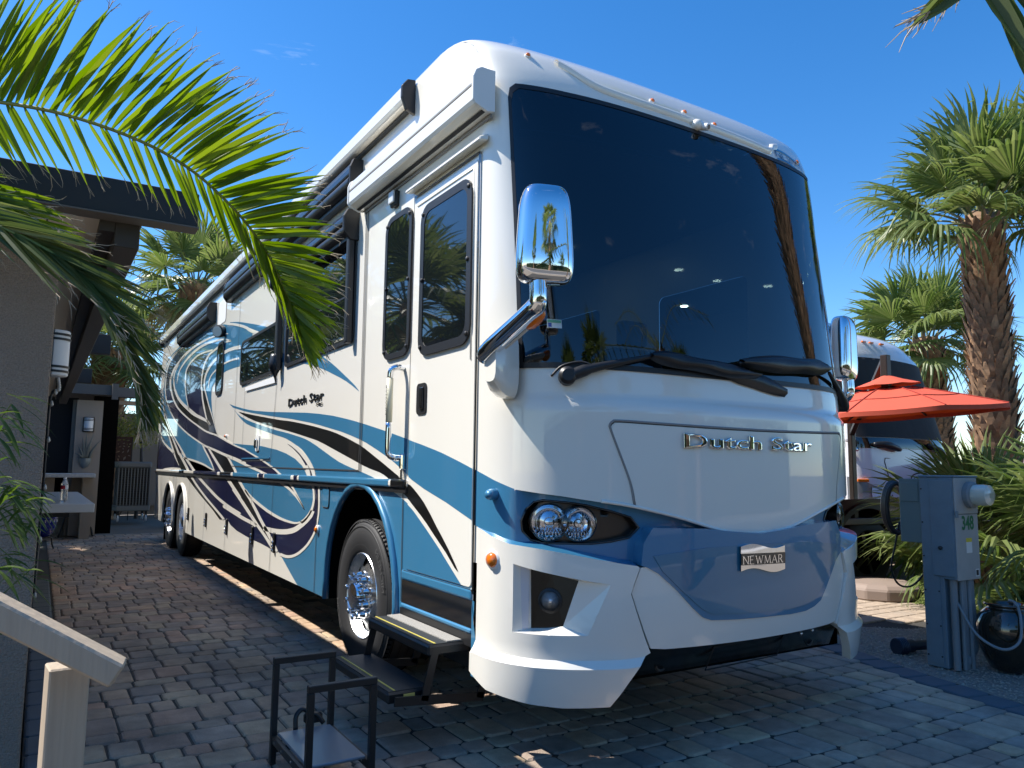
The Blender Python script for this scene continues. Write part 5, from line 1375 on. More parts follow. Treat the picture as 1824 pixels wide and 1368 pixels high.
# taller house mass further left (reflected in the coach windows)
hb = base('neighbour_house', (-13, 8, 0)); tag(hb, 'tan stucco house with flat dark roof reflected in the coach paint', 'house')
MB().box((-20, 2, -.05), (-11, 15, 3.0)).build('wall', M['stuccol'], hb)
MB().box((-20.5, 1.5, 3.0), (-10.5, 15.5, 3.25)).build('roof', M['fascia'], hb)
for y in (3.5, 6.5, 10):
    w = MB().box((-11.0, y, 1.0), (-10.97, y + 1.5, 2.2)).build('window', M['glassd'], hb)
    MB().box((-10.985, y - .06, .94), (-10.95, y + 1.56, 1.0)).build('sill', M['white2'], w)

# wall lamp on the column: half cylinder of white glass with dark bands
M['opal'] = pm('opal_glass', (.78, .78, .77), .35)
def sconce(loc, rz, h, r, label):
    s = empty('wall_lamp', loc, rz); tag(s, label, 'wall lamp', 'patio wall lamps')
    MB().box((-r * 1.25, -.0, -h * .10), (r * 1.25, .022, h * 1.08)).build('backplate', M['blackp'] if False else M['metalblk'], s, bevel=.004)
    m = MB(); n = 16
    prof = [(math.cos(math.pi * k / n) * r, -math.sin(math.pi * k / n) * r * 1.25) for k in range(n + 1)]
    m.prism([(x, y, 0) for x, y in prof], (0, 0, 0), (0, 0, h)); m.build('shade', M['opal'], s, smooth=SMA, bevel=.006, bev_ang=1.0)
    for z in (.10, .20, .80, .90):
        m = MB(); m.grid([[Vector((x * 1.06, y * 1.05, h * z - .006)) for x, y in prof], [Vector((x * 1.06, y * 1.05, h * z + .006)) for x, y in prof]]); m.build('band', M['metalblk'], s, smooth=True)
    return s
sconce((-3.272, 1.25, 1.855), math.pi / 2, .235, .062, 'banded white half-cylinder lamp on the near stucco column')
# string lights hung along the column's back edge
sl_ = base('string_lights', (-3.25, 1.44, 1.2)); tag(sl_, 'string of clear globe bulbs hanging behind the stucco column', 'string lights')
pts = cr([(-3.245, 1.48, 1.90), (-3.235, 1.47, 1.82), (-3.262, 1.46, 1.74), (-3.262, 1.46, 1.3), (-3.268, 1.45, .75)], 6)
MB().tube(pts, .006, 6).build('cord', M['black'], sl_, smooth=True)
for i, p in enumerate(pts):
    if i % 3 == 0 or i < 7: MB().lathe([(.004, .02), (.007, .011), (.010, 0), (.007, -.008), (.001, -.011)], p + Vector((.008, -.008, -.015)), n=10).build('bulb', pm('bulb_glass', (.45, .44, .40), .08, coat=1) if i == 0 else bpy.data.materials['bulb_glass'], sl_, smooth=True)
MB().tube([(-3.264, 1.47, .75), (-3.262, 1.47, 1.70)], .006, 8).build('downpipe', pm('rusty_chain', (.25, .19, .15), .7), sl_)

# ------------------------------------------------------------------ far patio
ph_ = base('outdoor_kitchen', (-2.9, 13.5, 0)); tag(ph_, 'far patio kitchen with grey beam and dark roller shade', 'patio building')
Y0 = 13.6
def fp(px, py, Y=Y0): return atplane(px, py, 1, Y)
def fbox(name, mat, px0, py0, px1, py1, Y, th, parent, bevel=0):
    a = fp(px0, py0, Y); b = fp(px1, py1, Y)
    return MB().box((min(a.x, b.x), Y, min(a.z, b.z)), (max(a.x, b.x), Y + th, max(a.z, b.z))).build(name, mat, parent, bevel=bevel)
M['greybeam'] = pm('grey_painted_beam', (.085, .078, .073), .6)
a = fp(100, 676); b = fp(206, 712)
fbox('beam', M['greybeam'], 60, 678, 202, 704, Y0, .3, ph_)
MB().box((fp(200, 690).x, Y0 - .12, fp(200, 712).z), (fp(211, 690).x, Y0 - .001, fp(200, 684).z)).build('downspout', M['greybeam'], ph_)
fbox('beam_return', M['greybeam'], 212, 690, 330, 713, Y0 + 1.5, .3, ph_)
fbox('ceiling_edge', M['stuccol'], 205, 713, 330, 726, Y0 + 1.7, .2, ph_)
fbox('column', M['stuccol'], 138, 712, 168, 953, Y0 + .35, .32, ph_)
fbox('column_side', M['stucco'], 131, 712, 138, 953, Y0 + .5, .3, ph_)
fbox('roller_shade', M['screen'], 60, 705, 131, 842, Y0 + .60, .04, ph_)
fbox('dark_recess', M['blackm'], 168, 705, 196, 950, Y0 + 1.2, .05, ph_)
fbox('back_wall', M['stucco'], 190, 735, 300, 900, Y0 + 8, .2, ph_)
MB().box((-7.5, Y0 + .31, 2.86), (-2.1, Y0 + 9, 2.98)).build('added_shade_roof', M['greybeam'], ph_)  # roof slab added to shade the sunny ground behind the beam
MB().box((-7.5, Y0 + 8.3, -.05), (4, Y0 + 8.5, 2.3)).build('garden_wall', M['stucco'], ph_)
fbox('side_wall', M['stucco'], 60, 905, 138, 958, Y0 + .7, .1, ph_)
MB().box((fp(60, 700).x, Y0 + .9, fp(60, 955).z), (fp(135, 700).x, Y0 + 1.0, fp(60, 700).z)).build('inner_wall', M['blackm'], ph_)
sc_ = sconce(fp(157, 768, Y0 + .35) + Vector((0, 0, 0)), 0, .26, .085, 'small banded lamp on the far patio column')
# wall planter with aloe
wp = base('wall_planter', fp(152, 822, Y0 + .35)); tag(wp, 'grey half-bowl wall planter with spiky aloe leaves', 'planter')
c = fp(151, 816, Y0 + .35)
m = MB(); n = 12; rows = []
for j in range(6):
    t = j / 5; r = .115 * math.sqrt(max(.02, 1 - t ** 2.2))
    rows.append([c + Vector((math.cos(math.pi * k / n) * r, -math.sin(math.pi * k / n) * r, -.20 * t)) for k in range(n + 1)])
m.grid(rows); m.build('bowl', pm('zinc_bowl', (.22, .25, .25), .45, metal=.5), wp, smooth=True)
M['aloe'] = leafmat('grey_aloe', (.16, .17, .15), (.22, .23, .20), .1)
for i, (dx, dz, L) in enumerate(((-.12, .25, .27), (-.06, .42, .4), (.0, .5, .44), (.10, .48, .40), (.22, .38, .36), (.06, .35, .3), (-.15, .1, .2))):
    p0 = c + Vector((dx * .3, -.05, 0)); p1 = c + Vector((dx * .6, -.09, dz * .5)); p2 = c + Vector((dx * 1.2, -.10, dz))
    MB().tube(cr([p0, p1, p2], 4), [.028, .028, .026, .024, .02, .016, .011, .006, .002], 6).build('leaf', M['aloe'], wp, smooth=True)
# granite bar ledge below the shade
gl_ = base('bar_ledge', fp(120, 950, Y0 - .2)); tag(gl_, 'long white granite ledge under the black roller shade', 'counter')
M['granite'] = pm('white_granite', (.62, .61, .58), .35, vary=(25, .8, (.42, .42, .42)))
a = fp(60, 843, Y0 - .4); b = fp(170, 851, Y0 - .4)
MB().box((a.x, Y0 - .4, b.z), (b.x, Y0 + .34, a.z)).build('slab', M['granite'], gl_, bevel=.01)
MB().box((a.x, Y0 - .1, 0), (fp(98, 850, Y0 - .1).x, Y0 + .3, b.z)).build('pier', M['stuccol'], gl_)
MB().box((fp(148, 850, Y0 - .1).x, Y0 - .1, 0), (fp(166, 850, Y0 - .1).x, Y0 + .3, b.z)).build('pier', M['stuccol'], gl_)
# bar table with thick white top
bt = base('bar_table', (-3.2, 6.3, 0)); tag(bt, 'thick white table top with black arched legs behind the column', 'table')
zt = 1.03
c00 = atplane(40, 897, 2, zt); c10 = atplane(169, 897, 2, zt); c11 = atplane(130, 876, 2, zt); c01 = atplane(40, 876, 2, zt)
yn = c10.y; yf = c11.y
th = .085
MB().box((c00.x - .5, yn, zt - th), (c10.x, yf, zt)).build('top', pm('white_quartz', (.68, .68, .67), .3, coat=.3), bt, bevel=.006)
for lx in (-3.62,):
    for s_ in (0, 1):
        y_ = yn + .25 + s_ * (yf - yn - .5)
        MB().tube(cr([(lx, y_, zt - th), (lx + .03, y_ - .03, .6), (lx + .10, y_ - .05, .25), (lx + .16, y_ - .06, .012)], 5), .020, 8).build('leg', M['metalblk'], bt, smooth=True)
MB().box((-3.5, yn + .15, zt - th - .05), (-3.0, yn + .19, zt - th - .001)).build('rail', M['metalblk'], bt)
# water bottle on the table
wb = base('water_bottle', atplane(113, 893, 2, zt)); tag(wb, 'clear water bottle with red and white label on the white table', 'bottle')
o = atplane(113, 893, 2, zt + .002)
hb_ = .245
MB().lathe([(.030, 0), (.033, .01), (.031, .03), (.033, .045), (.031, .06), (.033, .075), (.031, .09), (.033, .105), (.0335, .12), (.0335, .165), (.030, .185), (.018, .215), (.013, .222), (.013, .232)], o, n=20).build('bottle_body', pm('clear_plastic', (.85, .87, .88), .06, coat=1.0, trans=.75), wb, smooth=True)
MB().lathe([(.0345, .122), (.0345, .163)], o, n=20, cap=False).build('label_band', pm('label_white', (.75, .74, .74), .5), wb, smooth=True)
m = MB(); m.grid([[o + Vector((math.cos(a_) * .0352, math.sin(a_) * .0352, z)) for a_ in [math.pi * (1.0 + k / 12 * .55) for k in range(13)]] for z in (.124, .161)]); m.build('label_print', pm('label_red', (.5, .02, .035), .5), wb)
MB().lathe([(.0155, .228), (.0155, .245)], o, n=16).build('cap', pm('cap_white', (.8, .8, .8), .4), wb, smooth=SMA)
# chair pulled up beyond the table
chb = base('patio_chair', (-2.75, 10.5, 0)); tag(chb, 'black metal patio chair standing beyond the white table', 'chair')
gx, gy = atplane(135, 955, 2, 0).x, atplane(135, 955, 2, 0).y
for dx, dy in ((-.25, -.25), (.22, -.25), (-.25, .25), (.22, .25)):
    MB().tube(cr([(gx + dx * .8, gy + dy * .8, .46), (gx + dx, gy + dy, .25), (gx + dx * 1.25, gy + dy * 1.2, .01)], 4), .018, 8).build('leg', M['metalblk'], chb, smooth=True)
MB().box((gx - .25, gy - .25, .45), (gx + .25, gy + .25, .48)).build('seat', M['metalblk'], chb, bevel=.01)
MB().box((gx - .25, gy + .24, .49), (gx + .25, gy + .27, .95)).build('backrest', M['metalblk'], chb, bevel=.01)
# blue pots on stands
def blue_pot(px, py, d, s, label, leaf=False):
    g0 = atplane(px, py, 2, 0)
    t = base('blue_pot', g0); tag(t, label, 'pot', 'blue glazed pots')
    MB().lathe([(.10 * s, .22), (.17 * s, .30), (.205 * s, .42), (.20 * s, .50), (.215 * s, .52), (.215 * s, .545), (.19 * s, .545), (.185 * s, .50)], g0, n=24).build('glazed_pot', pm('cobalt_glaze', (.006, .018, .22), .15, coat=1.0) if 'cobalt_glaze' not in bpy.data.materials else bpy.data.materials['cobalt_glaze'], t, smooth=SMA)
    for k in range(18):
        a_ = 6.283 * k / 18; p = g0 + Vector((math.cos(a_) * .204 * s, math.sin(a_) * .204 * s, .475))
        MB().box((-.008, -.004, -.02), (.008, .004, .02), Matrix.Translation(p) @ Matrix.Rotation(a_, 4, 'Z')).build('painted_mark', M['white2'], t)
    for k in range(3):
        a_ = 6.283 * k / 3 + .4; dr = Vector((math.cos(a_), math.sin(a_), 0))
        MB().tube(cr([g0 + dr * .15 * s + Vector((0, 0, .215)), g0 + dr * .17 * s + Vector((0, 0, .1)), g0 + dr * .20 * s + Vector((0, 0, .01))], 4), .012, 6).build('stand_leg', M['metalblk'], t, smooth=True)
    MB().lathe([(.16 * s, .20), (.16 * s, .216)], g0, n=20).build('stand_ring', M['metalblk'], t)
    return g0, t
blue_pot(72, 980, 0, 1.0, 'bright blue glazed pot on a black stand beside the near column')
gp, tp = blue_pot(168, 942, 0, 1.0, 'dark blue glazed pot with green leaves below the granite ledge')
M['leafd'] = leafmat('dark_leaf', (.035, .075, .02), (.06, .11, .03), .25)
rl = random.Random(2)
for k in range(12):
    a_ = rl.random() * 6.28; dr = Vector((math.cos(a_), math.sin(a_), 0)); L = rl.uniform(.3, .6)
    p = [gp + Vector((0, 0, .5)), gp + dr * .1 + Vector((0, 0, .5 + L * .6)), gp + dr * .22 + Vector((0, 0, .5 + L))]
    q = cr(p, 4); side_ = Vector((-dr.y, dr.x, 0))
    m = MB(); m.grid([[x + side_ * w, x + Vector((0, 0, -.0)), x - side_ * w] for x, w in zip(q, (.006, .016, .022, .025, .025, .022, .016, .009, .001))]); m.build('leaf', M['leafd'], tp, recalc=False)
# rusty laser-cut screens: sheet with punched leaf-shaped holes
M['corten'] = pm('rusted_steel', (.085, .035, .016), .75, vary=(8, .8, (.05, .02, .01)))
def corten(px0, py0, px1, py1, Y, seed, label):
    a = fp(px0, py0, Y); b = fp(px1, py1, Y)
    t = base('metal_screen', ((a.x + b.x) / 2, Y, min(a.z, b.z))); tag(t, label, 'metal screen', 'rusty cut-out screens')
    r_ = random.Random(seed); hol = []
    W_, H_ = b.x - a.x, a.z - b.z; tries = 0
    while len(hol) < 46 and tries < 3000:
        tries += 1
        cx = r_.uniform(.06, .94) * W_; cz = r_.uniform(.04, .96) * H_; an = r_.random() * 3.14; L = r_.uniform(.03, .07); w = L * r_.uniform(.25, .5)
        if any(math.hypot(cx - h[0], cz - h[1]) < h[2] + L * 1.15 for h in hol): continue
        if not (L < cx < W_ - L and L < cz < H_ - L): continue
        hol.append((cx, cz, L, w, an))
    def leaf(h):
        cx, cz, L, w, an = h; ca, sa = math.cos(an), math.sin(an)
        return [(cx + x * ca - y_ * sa, cz + x * sa + y_ * ca) for x, y_ in ((L, 0), (0, w), (-L, 0), (0, -w))]
    V, T = patch2d([(0, 0), (W_, 0), (W_, H_), (0, H_)], [leaf(h) for h in hol])
    m = MB(); m.add([(a.x + x, Y, b.z + z) for x, z in V], T); m.add([(a.x + x, Y + .012, b.z + z) for x, z in V], T); m.build('cut_sheet', M['corten'], t)
    MB().box((a.x - .02, Y - .005, 0), (a.x, Y + .03, a.z)).build('post', M['metalblk'], t); MB().box((b.x, Y - .005, 0), (b.x + .02, Y + .03, a.z)).build('post', M['metalblk'], t)
corten(164, 808, 192, 935, Y0 + 1.5, 4, 'rusty cut-out metal screen standing beside the evaporative cooler')
corten(190, 777, 233, 822, Y0 + 5.0, 9, 'rusty leaf-pattern screen above the evaporative cooler')
# evaporative cooler on casters
g0 = atplane(212, 930, 2, 0); g1 = atplane(262, 922, 2, 0)
ec = base('evaporative_cooler', g0); tag(ec, 'tall grey louvred evaporative cooler on casters behind the coach', 'cooler')
D_ = (g0 - CAM).dot(CF); sc = D_ / FPX
x0 = atplane(207, 900, 1, g0.y).x; x1 = atplane(267, 900, 1, g0.y).x
zb = atplane(210, 911, 1, g0.y).z; ztp = atplane(210, 822, 1, g0.y).z
xl = atplane(193, 870, 1, g0.y + .9).x
M['coolg'] = pm('grey_green_cabinet', (.21, .22, .205), .5)
MB().prism([(x0, g0.y, zb), (x1, g0.y, zb), (x1 - .02, g0.y + .9, zb), (min(xl, x0 + .1), g0.y + .9, zb)], (0, 0, 0), (0, 0, .14)).build('base_tray', M['coolg'], ec, bevel=.02)
MB().prism([(x0, g0.y, ztp - .16), (x1, g0.y, ztp - .16), (x1 - .02, g0.y + .9, ztp - .16), (min(xl, x0 + .1), g0.y + .9, ztp - .16)], (0, 0, 0), (0, 0, .16)).build('top_cover', M['coolg'], ec, bevel=.05, seg=2)
MB().box((x0 + .03, g0.y + .05, zb + .14), (x1 - .05, g0.y + .85, ztp - .16)).build('cooling_pad', pm('brown_pad', (.05, .048, .042), .9), ec)
n = 11
for k in range(n):
    x = x0 + .01 + (x1 - x0 - .05) * k / (n - 1)
    MB().box((x - .008, g0.y, zb + .14), (x + .014, g0.y + .05, ztp - .16)).build('slat', M['coolg'], ec)
for k in range(16):
    z = zb + .16 + (ztp - zb - .36) * k / 15
    MB().box((x0 + .012, g0.y + .012, z), (x1 - .04, g0.y + .045, z + .010)).build('louvre', pm('louvre_dark', (.10, .105, .10), .6) if k == 0 else bpy.data.materials['louvre_dark'], ec)
for k in range(8):
    yk = g0.y + .06 + .1 * k
    MB().box((x0 - .01, yk, zb + .14), (x0 + .02, yk + .03, ztp - .16)).build('slat', M['coolg'], ec)
for x, yk in ((x0 + .05, g0.y + .05), (x1 - .08, g0.y + .05), (x0 + .05, g0.y + .8), (x1 - .08, g0.y + .8)):
    MB().lathe([(.07, -.02), (.085, -.012), (.085, .012), (.07, .02)], (x, yk, .085), (1, 0, .0), 16).build('caster', M['white2'], ec, smooth=SMA)
    MB().box((x - .03, yk - .02, .10), (x + .03, yk + .02, zb)).build('caster_fork', M['metalblk'], ec)
# bush with yellow-green leaves in the sun
bc = fp(252, 765, Y0 + 5.6)
bs = base('flowering_bush', (bc.x, Y0 + 5.6, 0)); tag(bs, 'sunlit yellow-green bush behind the coach rear', 'bush')
M['bush'] = leafmat('yellow_green_leaf', (.22, .24, .035), (.34, .32, .09), .4)
MB().tube([(bc.x, Y0 + 5.6, 0), (bc.x + .05, Y0 + 5.6, 1.4), (bc.x, Y0 + 5.6, bc.z)], [.05, .04, .02], 8).build('stem', M['fascia2'], bs)
m = MB(); rb = random.Random(8)
for k in range(2600):
    th_ = rb.random() * 6.28; u_ = rb.uniform(-1, 1); rr_ = rb.random() ** .4
    q = Vector((math.cos(th_) * math.sqrt(1 - u_ * u_) * .80, math.sin(th_) * math.sqrt(1 - u_ * u_) * .6, u_ * .52)) * rr_ * rb.uniform(.7, 1.15)
    p = bc + q; s_ = rb.uniform(.02, .045); a1 = Vector((rb.uniform(-1, 1), rb.uniform(-1, 1), rb.uniform(-1, 1))).normalized(); a2 = a1.orthogonal()
    m.add([p, p + a1 * s_ + a2 * s_ * .4, p + a1 * s_ * 2, p + a1 * s_ - a2 * s_ * .4], [(0, 1, 2, 3)])
o = m.build('foliage', M['bush'], bs, recalc=False); o['kind'] = 'stuff'

# ------------------------------------------------------------------ timber hand rail, red planter with bamboo
M['timber'] = pm('beige_painted_timber', (.46, .37, .27), .6, bump=(45, .8, .004, (1, 1, .06)), vary=(38, .55, (.33, .26, .19), (1, 1, .05)))
hr = base('hand_rail', (-3.2, -1.0, 0)); tag(hr, 'beige painted timber hand rail on a square post', 'hand rail')
pA = at(115, 1150, 1.88); 
MB().box((-.045, -.045, 0), (.045, .045, pA.z - .055), Matrix.Translation((pA.x + .012, pA.y + .045, 0)) @ Matrix.Rotation(.10, 4, 'Z')).build('post', M['timber'], hr, bevel=.004)
r0 = at(-190, 992, 1.70); r1 = at(212, 1199, 1.84)
MB().bar(r0, r1, .085, .058).build('rail', M['timber'], hr, bevel=.006)
for t_ in (.60, .68):
    p = r0.lerp(r1, t_) + Vector((0, 0, .030)); MB().lathe([(.005, 0), (.005, .0015)], p, (r1 - r0).cross(Vector((1, -.6, 0)).cross(r1 - r0)) if False else Vector((0, 0, 1)), 10).build('screw_head', M['greyseal'], hr)
M['redpot'] = pm('oxblood_glaze', (.20, .028, .018), .25, coat=.8, vary=(6, .6, (.12, .015, .012)))
tp_ = base('red_planter', (-3.50, -.42, 0)); tag(tp_, 'tall oxblood red planter at the left edge by the column', 'planter')
MB().lathe([(.14, 0), (.15, .05), (.175, .60), (.190, .80), (.205, .82), (.205, .85), (.185, .85), (.175, .78), (.001, .77)], (-3.555, -.42, 0), n=32).build('glazed_wall', M['redpot'], tp_, smooth=SMA)
bam = base('bamboo_plant', (-3.50, -.40, .77)); tag(bam, 'bamboo with long narrow green leaves growing in the red planter', 'bamboo')
M['bamboo'] = leafmat('bamboo_leaf', (.035, .085, .018), (.10, .15, .025), .35)
M['cane'] = pm('bamboo_cane', (.10, .13, .03), .5)
rbm = random.Random(21)
nodes = []
for k in range(6):
    x0_, y0_ = -3.52 + rbm.uniform(-.06, .05), -.40 + rbm.uniform(-.08, .08)
    pts = cr([(x0_, y0_, .77), (x0_ + .03, y0_ + .02, 1.15), (x0_ + rbm.uniform(.0, .12), y0_ + rbm.uniform(-.05, .1), 1.50 + .12 * k % .35)], 8)
    MB().tube(pts, .006, 6).build('cane', M['cane'], bam, smooth=True)
def bleaf(p, d, L, w):
    d = d.normalized(); sd_ = d.cross(Vector((0, 0, 1))).normalized(); m = MB(); rows = []
    for j in range(6):
        t = j / 5; c_ = p + d * L * t + Vector((0, 0, -.35 * L * t * t)); ww = w * (math.sin(math.pi * (t * .9 + .1)) ** .8 if t < 1 else 0) + .0004
        rows.append([c_ + sd_ * ww + Vector((0, 0, ww * .4)), c_, c_ - sd_ * ww + Vector((0, 0, ww * .4))])
    m.grid(rows); return m.build('leaf', M['bamboo'], bam, recalc=False)
# clusters of leaves where the photograph shows them
for (px, py, n_) in ((10, 745, 14), (30, 720, 6), (10, 870, 16), (40, 880, 12), (60, 905, 8), (20, 935, 14), (10, 1000, 10), (35, 1020, 9), (50, 870, 8), (5, 800, 8), (10, 1120, 5), (62, 1010, 5), (15, 905, 8)):
    for k in range(n_):
        d_ = rbm.uniform(2.45, 3.0)
        p = at(px + rbm.uniform(-22, 12), py + rbm.uniform(-20, 20), d_)
        ang = rbm.uniform(-1.0, .5); dr = CR * math.cos(ang) * (1 if rbm.random() < .72 else -1) + Vector((0, 0, 1)) * math.sin(ang) + CF * rbm.uniform(-.5, .5)
        bleaf(p, dr, rbm.uniform(.07, .15), rbm.uniform(.006, .0105))
for (px0, py0, px1, py1) in ((-20, 820, 40, 880), (-20, 900, 70, 890), (-20, 960, 40, 1010), (-25, 1060, 30, 1120), (-10, 760, 20, 720), (-20, 1080, 65, 1005)):
    MB().tube([at(px0, py0, 2.7), at(px1, py1, 2.7)], .0022, 5).build('twig', M['cane'], bam)
# ------------------------------------------------------------------ right of the coach
# electric pedestal 348
M['pedblue'] = pm('blue_grey_enamel', (.160, .225, .270), .48, vary=(9, .5, (.115, .165, .205)), bump=(60, .06, .002))
M['pedgrey'] = pm('grey_enamel', (.36, .365, .35), .5, vary=(9, .45, (.27, .275, .27)))
M['pedteal'] = pm('teal_grey_enamel', (.13, .19, .195), .5)
M['conduit'] = pm('grey_conduit', (.20, .22, .23), .55)
pe = base('electric_pedestal', (2.55, .0, 0)); tag(pe, 'blue-grey electric pedestal numbered 348 with round meter and conduits', 'utility pedestal')
def pbox(name, mat, lo, hi, bevel=.004, par=pe): return MB().box(lo, hi).build(name, mat, par, bevel=bevel)
X0 = 2.45; FYp = -.160          # left face and street face
pbox('post', M['pedblue'], (X0, -.060, 0), (X0 + .20, .098, 1.388))
pbox('post_cover', M['pedblue'], (X0 - .008, FYp - .008, 1.389), (X0 + .33, .104, 1.404))
pbox('post_front', M['pedblue'], (X0 - .006, -.030, .03), (X0 - .0005, .088, 1.375), 0)
pbox('cabinet', M['pedblue'], (X0 - .010, FYp + .004, .645), (X0 + .305, -.0605, 1.387))
pbox('cabinet_door', M['pedblue'], (X0 - .018, FYp + .010, .665), (X0 - .0105, .012, 1.370), .003)
pbox('side_cover', M['pedgrey'], (X0 - .006, FYp - .004, .640), (X0 + .308, FYp + .0035, 1.118), .003)
pbox('meter_cabinet', M['pedgrey'], (X0 - .004, FYp - .010, 1.122), (X0 + .306, FYp + .0035, 1.386), .003)
pbox('cover_hasp', M['pedblue'], (X0 - .016, FYp - .018, 1.095), (X0 + .02, FYp - .0105, 1.145), .002)
MB().lathe([(.014, 0), (.014, .014), (.007, .018)], (X0 - .018, -.055, .87), (-1, 0, 0), 12).build('lock', M['black'], pe, smooth=SMA)
mo = Vector((X0 + .185, FYp - .010, 1.262)); md = Vector((0, -1, 0))
mt = MB().lathe([(.098, 0), (.098, .035), (.088, .045), (.080, .047)], mo, md, 28).build('meter_ring', M['conduit'], pe, smooth=SMA)
MB().lathe([(.076, .045), (.080, .12), (.074, .150), (.048, .165), (.005, .167)], mo, md, 28).build('meter_glass', pm('meter_dome', (.55, .55, .46), .08, coat=1.0), mt, smooth=SMA)
m = MB(); m.add([mo + md * .1672 + Vector((x, 0, z)) for x, z in ((-.03, -.018), (.03, -.018), (.03, .018), (-.03, .018))], [(0, 1, 2, 3)]); m.build('meter_dial', pm('meter_dial', (.36, .36, .25), .5), mt)
tb = pbox('breaker_box', M['pedteal'], (X0 + .015, .0985, .89), (X0 + .18, .270, 1.375))
pbox('breaker_flap', M['pedteal'], (X0 + .008, .115, 1.20), (X0 + .0145, .255, 1.345), .003)
vs, fs = text_mesh('348', .140, .0, .80, offs=.004)
m = MB(); m.add([(X0 + .160 + p.x * 1.0, FYp - .0062, 1.050 + p.y) for p in vs], fs); m.build('number', pm('green_number', (.010, .15, .06), .5), pe)
def lab(x0, z0, x1, z1, col, nm, o=-.0056):
    m = MB(); m.add([(X0 + x0, FYp + o, z0), (X0 + x1, FYp + o, z0), (X0 + x1, FYp + o, z1), (X0 + x0, FYp + o, z1)], [(0, 1, 2, 3)]); return m.build(nm, col, pe)
wl = pm('sticker_paper', (.66, .66, .62), .6); yl = pm('sticker_yellow', (.62, .50, .05), .6)
lab(.125, .835, .205, .945, wl, 'sticker'); lab(.1255, .915, .2045, .9445, yl, 'sticker_band', -.0064); lab(.235, .660, .285, .715, wl, 'sticker'); lab(.243, .668, .277, .707, M['seam'], 'sticker_code', -.0064)
for k, (x, yk, r_) in enumerate(((.035, -.105, .026), (.095, -.13, .018), (.145, -.115, .024), (.195, -.13, .020))):
    MB().tube([(X0 + x, yk, 0), (X0 + x, yk, .645)], r_, 12).build('conduit', M['conduit'], pe, smooth=SMA)
MB().tube(cr([(X0 + .255, -.11, .64), (X0 + .262, -.11, .45), (X0 + .285, -.11, .30), (X0 + .275, -.11, .13), (X0 + .20, -.10, .06)], 6), .024, 10).build('flex_conduit', M['conduit'], pe, smooth=True)
MB().lathe([(.034, 0), (.034, .05), (.03, .055)], (X0 + .145, -.115, .035), n=14).build('conduit_foot', M['conduit'], pe, smooth=SMA)
for z in (.08, .30, .55, .80, 1.05, 1.3):
    for yk in (-.022, .080): MB().lathe([(.006, 0), (.006, .004)], (X0 - .006, yk, z), (-1, 0, 0), 8).build('screw', M['seam'], pe)
# hose reel and hanging power cord
hr_ = base('cord_reel', (2.2, .3, .9)); tag(hr_, 'black coiled power cord hanging left of the pedestal', 'cord')
c0 = at(1598, 905, 6.2)
for k in range(4):
    q = [c0 + CR * (.085 * math.cos(a_)) + Vector((0, 0, 1)) * (.20 * math.sin(a_)) + CF * (.02 * k) for a_ in [6.283 * j / 28 for j in range(29)]]
    MB().tube(q, .020, 8).build('coil', M['fabricblk'], hr_, smooth=True)
MB().tube(cr([at(1602, 930, 6.2), at(1595, 970, 6.2), at(1588, 1010, 6.2), at(1600, 1040, 6.2), at(1625, 1043, 6.2), at(1650, 1015, 6.2), at(1655, 990, 6.2)], 6), .008, 8).build('loose_cord', M['black'], hr_, smooth=True)
# sewer fitting on the ground
sf = base('sewer_fitting', atplane(1612, 1152, 2, 0)); tag(sf, 'dark corrugated hose fitting lying at the pedestal foot', 'pipe fitting')
a = atplane(1596, 1152, 2, .05); b = atplane(1652, 1148, 2, .05)
MB().tube([a, a.lerp(b, .25), a.lerp(b, .26), a.lerp(b, .5), a.lerp(b, .51), b], [.06, .06, .05, .05, .038, .038], 14).build('fitting_body', pm('dark_blue_plastic', (.012, .022, .045), .4), sf, smooth=SMA)
for k in range(5):
    p = a.lerp(b, .03 + .05 * k); MB().lathe([(.066, -.006), (.070, 0), (.066, .006)], p, b - a, 14).build('rib', bpy.data.materials['dark_blue_plastic'], sf, smooth=SMA)
# black glazed jar with drip tube
jg = atplane(1800, 1194, 2, 0)
jar = base('glazed_jar', jg); tag(jar, 'large black glazed jar with a grey tube over its rim', 'jar')
M['blackglaze'] = pm('black_glaze', (.008, .0075, .006), .16, coat=1.0, vary=(9, .7, (.05, .032, .012), (6, 6, .35)))
MB().lathe([(.105, 0), (.13, .02), (.17, .10), (.202, .22), (.206, .32), (.182, .40), (.14, .44), (.12, .452), (.148, .462), (.152, .474), (.14, .482), (.11, .47), (.10, .42)], jg, n=40).build('jar_body', M['blackglaze'], jar, smooth=True)
MB().tube(cr([jg + Vector((.0, -.02, .50)), jg + Vector((-.07, -.10, .49)), jg + Vector((-.13, -.15, .39)), jg + Vector((-.19, -.16, .25)), jg + Vector((-.30, -.10, .20)), jg + Vector((-.34, .05, .28)), jg + Vector((-.33, .18, .48))], 6), .010, 8).build('drip_tube', M['conduit'], jar, smooth=True)

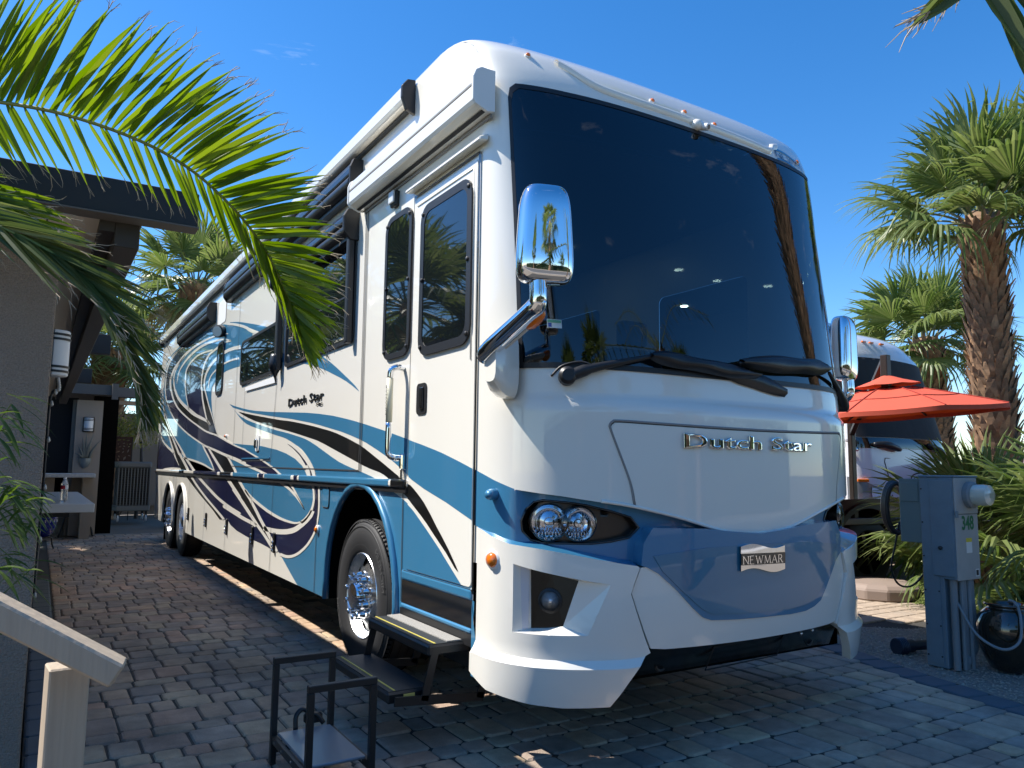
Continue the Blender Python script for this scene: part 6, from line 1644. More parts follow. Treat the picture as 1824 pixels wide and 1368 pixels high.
# ------------------------------------------------------------------ red cantilever parasol
um = base('cantilever_umbrella', (5.2, 2.5, 0)); tag(um, 'red cantilever umbrella with vented top on a weighted base', 'umbrella')
M['red'] = leafmat('red_canvas', (.56, .090, .048), (.58, .100, .052), .05, .8)
uc = at(1578, 668, 8.3); R_ = 1.12; zr = uc.z - .42
m = MB(); rv_ = MB(); N = 8; a00 = math.radians(12)
UT = Matrix.Translation(uc) @ Matrix.Rotation(math.radians(-4), 4, CF) @ Matrix.Translation(-uc)
def uring(r, z, sag=0): return [UT @ Vector((uc.x + r * math.cos(a00 + 6.2832 * k / (N * 6)) * (1 - .03 * abs(math.sin(math.pi * k / 6))), uc.y + r * math.sin(a00 + 6.2832 * k / (N * 6)) * (1 - .03 * abs(math.sin(math.pi * k / 6))), z - sag * abs(math.sin(math.pi * k / 6)))) for k in range(N * 6 + 1)]
rows = [uring(R_ * t, uc.z - .10 - .32 * t ** 1.15 * 1.0, .012) for t in (.22, .4, .6, .8, 1.0)]
m.grid(rows); m.grid([rows[-1], [p + Vector((0, 0, -.045)) for p in rows[-1]]])
cn = m.build('canopy', M['red'], um, smooth=SMA, recalc=False)
for k in range(N):
    sm_ = MB(); sm_.tube([rows[j][k * 6] + Vector((0, 0, .004)) for j in range(5)], .006, 5); sm_.build('seam', pm('red_seam', (.30, .035, .022), .8) if k == 0 else bpy.data.materials['red_seam'], cn)
sm_ = MB(); sm_.tube([p + Vector((0, 0, .004)) for p in uring(R_ * .62, uc.z - .10 - .32 * .62 ** 1.15, .012)], .005, 5); sm_.build('hoop_seam', bpy.data.materials['red_seam'], cn)
m = MB(); m.grid([uring(.02, uc.z), uring(R_ * .15, uc.z - .06), uring(R_ * .30, uc.z - .115, .008)]); m.build('vent', M['red'], cn, smooth=SMA, recalc=False)
for k in range(N):
    a_ = a00 + 6.2832 * k / N
    MB().tube([UT @ (uc + Vector((0, 0, -.12))), UT @ Vector((uc.x + R_ * .99 * math.cos(a_), uc.y + R_ * .99 * math.sin(a_), uc.z - .435))], .010, 6).build('rib', M['metalblk'], um)
ub = atplane(1527, 1046, 2, 0)
MB().bar((ub.x, ub.y, .1), (ub.x, ub.y, 2.62), .085, .065, up=(0, 1, 0)).build('mast', pm('bronze_mast', (.05, .038, .03), .4, metal=.6), um, bevel=.008)
MB().bar((ub.x, ub.y, 1.9), (uc.x, uc.y, uc.z + .20), .06, .05).build('arm', bpy.data.materials['bronze_mast'], um, bevel=.006)
MB().box((uc.x - .04, uc.y - .04, uc.z - .16), (uc.x + .04, uc.y + .04, uc.z + .22)).build('hub', bpy.data.materials['bronze_mast'], um, bevel=.006)
MB().box((ub.x - .07, ub.y - .06, .05), (ub.x + .07, ub.y + .06, .22)).build('mast_socket', M['metalblk'], um, bevel=.01)
bcn = atplane(1566, 1062, 2, 0)
m = MB(); m.lathe([(.44, 0), (.44, .12), (.38, .17), (.05, .19)], (bcn.x, bcn.y, 0), n=12); m.build('weighted_base', pm('taupe_base', (.26, .20, .165), .7), um, bevel=.015)

# ------------------------------------------------------------------ second motorhome on the next lot
r2 = base('second_motorhome', (9.1, 4.1, 0)); tag(r2, 'white motorhome with black windshield cover behind the red umbrella', 'motorhome')
W2_ = 1.30; CX = 9.12; FY = 4.02
def cap2(ph, z, off=0.0):
    yc = interp(z, [.3, 1.0, 1.9, 3.4, 3.7, 3.86, 3.95], [-.0, -.05, .0, .42, .58, .80, 1.25]); ys = interp(z, [.3, 1.9, 3.4, 3.95], [.36, .38, .74, 1.5])
    a_ = math.radians(ph); s_ = math.sin(a_); c_ = max(0, math.cos(a_))
    w = W2_ * interp(z, [3.6, 3.95], [1, .85])
    p = Vector((CX + w * math.copysign(abs(s_) ** .8, s_), FY + yc + (ys - yc) * (1 - c_ ** .8), z))
    return p + Vector((math.sin(a_) * off, -math.cos(a_) * off, 0))
def cp2(name, mat, poly, off, par=r2, step=(5, .08)):
    V, T = patch2d([(p * .02, z) for p, z in poly], [], (step[0] * .02, step[1])); m = MB(); m.add([cap2(p / .02, z, off) for p, z in V], T); return m.build(name, mat, par, smooth=True)
M['white3'] = pm('white_gelcoat', (.74, .74, .74), .3, coat=1.0)
cp2('front_cap', M['white3'], [(-90, .35), (90, .35), (90, 3.95), (-90, 3.95)], 0)
m = MB(); m.box((CX - W2_, FY + .75, .4), (CX + W2_, FY + 10, 3.6)); m.build('body', M['white3'], r2)
for s_ in (-90, 90):
    m = MB(); zs_ = [.4 + .2 * k for k in range(17)]; m.grid([[cap2(s_, z_) for z_ in zs_], [Vector((cap2(s_, z_).x, FY + 1.2, z_)) for z_ in zs_]]); m.build('corner_panel', M['white3'], r2)
m = MB(); m.box((CX - 1.2, FY + 1.2, 3.6), (CX + 1.2, FY + 10, 3.94)); m.build('roof', M['white3'], r2, bevel=.12, seg=3)
cp2('windshield_cover', pm('black_mesh_cover', (.010, .011, .013), .75, bump=(5, .4, .02)), [(-86, 2.0), (86, 2.0), (84, 3.30), (40, 3.36), (0, 3.38), (-40, 3.36), (-84, 3.30)], .02)
cp2('dark_glass', M['glassd'], [(-72, 1.82), (72, 1.82), (78, 1.99), (-78, 1.99)], .015)
cp2('grey_band', pm('silver_paint', (.20, .205, .21), .35, metal=.4, coat=1), [(-90, 1.36), (-60, 1.28), (-30, 1.12), (0, 1.0), (30, 1.12), (60, 1.28), (90, 1.36), (90, .5), (-90, .5)], .008)
cp2('lower_bumper', M['white3'], [(-90, .9), (-60, .85), (60, .85), (90, .9), (90, .35), (-90, .35)], .05)
hl = cp2('headlight', M['white3'], [(-52, 1.20), (-36, 1.12), (-33, .96), (-38, .90), (-44, 1.02), (-53, 1.10)], .03)
cp2('lamp', M['glassd'], [(-47, 1.10), (-38, 1.06), (-37, .97), (-41, .95), (-47, 1.03)], .034, hl)
hl = cp2('headlight', M['white3'], [(52, 1.20), (53, 1.10), (44, 1.02), (38, .90), (33, .96), (36, 1.12)], .03)
cp2('lamp', M['glassd'], [(47, 1.10), (47, 1.03), (41, .95), (37, .97), (38, 1.06)], .034, hl)
hseam = [(-36, 1.66), (36, 1.66), (30, 1.2)]
m = MB(); m.tube([cap2(p, z, .004) for p, z in [(-27, 1.15), (-33, 1.60), (-32, 1.66), (0, 1.65), (32, 1.66), (33, 1.60), (27, 1.15)]], .007, 6); m.build('hood_seam', M['seam'], r2)
# swirl emblem: two nested rings of brush-like arcs
for k, (rx, rz_, t0, t1, w) in enumerate(((9, .095, .3, 5.6, .022), (6.5, .055, 1.2, 7.0, .018), (11.5, .12, 3.3, 5.9, .016))):
    ts = [t0 + (t1 - t0) * j / 24 for j in range(25)]
    m = MB(); m.grid([[cap2(4 + (rx + w * 40 * math.sin(math.pi * j / 24)) * math.cos(t), 1.33 + (rz_ + w * math.sin(math.pi * j / 24)) * math.sin(t) + .006 * math.cos(t), .012) for j, t in enumerate(ts)], [cap2(4 + rx * math.cos(t), 1.33 + rz_ * math.sin(t) + .006 * math.cos(t), .012) for t in ts]]); m.build('emblem', M['blackp'], r2, recalc=False)
for ph in (-62, -14, -6, 2, 62):
    MB().box((-.05, -.02, -.014), (.05, .02, .014), Matrix.Translation(cap2(ph, 3.68, .01))).build('marker_light', M['amber'], r2, bevel=.006)
MB().box((-.09, -.02, -.022), (.09, .02, .022), Matrix.Translation(cap2(-64, 1.30, .02)) @ Matrix.Rotation(-.6, 4, 'Z')).build('turn_light', M['amber'], r2, bevel=.006)
for a_, b_ in (((-46, 1.88), (-16, 1.80)), ((10, 1.90), (38, 1.66))):
    MB().tube(cr([cap2(*a_, .05), cap2((a_[0] + b_[0]) / 2, (a_[1] + b_[1]) / 2 + .03, .08), cap2(*b_, .06)], 5), [.03, .04, .045, .05, .055, .06, .065, .06, .055, .05, .03], 8).build('wiper', M['fabricblk'], r2, smooth=True)
MB().tube(cr([cap2(-80, 1.72, .02), cap2(-74, 1.76, .14), cap2(-66, 1.80, .22)], 5), .04, 10).build('mirror_arm', M['chrome'], r2, smooth=True)
MB().box((-.10, -.06, -.2), (.10, .06, .22), Matrix.Translation(cap2(-70, 2.1, .24))).build('mirror_head', M['white3'], r2, bevel=.05, seg=3)
for x in (CX - 1.15, CX + 1.15):
    MB().lathe([(.30, -.15), (.48, -.15), (.52, -.1), (.52, .1), (.48, .15), (.30, .15)], (x, FY + 2.2, .52), (1, 0, 0), 32).build('wheel', M['rubber'], r2, smooth=SMA)
MB().box((CX - 1.2, FY + .8, .35), (CX + 1.2, FY + 9.5, .6)).build('underbody_box', M['blackm'], r2)

# ------------------------------------------------------------------ dark red pickup in front of it
pk = base('pickup_truck', (6.4, 3.2, 0)); tag(pk, 'dark red pickup with black wheels parked behind the pedestal', 'pickup')
wc = atplane(1548, 985, 2, .43)
KM = Matrix.Translation((wc.x, wc.y, 0)) @ Matrix.Rotation(math.radians(-8), 4, 'Z')
M['maroon'] = pm('maroon_paint', (.045, .006, .010), .3, coat=1.0)
# local: x along the truck to the right (front of truck to the left), y back, wheel centre at origin x=0
bodyp = [(-.95, .55), (-.98, .80), (-.93, 1.02), (-.6, 1.10), (1.05, 1.14), (1.60, 1.70), (3.2, 1.74), (3.35, 1.18), (5.0, 1.15), (5.05, .60), (3.95, .55)]
def archk(cx): return [(cx + .56 * math.cos(math.radians(a_)), .42 + .56 * math.sin(math.radians(a_))) for a_ in range(14, 167, 12)]
poly = [(-.95, .55), (-.98, .80), (-.93, 1.02), (-.6, 1.09), (3.95, 1.12), (4.3, 1.66), (5.9, 1.70), (6.3, 1.15), (7.0, 1.05), (7.05, .60), (5.1, .55)] + archk(4.5) + [(3.9, .50), (.62, .50)] + archk(0)
V, T = patch2d(poly)
m = MB(); m.add([KM @ Vector((x, 0, z)) for x, z in V], T); m.add([KM @ Vector((x, 1.85, z)) for x, z in V], T)
lp = poly + poly[:1]; m.grid([[KM @ Vector((x, 0, z)) for x, z in lp], [KM @ Vector((x, 1.85, z)) for x, z in lp]])
m.build('body', M['maroon'], pk, bevel=.0)
V, T = patch2d([(4.15, 1.17), (4.42, 1.60), (5.8, 1.63), (6.1, 1.2)]); MB().add([KM @ Vector((x, -.006, z)) for x, z in V], T).build('side_window', M['glassd'], pk)
MB().box((-1.0, -.005, .78), (3.3, -.025, .86), KM).build('body_crease', pm('grey_cladding', (.10, .095, .095), .4, coat=.5), pk, bevel=.01)
m = MB(); m.grid([[KM @ Vector((x, -.03, z)) for x, z in archk(0)], [KM @ Vector((x * 1.0, -.03, z + .0)) + (KM.to_3x3() @ Vector(((x - 0) * .12, 0, (z - .42) * .12))) for x, z in archk(0)]]); m.build('arch_flare', M['black'], pk)
for x in (0, 4.5):
    for yk in (.12, 1.73):
        w = empty('wheel', KM @ Vector((x, yk, .43)), parent=pk); w.location = (KM @ Vector((x, yk, .43))) - pk.location
        axk = KM.to_3x3() @ Vector((0, -1, 0))
        MB().lathe([(.26, -.12), (.38, -.12), (.425, -.09), (.43, 0), (.425, .09), (.38, .12), (.28, .12), (.26, .10)], (0, 0, 0), axk, 36, cap=False).build('tyre', M['rubber'], w, smooth=SMA)
        MB().lathe([(.28, .09), (.26, .05), (.10, .03), (.05, .05)], (0, 0, 0), axk, 30).build('rim', M['blackm'], w, smooth=SMA)
        for k in range(6):
            a_ = 6.2832 * k / 6; bx = axk.orthogonal().normalized(); by = axk.cross(bx); dr = bx * math.cos(a_) + by * math.sin(a_)
            MB().bar(dr * .05 + axk * .075, dr * .265 + axk * .09, .05, .03, up=axk).build('spoke', M['blackp'], w, bevel=.006)
            MB().lathe([(.012, .07), (.012, .095)], dr.lerp(axk, 0) * .075, axk, 8).build('lug_nut', M['chrome'], w)
MB().box((-.5, .1, .3), (6.6, 1.75, .55), KM).build('underbody', M['blackm'], pk)
# ------------------------------------------------------------------ palms
M['fan'] = leafmat('fan_palm_green', (.095, .145, .034), (.205, .240, .085), .38, .40)
M['fandry'] = leafmat('dry_palm', (.30, .25, .13), (.42, .36, .20), .3, .7)
M['bark'] = pm('palm_boot', (.33, .215, .130), .9, vary=(12, .8, (.15, .09, .055)))
island_tint(M['bark'], hues=[(.6, .55, .5), (1.2, 1.1, 1.0), (.85, .8, .75), (1.55, 1.45, 1.3), (.7, .65, .6)])
M['petiole'] = pm('palm_petiole', (.16, .17, .06), .5)
rpz = random.Random(31)
def fan_mesh(seed, R=1.0, N=30, droop=.5, fray=True):
    """one fan frond: petiole along +x (length 0.9) then a pleated circular blade"""
    r = random.Random(seed); m = MB(); Lp = .85
    pts = [(0, 0, 0), (Lp * .5, 0, .06), (Lp, 0, .03)]
    npet = len(m.f)
    m.tube(cr(pts, 4), [.022, .02, .019, .018, .017, .016, .015, .014, .013], 5)
    npet = len(m.f)
    hub = Vector((Lp, 0, .03))
    for i in range(N):
        a = math.radians(-118 + 236 * i / (N - 1)); L = R * (.80 + .2 * math.cos(a * .8)) * r.uniform(.9, 1.06)
        d = Vector((math.cos(a), math.sin(a), .10 + .10 * math.cos(a))).normalized(); s = Vector((-math.sin(a), math.cos(a), 0))
        wmax = L * .55 * math.radians(236 / (N - 1)) * .47
        dz = droop * r.uniform(.6, 1.5)
        rows = []
        bend = r.uniform(-.12, .12)
        for t, w in ((.04, .10), (.3, .62), (.52, 1.0), (.72, .62), (.88, .30), (1.0, .02)):
            c = hub + d * L * t + s * bend * L * t ** 3 + Vector((0, 0, -dz * L * max(0, t - .42) ** 2 * 1.6))
            ww = wmax * w
            rows.append([c - s * ww + Vector((0, 0, -ww * .45)), c + Vector((0, 0, ww * .25)), c + s * ww + Vector((0, 0, -ww * .45))])
        m.grid(rows)
        if fray and r.random() < .5:    # dangling thread
            c = rows[3][2]; m.add([c, c + Vector((r.uniform(-.02, .02), r.uniform(-.02, .02), -.10)), c + Vector((r.uniform(-.05, .05), r.uniform(-.05, .05), -.2)), c + Vector((.006, 0, -.10))], [(0, 1, 2, 3)])
    return m, npet
FAN = []
for k in range(4):
    m, npet = fan_mesh(100 + k, droop=(.35, .55, .8, 1.1)[k])
    o = m.build('frond', None, mats=[M['petiole'], M['fan'], M['fandry']], idx=[0] * npet + [1] * (len(m.f) - npet), recalc=False)
    FAN.append(o.data); bpy.data.objects.remove(o)
FAN_DRY = FAN[3].copy(); 
for p in FAN_DRY.polygons: p.material_index = 2

def boots(parent, base_, top, r0, r1, z0f=.0, rows=None, per=9, L=.26, seed=1, proud=.09):
    """criss-cross of old leaf bases clasping the trunk"""
    r = random.Random(seed); m = MB(); ax = (top - base_); H = ax.length; ax.normalize(); x = ax.orthogonal().normalized(); y = ax.cross(x)
    n = rows or int(H / .085)
    for j in range(n):
        t = z0f + (1 - z0f) * j / n; rad = r0 + (r1 - r0) * t; c = base_ + ax * H * t
        for k in range(per):
            a = 6.2832 * (k + (j % 2) * .5) / per + r.uniform(-.12, .12)
            d = x * math.cos(a) + y * math.sin(a); s = x * -math.sin(a) + y * math.cos(a)
            w = rad * 2.6 / per * r.uniform(.8, 1.15); l = L * r.uniform(.7, 1.2); pr = proud * r.uniform(.6, 1.4)
            p0 = c + d * rad * .95
            m.add([p0 - s * w - ax * l * .3, p0 + s * w - ax * l * .3, p0 + s * w * .75 + d * pr * .5 + ax * l * .25, p0 - s * w * .75 + d * pr * .5 + ax * l * .25, p0 + s * w * .28 + d * pr * 1.15 + ax * l * .72, p0 - s * w * .28 + d * pr * 1.05 + ax * l * .70, p0 + d * pr * .25 + ax * l * .1],
                  [(0, 1, 2, 3), (3, 2, 4, 5), (1, 6, 2), (2, 6, 4), (4, 6, 5), (5, 6, 3), (3, 6, 0)])
    o = m.build('leaf_bases', M['bark'], parent, recalc=False); o['kind'] = 'stuff'
    return o

def fan_palm(loc, h, rt, R, n, seed, label, lean=(0, 0), group='fan palms', elmin=-55, elmax=80, boot=True, dry=.12, per=10):
    r = random.Random(seed)
    t = empty('fan_palm', loc); tag(t, label, 'palm tree', group)
    b = Vector((0, 0, -.05)); tp = Vector((lean[0], lean[1], h))
    m = MB(); m.tube([b, b.lerp(tp, .5), tp, tp + Vector((0, 0, .15))], [rt * 1.12, rt * .95, rt * .92, rt * .5], 16); m.build('trunk', M['bark'], t, smooth=SMA)
    if boot: boots(t, b, tp, rt * 1.05, rt * .95, seed=seed, per=per, L=rt * (.85 if rt > .22 else 1.5), proud=rt * (.30 if rt > .22 else .55))
    for i in range(n):
        f = (i + .5) / n
        el = math.radians(elmax - (elmax - elmin) * f ** .85 + r.uniform(-8, 8)); az = i * 2.39996 + r.uniform(-.2, .2)
        k = 0 if f < .25 else 1 if f < .55 else 2 if f < .85 else 3
        me = FAN_DRY if (f > 1 - dry) else FAN[k]
        o = bpy.data.objects.new('frond', me); COL.objects.link(o); o.parent = t
        s = R * r.uniform(.85, 1.12)
        o.location = tp + Vector((math.cos(az) * rt * .5, math.sin(az) * rt * .5, .12 - .25 * f))
        o.rotation_euler = Matrix.Rotation(az, 3, 'Z').to_4x4().to_euler()
        q = Quaternion((0, 0, 1), az) @ Quaternion((0, 1, 0), -el) @ Quaternion((1, 0, 0), r.uniform(-.5, .5))
        o.rotation_mode = 'QUATERNION'; o.rotation_quaternion = q
        o.scale = (s, s, s)
    return t

def palm_at(px, py_top, d, h_off=0): return at(px, py_top, d)
# big one right of the red umbrella
pt = at(1748, 395, 11.0); pb = at(1772, 720, 11.0)
fan_palm((pb.x, pb.y, 0), pt.z, .275, .92, 32, 1, 'tall fan palm with shaggy brown trunk at the right edge', (pt.x - pb.x, pt.y - pb.y), per=12, elmin=-8, dry=0)
pt = at(1648, 610, 22); fan_palm((pt.x + .45, pt.y - .1, 0), pt.z, .42, 1.30, 34, 2, 'smaller fan palm rising behind the second motorhome', (-.45, .1), elmin=-30, dry=0)
pt = at(1890, 300, 14); fan_palm((pt.x, pt.y, 0), pt.z, .34, .95, 30, 3, 'fan palm half cut off at the right edge behind the tallest one', elmin=-30, dry=0)
pt = at(350, 510, 19); fan_palm((pt.x, pt.y, 0), pt.z, .35, 1.05, 34, 4, 'fan palm rising above the rear roof of the coach')
pt = at(196, 628, 21); fan_palm((pt.x, pt.y, 0), pt.z, .42, .95, 34, 5, 'fan palm behind the far patio roof', dry=.04)
# young palms low at the right
lp_ = atplane(1772, 1075, 2, 0)
low = at(1762, 985, (lp_ - CAM).dot(CF))
fan_palm((lp_.x, lp_.y, 0), .42, .17, .80, 26, 6, 'young fan palm with short fibrous trunk right of the pedestal', elmin=-35, elmax=85, dry=.06, per=9)
pq = at(1960, 1000, 6.4)
fan_palm((pq.x, pq.y, 0), .62, .16, .80, 26, 7, 'spreading fan palm whose fronds lean in from the right edge', elmin=-15, elmax=80, dry=.04)
ps = atplane(1812, 1092, 2, 0)
t = empty('palm_seedling', ps); tag(t, 'small palm seedling on the ground at the right edge', 'palm seedling')
for k in range(9):
    o = bpy.data.objects.new('frond', FAN[0]); COL.objects.link(o); o.parent = t
    o.rotation_mode = 'QUATERNION'; o.rotation_quaternion = Quaternion((0, 0, 1), k * 2.4) @ Quaternion((0, 1, 0), -math.radians(75 - k * 7)); o.scale = (.26, .26, .26)

# ------------------------------------------------------------------ feather fronds close to the camera
M['date'] = leafmat('date_palm_green', (.100, .165, .014), (.190, .250, .030), .48, .38)
M['datedark'] = leafmat('date_palm_dark', (.060, .100, .022), (.150, .175, .060), .38, .45)
M['tipdry'] = pm('dry_tip', (.42, .33, .22), .8)
M['rachis'] = pm('frond_rachis', (.20, .22, .04), .45)
def leaflet(m, tips, p, d, L, w, nrm, sag, r):
    d = d.normalized(); s = d.cross(nrm).normalized(); u = s.cross(d)
    rows = []
    for t, k in ((0, .35), (.12, .85), (.35, 1.0), (.6, .85), (.8, .55), (.93, .22), (1.0, .05)):
        c = p + d * L * t + Vector((0, 0, -sag * L * t * t))
        ww = w * k
        rows.append([c - s * ww + u * ww * .75, c, c + s * ww + u * ww * .75])
    m.grid(rows)
    e = rows[-1][1]; dd = (d + Vector((0, 0, -2 * sag))).normalized()
    for k in range(r.choice((1, 2, 2, 3))):       # split dry hairs at the tip
        q = dd + Vector((r.uniform(-.5, .5), r.uniform(-.5, .5), r.uniform(-.5, .5)))
        tips.tube([e - dd * .012, e + q.normalized() * r.uniform(.012, .035), e + q.normalized() * r.uniform(.03, .05) + Vector((r.uniform(-.01, .01), 0, r.uniform(-.015, .01)))], [.0016, .0011, .0004], 4, cap=False)
def feather(parent, rach, upper, lower, n, mat, seed, w=.0125, wl=None, rr=.0085, dzu=-.35, dzl=.45):
    """rach: 3-D rachis; upper/lower: functions t -> (angle deg in the picture plane, length m)"""
    r = random.Random(seed); pts = cr(rach, 8); N_ = len(pts)
    fr = empty('frond', (0, 0, 0), parent=parent); fr.location = -parent.location
    MB().tube(pts, [rr * (1 - .75 * i / N_) + .001 for i in range(N_)], 8).build('rachis', M['rachis'], fr, smooth=True)
    for i in range(n):
        t = (i + .3 + r.uniform(-.2, .2)) / n; x = t * (N_ - 1); k = min(int(x), N_ - 2); p = pts[k].lerp(pts[k + 1], x - k)
        for fn, dz, sgn in ((upper, dzu, 1), (lower, dzl, -1)):
            a, L = fn(t)
            a = math.radians(a + r.uniform(-5, 5)); L *= r.uniform(.88, 1.08)
            d = CR * math.cos(a) + CU * math.sin(a) + CF * (dz + r.uniform(-.22, .22))
            nn = (CF * -1 + CR * r.uniform(-.5, .5) + CU * r.uniform(-.7, .7)).normalized()
            m = MB(); tips = MB()
            if sgn < 0 and wl and i % 5 in (0, 2): continue
            leaflet(m, tips, p, d, L, (wl if wl and sgn < 0 else w) * r.uniform(.8, 1.15), nn, .06, r)
            nf = len(m.f); m.add(tips.v, tips.f)
            m.build('leaflet', None, fr, mats=[mat, M['tipdry']], idx=[0] * nf + [1] * (len(m.f) - nf), recalc=False, smooth=False)
    return fr
def lin(*kv):
    ts = [k for k, a, b in kv]
    return lambda t: (interp(t, ts, [a for k, a, b in kv]), interp(t, ts, [b for k, a, b in kv]))
dp = base('date_palm', at(-420, 1200, 3.6).xy.to_3d()); tag(dp, 'date palm leaning in from the left with long feather fronds', 'palm tree')
crown = at(-330, 120, 3.2)
db = Vector((dp.location.x, dp.location.y, 0))
MB().tube(cr([db, db.lerp(crown, .5) + Vector((-.05, 0, 0)), crown], 6), [.20] * 6 + [.17] * 7, 14).build('trunk', M['bark'], dp, smooth=SMA)
boots(dp, db, crown, .20, .18, seed=77, per=9, L=.2, proud=.06).location = -dp.location
R1 = [at(-330, 150, 3.15), at(-160, 165, 3.0), at(-60, 176, 2.95), at(0, 182, 2.9), at(100, 200, 2.9), at(200, 231, 2.92), at(283, 267, 2.95), at(350, 310, 3.0), at(407, 362, 3.05), at(446, 407, 3.1), at(480, 458, 3.15), at(507, 515, 3.2), at(530, 562, 3.25), at(546, 622, 3.3)]
feather(dp, R1, lin((0, 55, .56), (.25, 46, .56), (.38, 37, .52), (.5, 26, .46), (.6, 13, .43), (.68, 3, .39), (.76, -8, .33), (.84, -20, .28), (.92, -36, .22), (1, -64, .13)),
        lin((0, -68, .27), (.3, -70, .26), (.5, -77, .23), (.62, -76, .24), (.75, -80, .24), (.86, -84, .21), (.93, -82, .18), (1, -75, .12)), 118, M['date'], 41, w=.0150, wl=.0100)
R2 = [at(-330, 260, 2.9), at(-150, 330, 2.7), at(-40, 385, 2.6), at(60, 432, 2.6), at(130, 478, 2.62), at(188, 545, 2.65), at(228, 622, 2.7), at(252, 690, 2.72), at(262, 725, 2.75)]
feather(dp, R2, lin((0, -4, .40), (.35, -14, .36), (.5, -27, .29), (.62, -42, .23), (.75, -54, .20), (.88, -66, .17), (1, -80, .10)),
        lin((0, -42, .34), (.35, -38, .34), (.5, -46, .29), (.62, -60, .23), (.75, -72, .20), (.88, -82, .16), (1, -90, .10)), 66, M['datedark'], 43, w=.010, dzu=.15, dzl=-.15)
R3 = [at(-330, 200, 3.3), at(-160, 290, 3.1), at(-60, 330, 3.0), at(10, 368, 3.0), at(70, 410, 3.0)]
feather(dp, R3, lin((0, 0, .36), (.6, -8, .30), (1, -16, .2)), lin((0, -34, .36), (.6, -32, .30), (1, -34, .2)), 30, M['date'], 44, w=.010, dzu=.1, dzl=.0)

# frond tips hanging into the top right corner
dp2 = base('overhanging_palm', (2.0, -4.6, 0)); tag(dp2, 'dark palm leaflets hanging into the top right corner', 'palm tree')
MB().tube([(2.0, -4.6, 0), (1.9, -4.5, 2.0), (1.75, -4.3, 3.9)], [.2, .17, .16], 14).build('trunk', M['bark'], dp2, smooth=SMA)
boots(dp2, Vector((2.0, -4.6, 0)), Vector((1.75, -4.3, 3.9)), .19, .17, seed=78, per=9, L=.2, proud=.06).location = -dp2.location
R4 = [Vector((1.75, -4.3, 3.9)), at(2250, -460, 1.7), at(2065, -315, 1.6), at(1920, -170, 1.5), at(1826, -92, 1.45), at(1730, -38, 1.4)]
feather(dp2, R4, lin((0, 190, .2), (.5, 200, .22), (1, 215, .13)), lin((0, -62, .28), (.6, -58, .30), (1, -63, .22)), 60, M['datedark'], 45, w=.016, dzu=.2, dzl=-.1)
for i_ in range(9):
    a_ = .8 + i_ * .62
    pts = [Vector((1.75, -4.3, 3.9)), Vector((1.75 + math.cos(a_) * .8, -4.3 + math.sin(a_) * .8, 4.5)), Vector((1.75 + math.cos(a_) * 1.7, -4.3 + math.sin(a_) * 1.7, 4.2))]
    if math.sin(a_) > .2 and math.cos(a_) < .2: continue
    feather(dp2, pts, lin((0, 70, .3), (1, 40, .25)), lin((0, -110, .3), (1, -60, .25)), 18, M['datedark'], 60 + i_, w=.012)

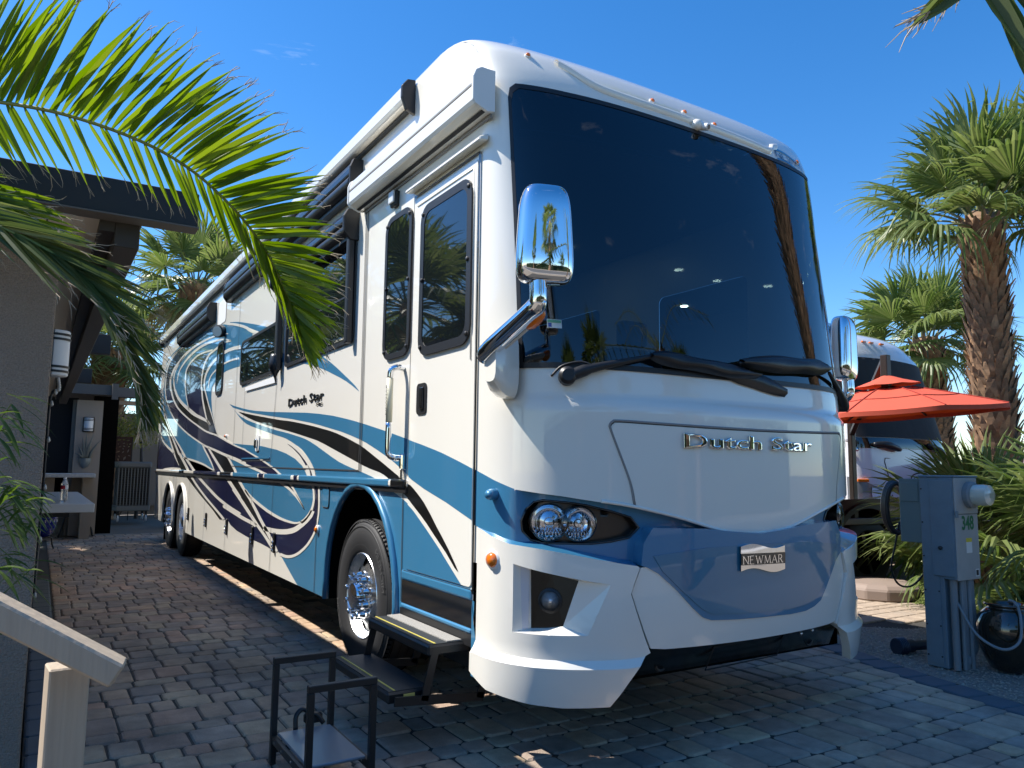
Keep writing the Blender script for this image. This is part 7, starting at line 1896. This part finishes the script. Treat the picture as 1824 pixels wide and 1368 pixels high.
# ------------------------------------------------------------------ street side behind the camera (mirrored in glass and chrome)
for i_, (x, y, h, R, lab) in enumerate(((4.25, -1.18, 9.6, 1.1, 'tall fan palm beside the jar, its trunk mirrored in the windshield'), (-1.4, -15.5, 7.5, 1.3, 'tall fan palm over the street mirrored in the near mirror'), (3.2, -19, 5.2, 1.3, 'short fan palm over the street left of the hedge gap'),
        (-7.5, -16, 6.5, 1.3, 'fan palm over the street beside the far trailer'), (10.5, -15.5, 7.8, 1.3, 'tall fan palm over the street near the trailer'), (-16, 3.0, 5.6, 1.3, 'fan palm beside the reflected tan house'), (-13.5, 17, 5.6, 1.4, 'fan palm behind the reflected tan house'), (-9.5, 13.0, 4.6, 1.3, 'bushy fan palm between the two houses'), (-7.3, 14.6, 5.6, 1.5, 'broad fan palm at the rear corner of the patio house'), (-4.9, 17.5, 4.7, 1.4, 'fan palm in a row behind the patio house, nearest the coach'), (-6.6, 20, 5.4, 1.5, 'fan palm in a row behind the patio house, second from the coach'), (-8.6, 23.5, 5.6, 1.6, 'fan palm in a row behind the patio house, farthest from the coach'))):
    fan_palm((x, y, -.05), h, .215 if i_ == 0 else .28, R, 26, 80 + i_, lab, group='palms mirrored in the coach', boot=(i_ == 0), per=10)
hd = base('hedge', (0, -17, 0)); tag(hd, 'unseen green hedge across the street, raised to block the bright horizon', 'hedge')  # out of view; height chosen to darken what the nose mirrors
M['hedge'] = leafmat('hedge_leaf', (.035, .075, .02), (.07, .11, .03), .2)
m = MB(); rh = random.Random(14)
for k in range(11000):
    p = Vector((rh.uniform(-25, 25), -17 + rh.uniform(-.7, .7), rh.random() ** .7 * 3.4)); s_ = rh.uniform(.08, .16); a1 = Vector((rh.uniform(-1, 1), rh.uniform(-1, 1), rh.uniform(-1, 1))).normalized(); a2 = a1.orthogonal()
    m.add([p, p + a1 * s_ + a2 * s_ * .5, p + a1 * s_ * 2, p + a1 * s_ - a2 * s_ * .5], [(0, 1, 2, 3)])
o = m.build('foliage', M['hedge'], hd, recalc=False); o['kind'] = 'stuff'
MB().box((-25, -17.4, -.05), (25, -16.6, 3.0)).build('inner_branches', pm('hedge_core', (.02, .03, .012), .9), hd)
tr = base('travel_trailer', (5.5, -20.5, 0)); tag(tr, 'white trailer across the street mirrored in the coach nose', 'trailer')
MB().box((1.5, -22, .6), (9.5, -19.6, 3.3)).build('body', M['white3'], tr, bevel=.15, seg=3)
for x in (2.4, 5.0, 7.5):
    MB().box((x, -19.62, 1.6), (x + 1.1, -19.585, 2.4)).build('window', M['glassd'], tr)
MB().box((1.5, -19.61, 1.0), (9.5, -19.588, 1.25)).build('stripe', M['navy'], tr)
for x in (4.6, 5.6): MB().lathe([(.2, -.1), (.36, -.1), (.36, .1), (.2, .1)], (x, -19.8, .36), (0, 1, 0), 24).build('wheel', M['rubber'], tr)
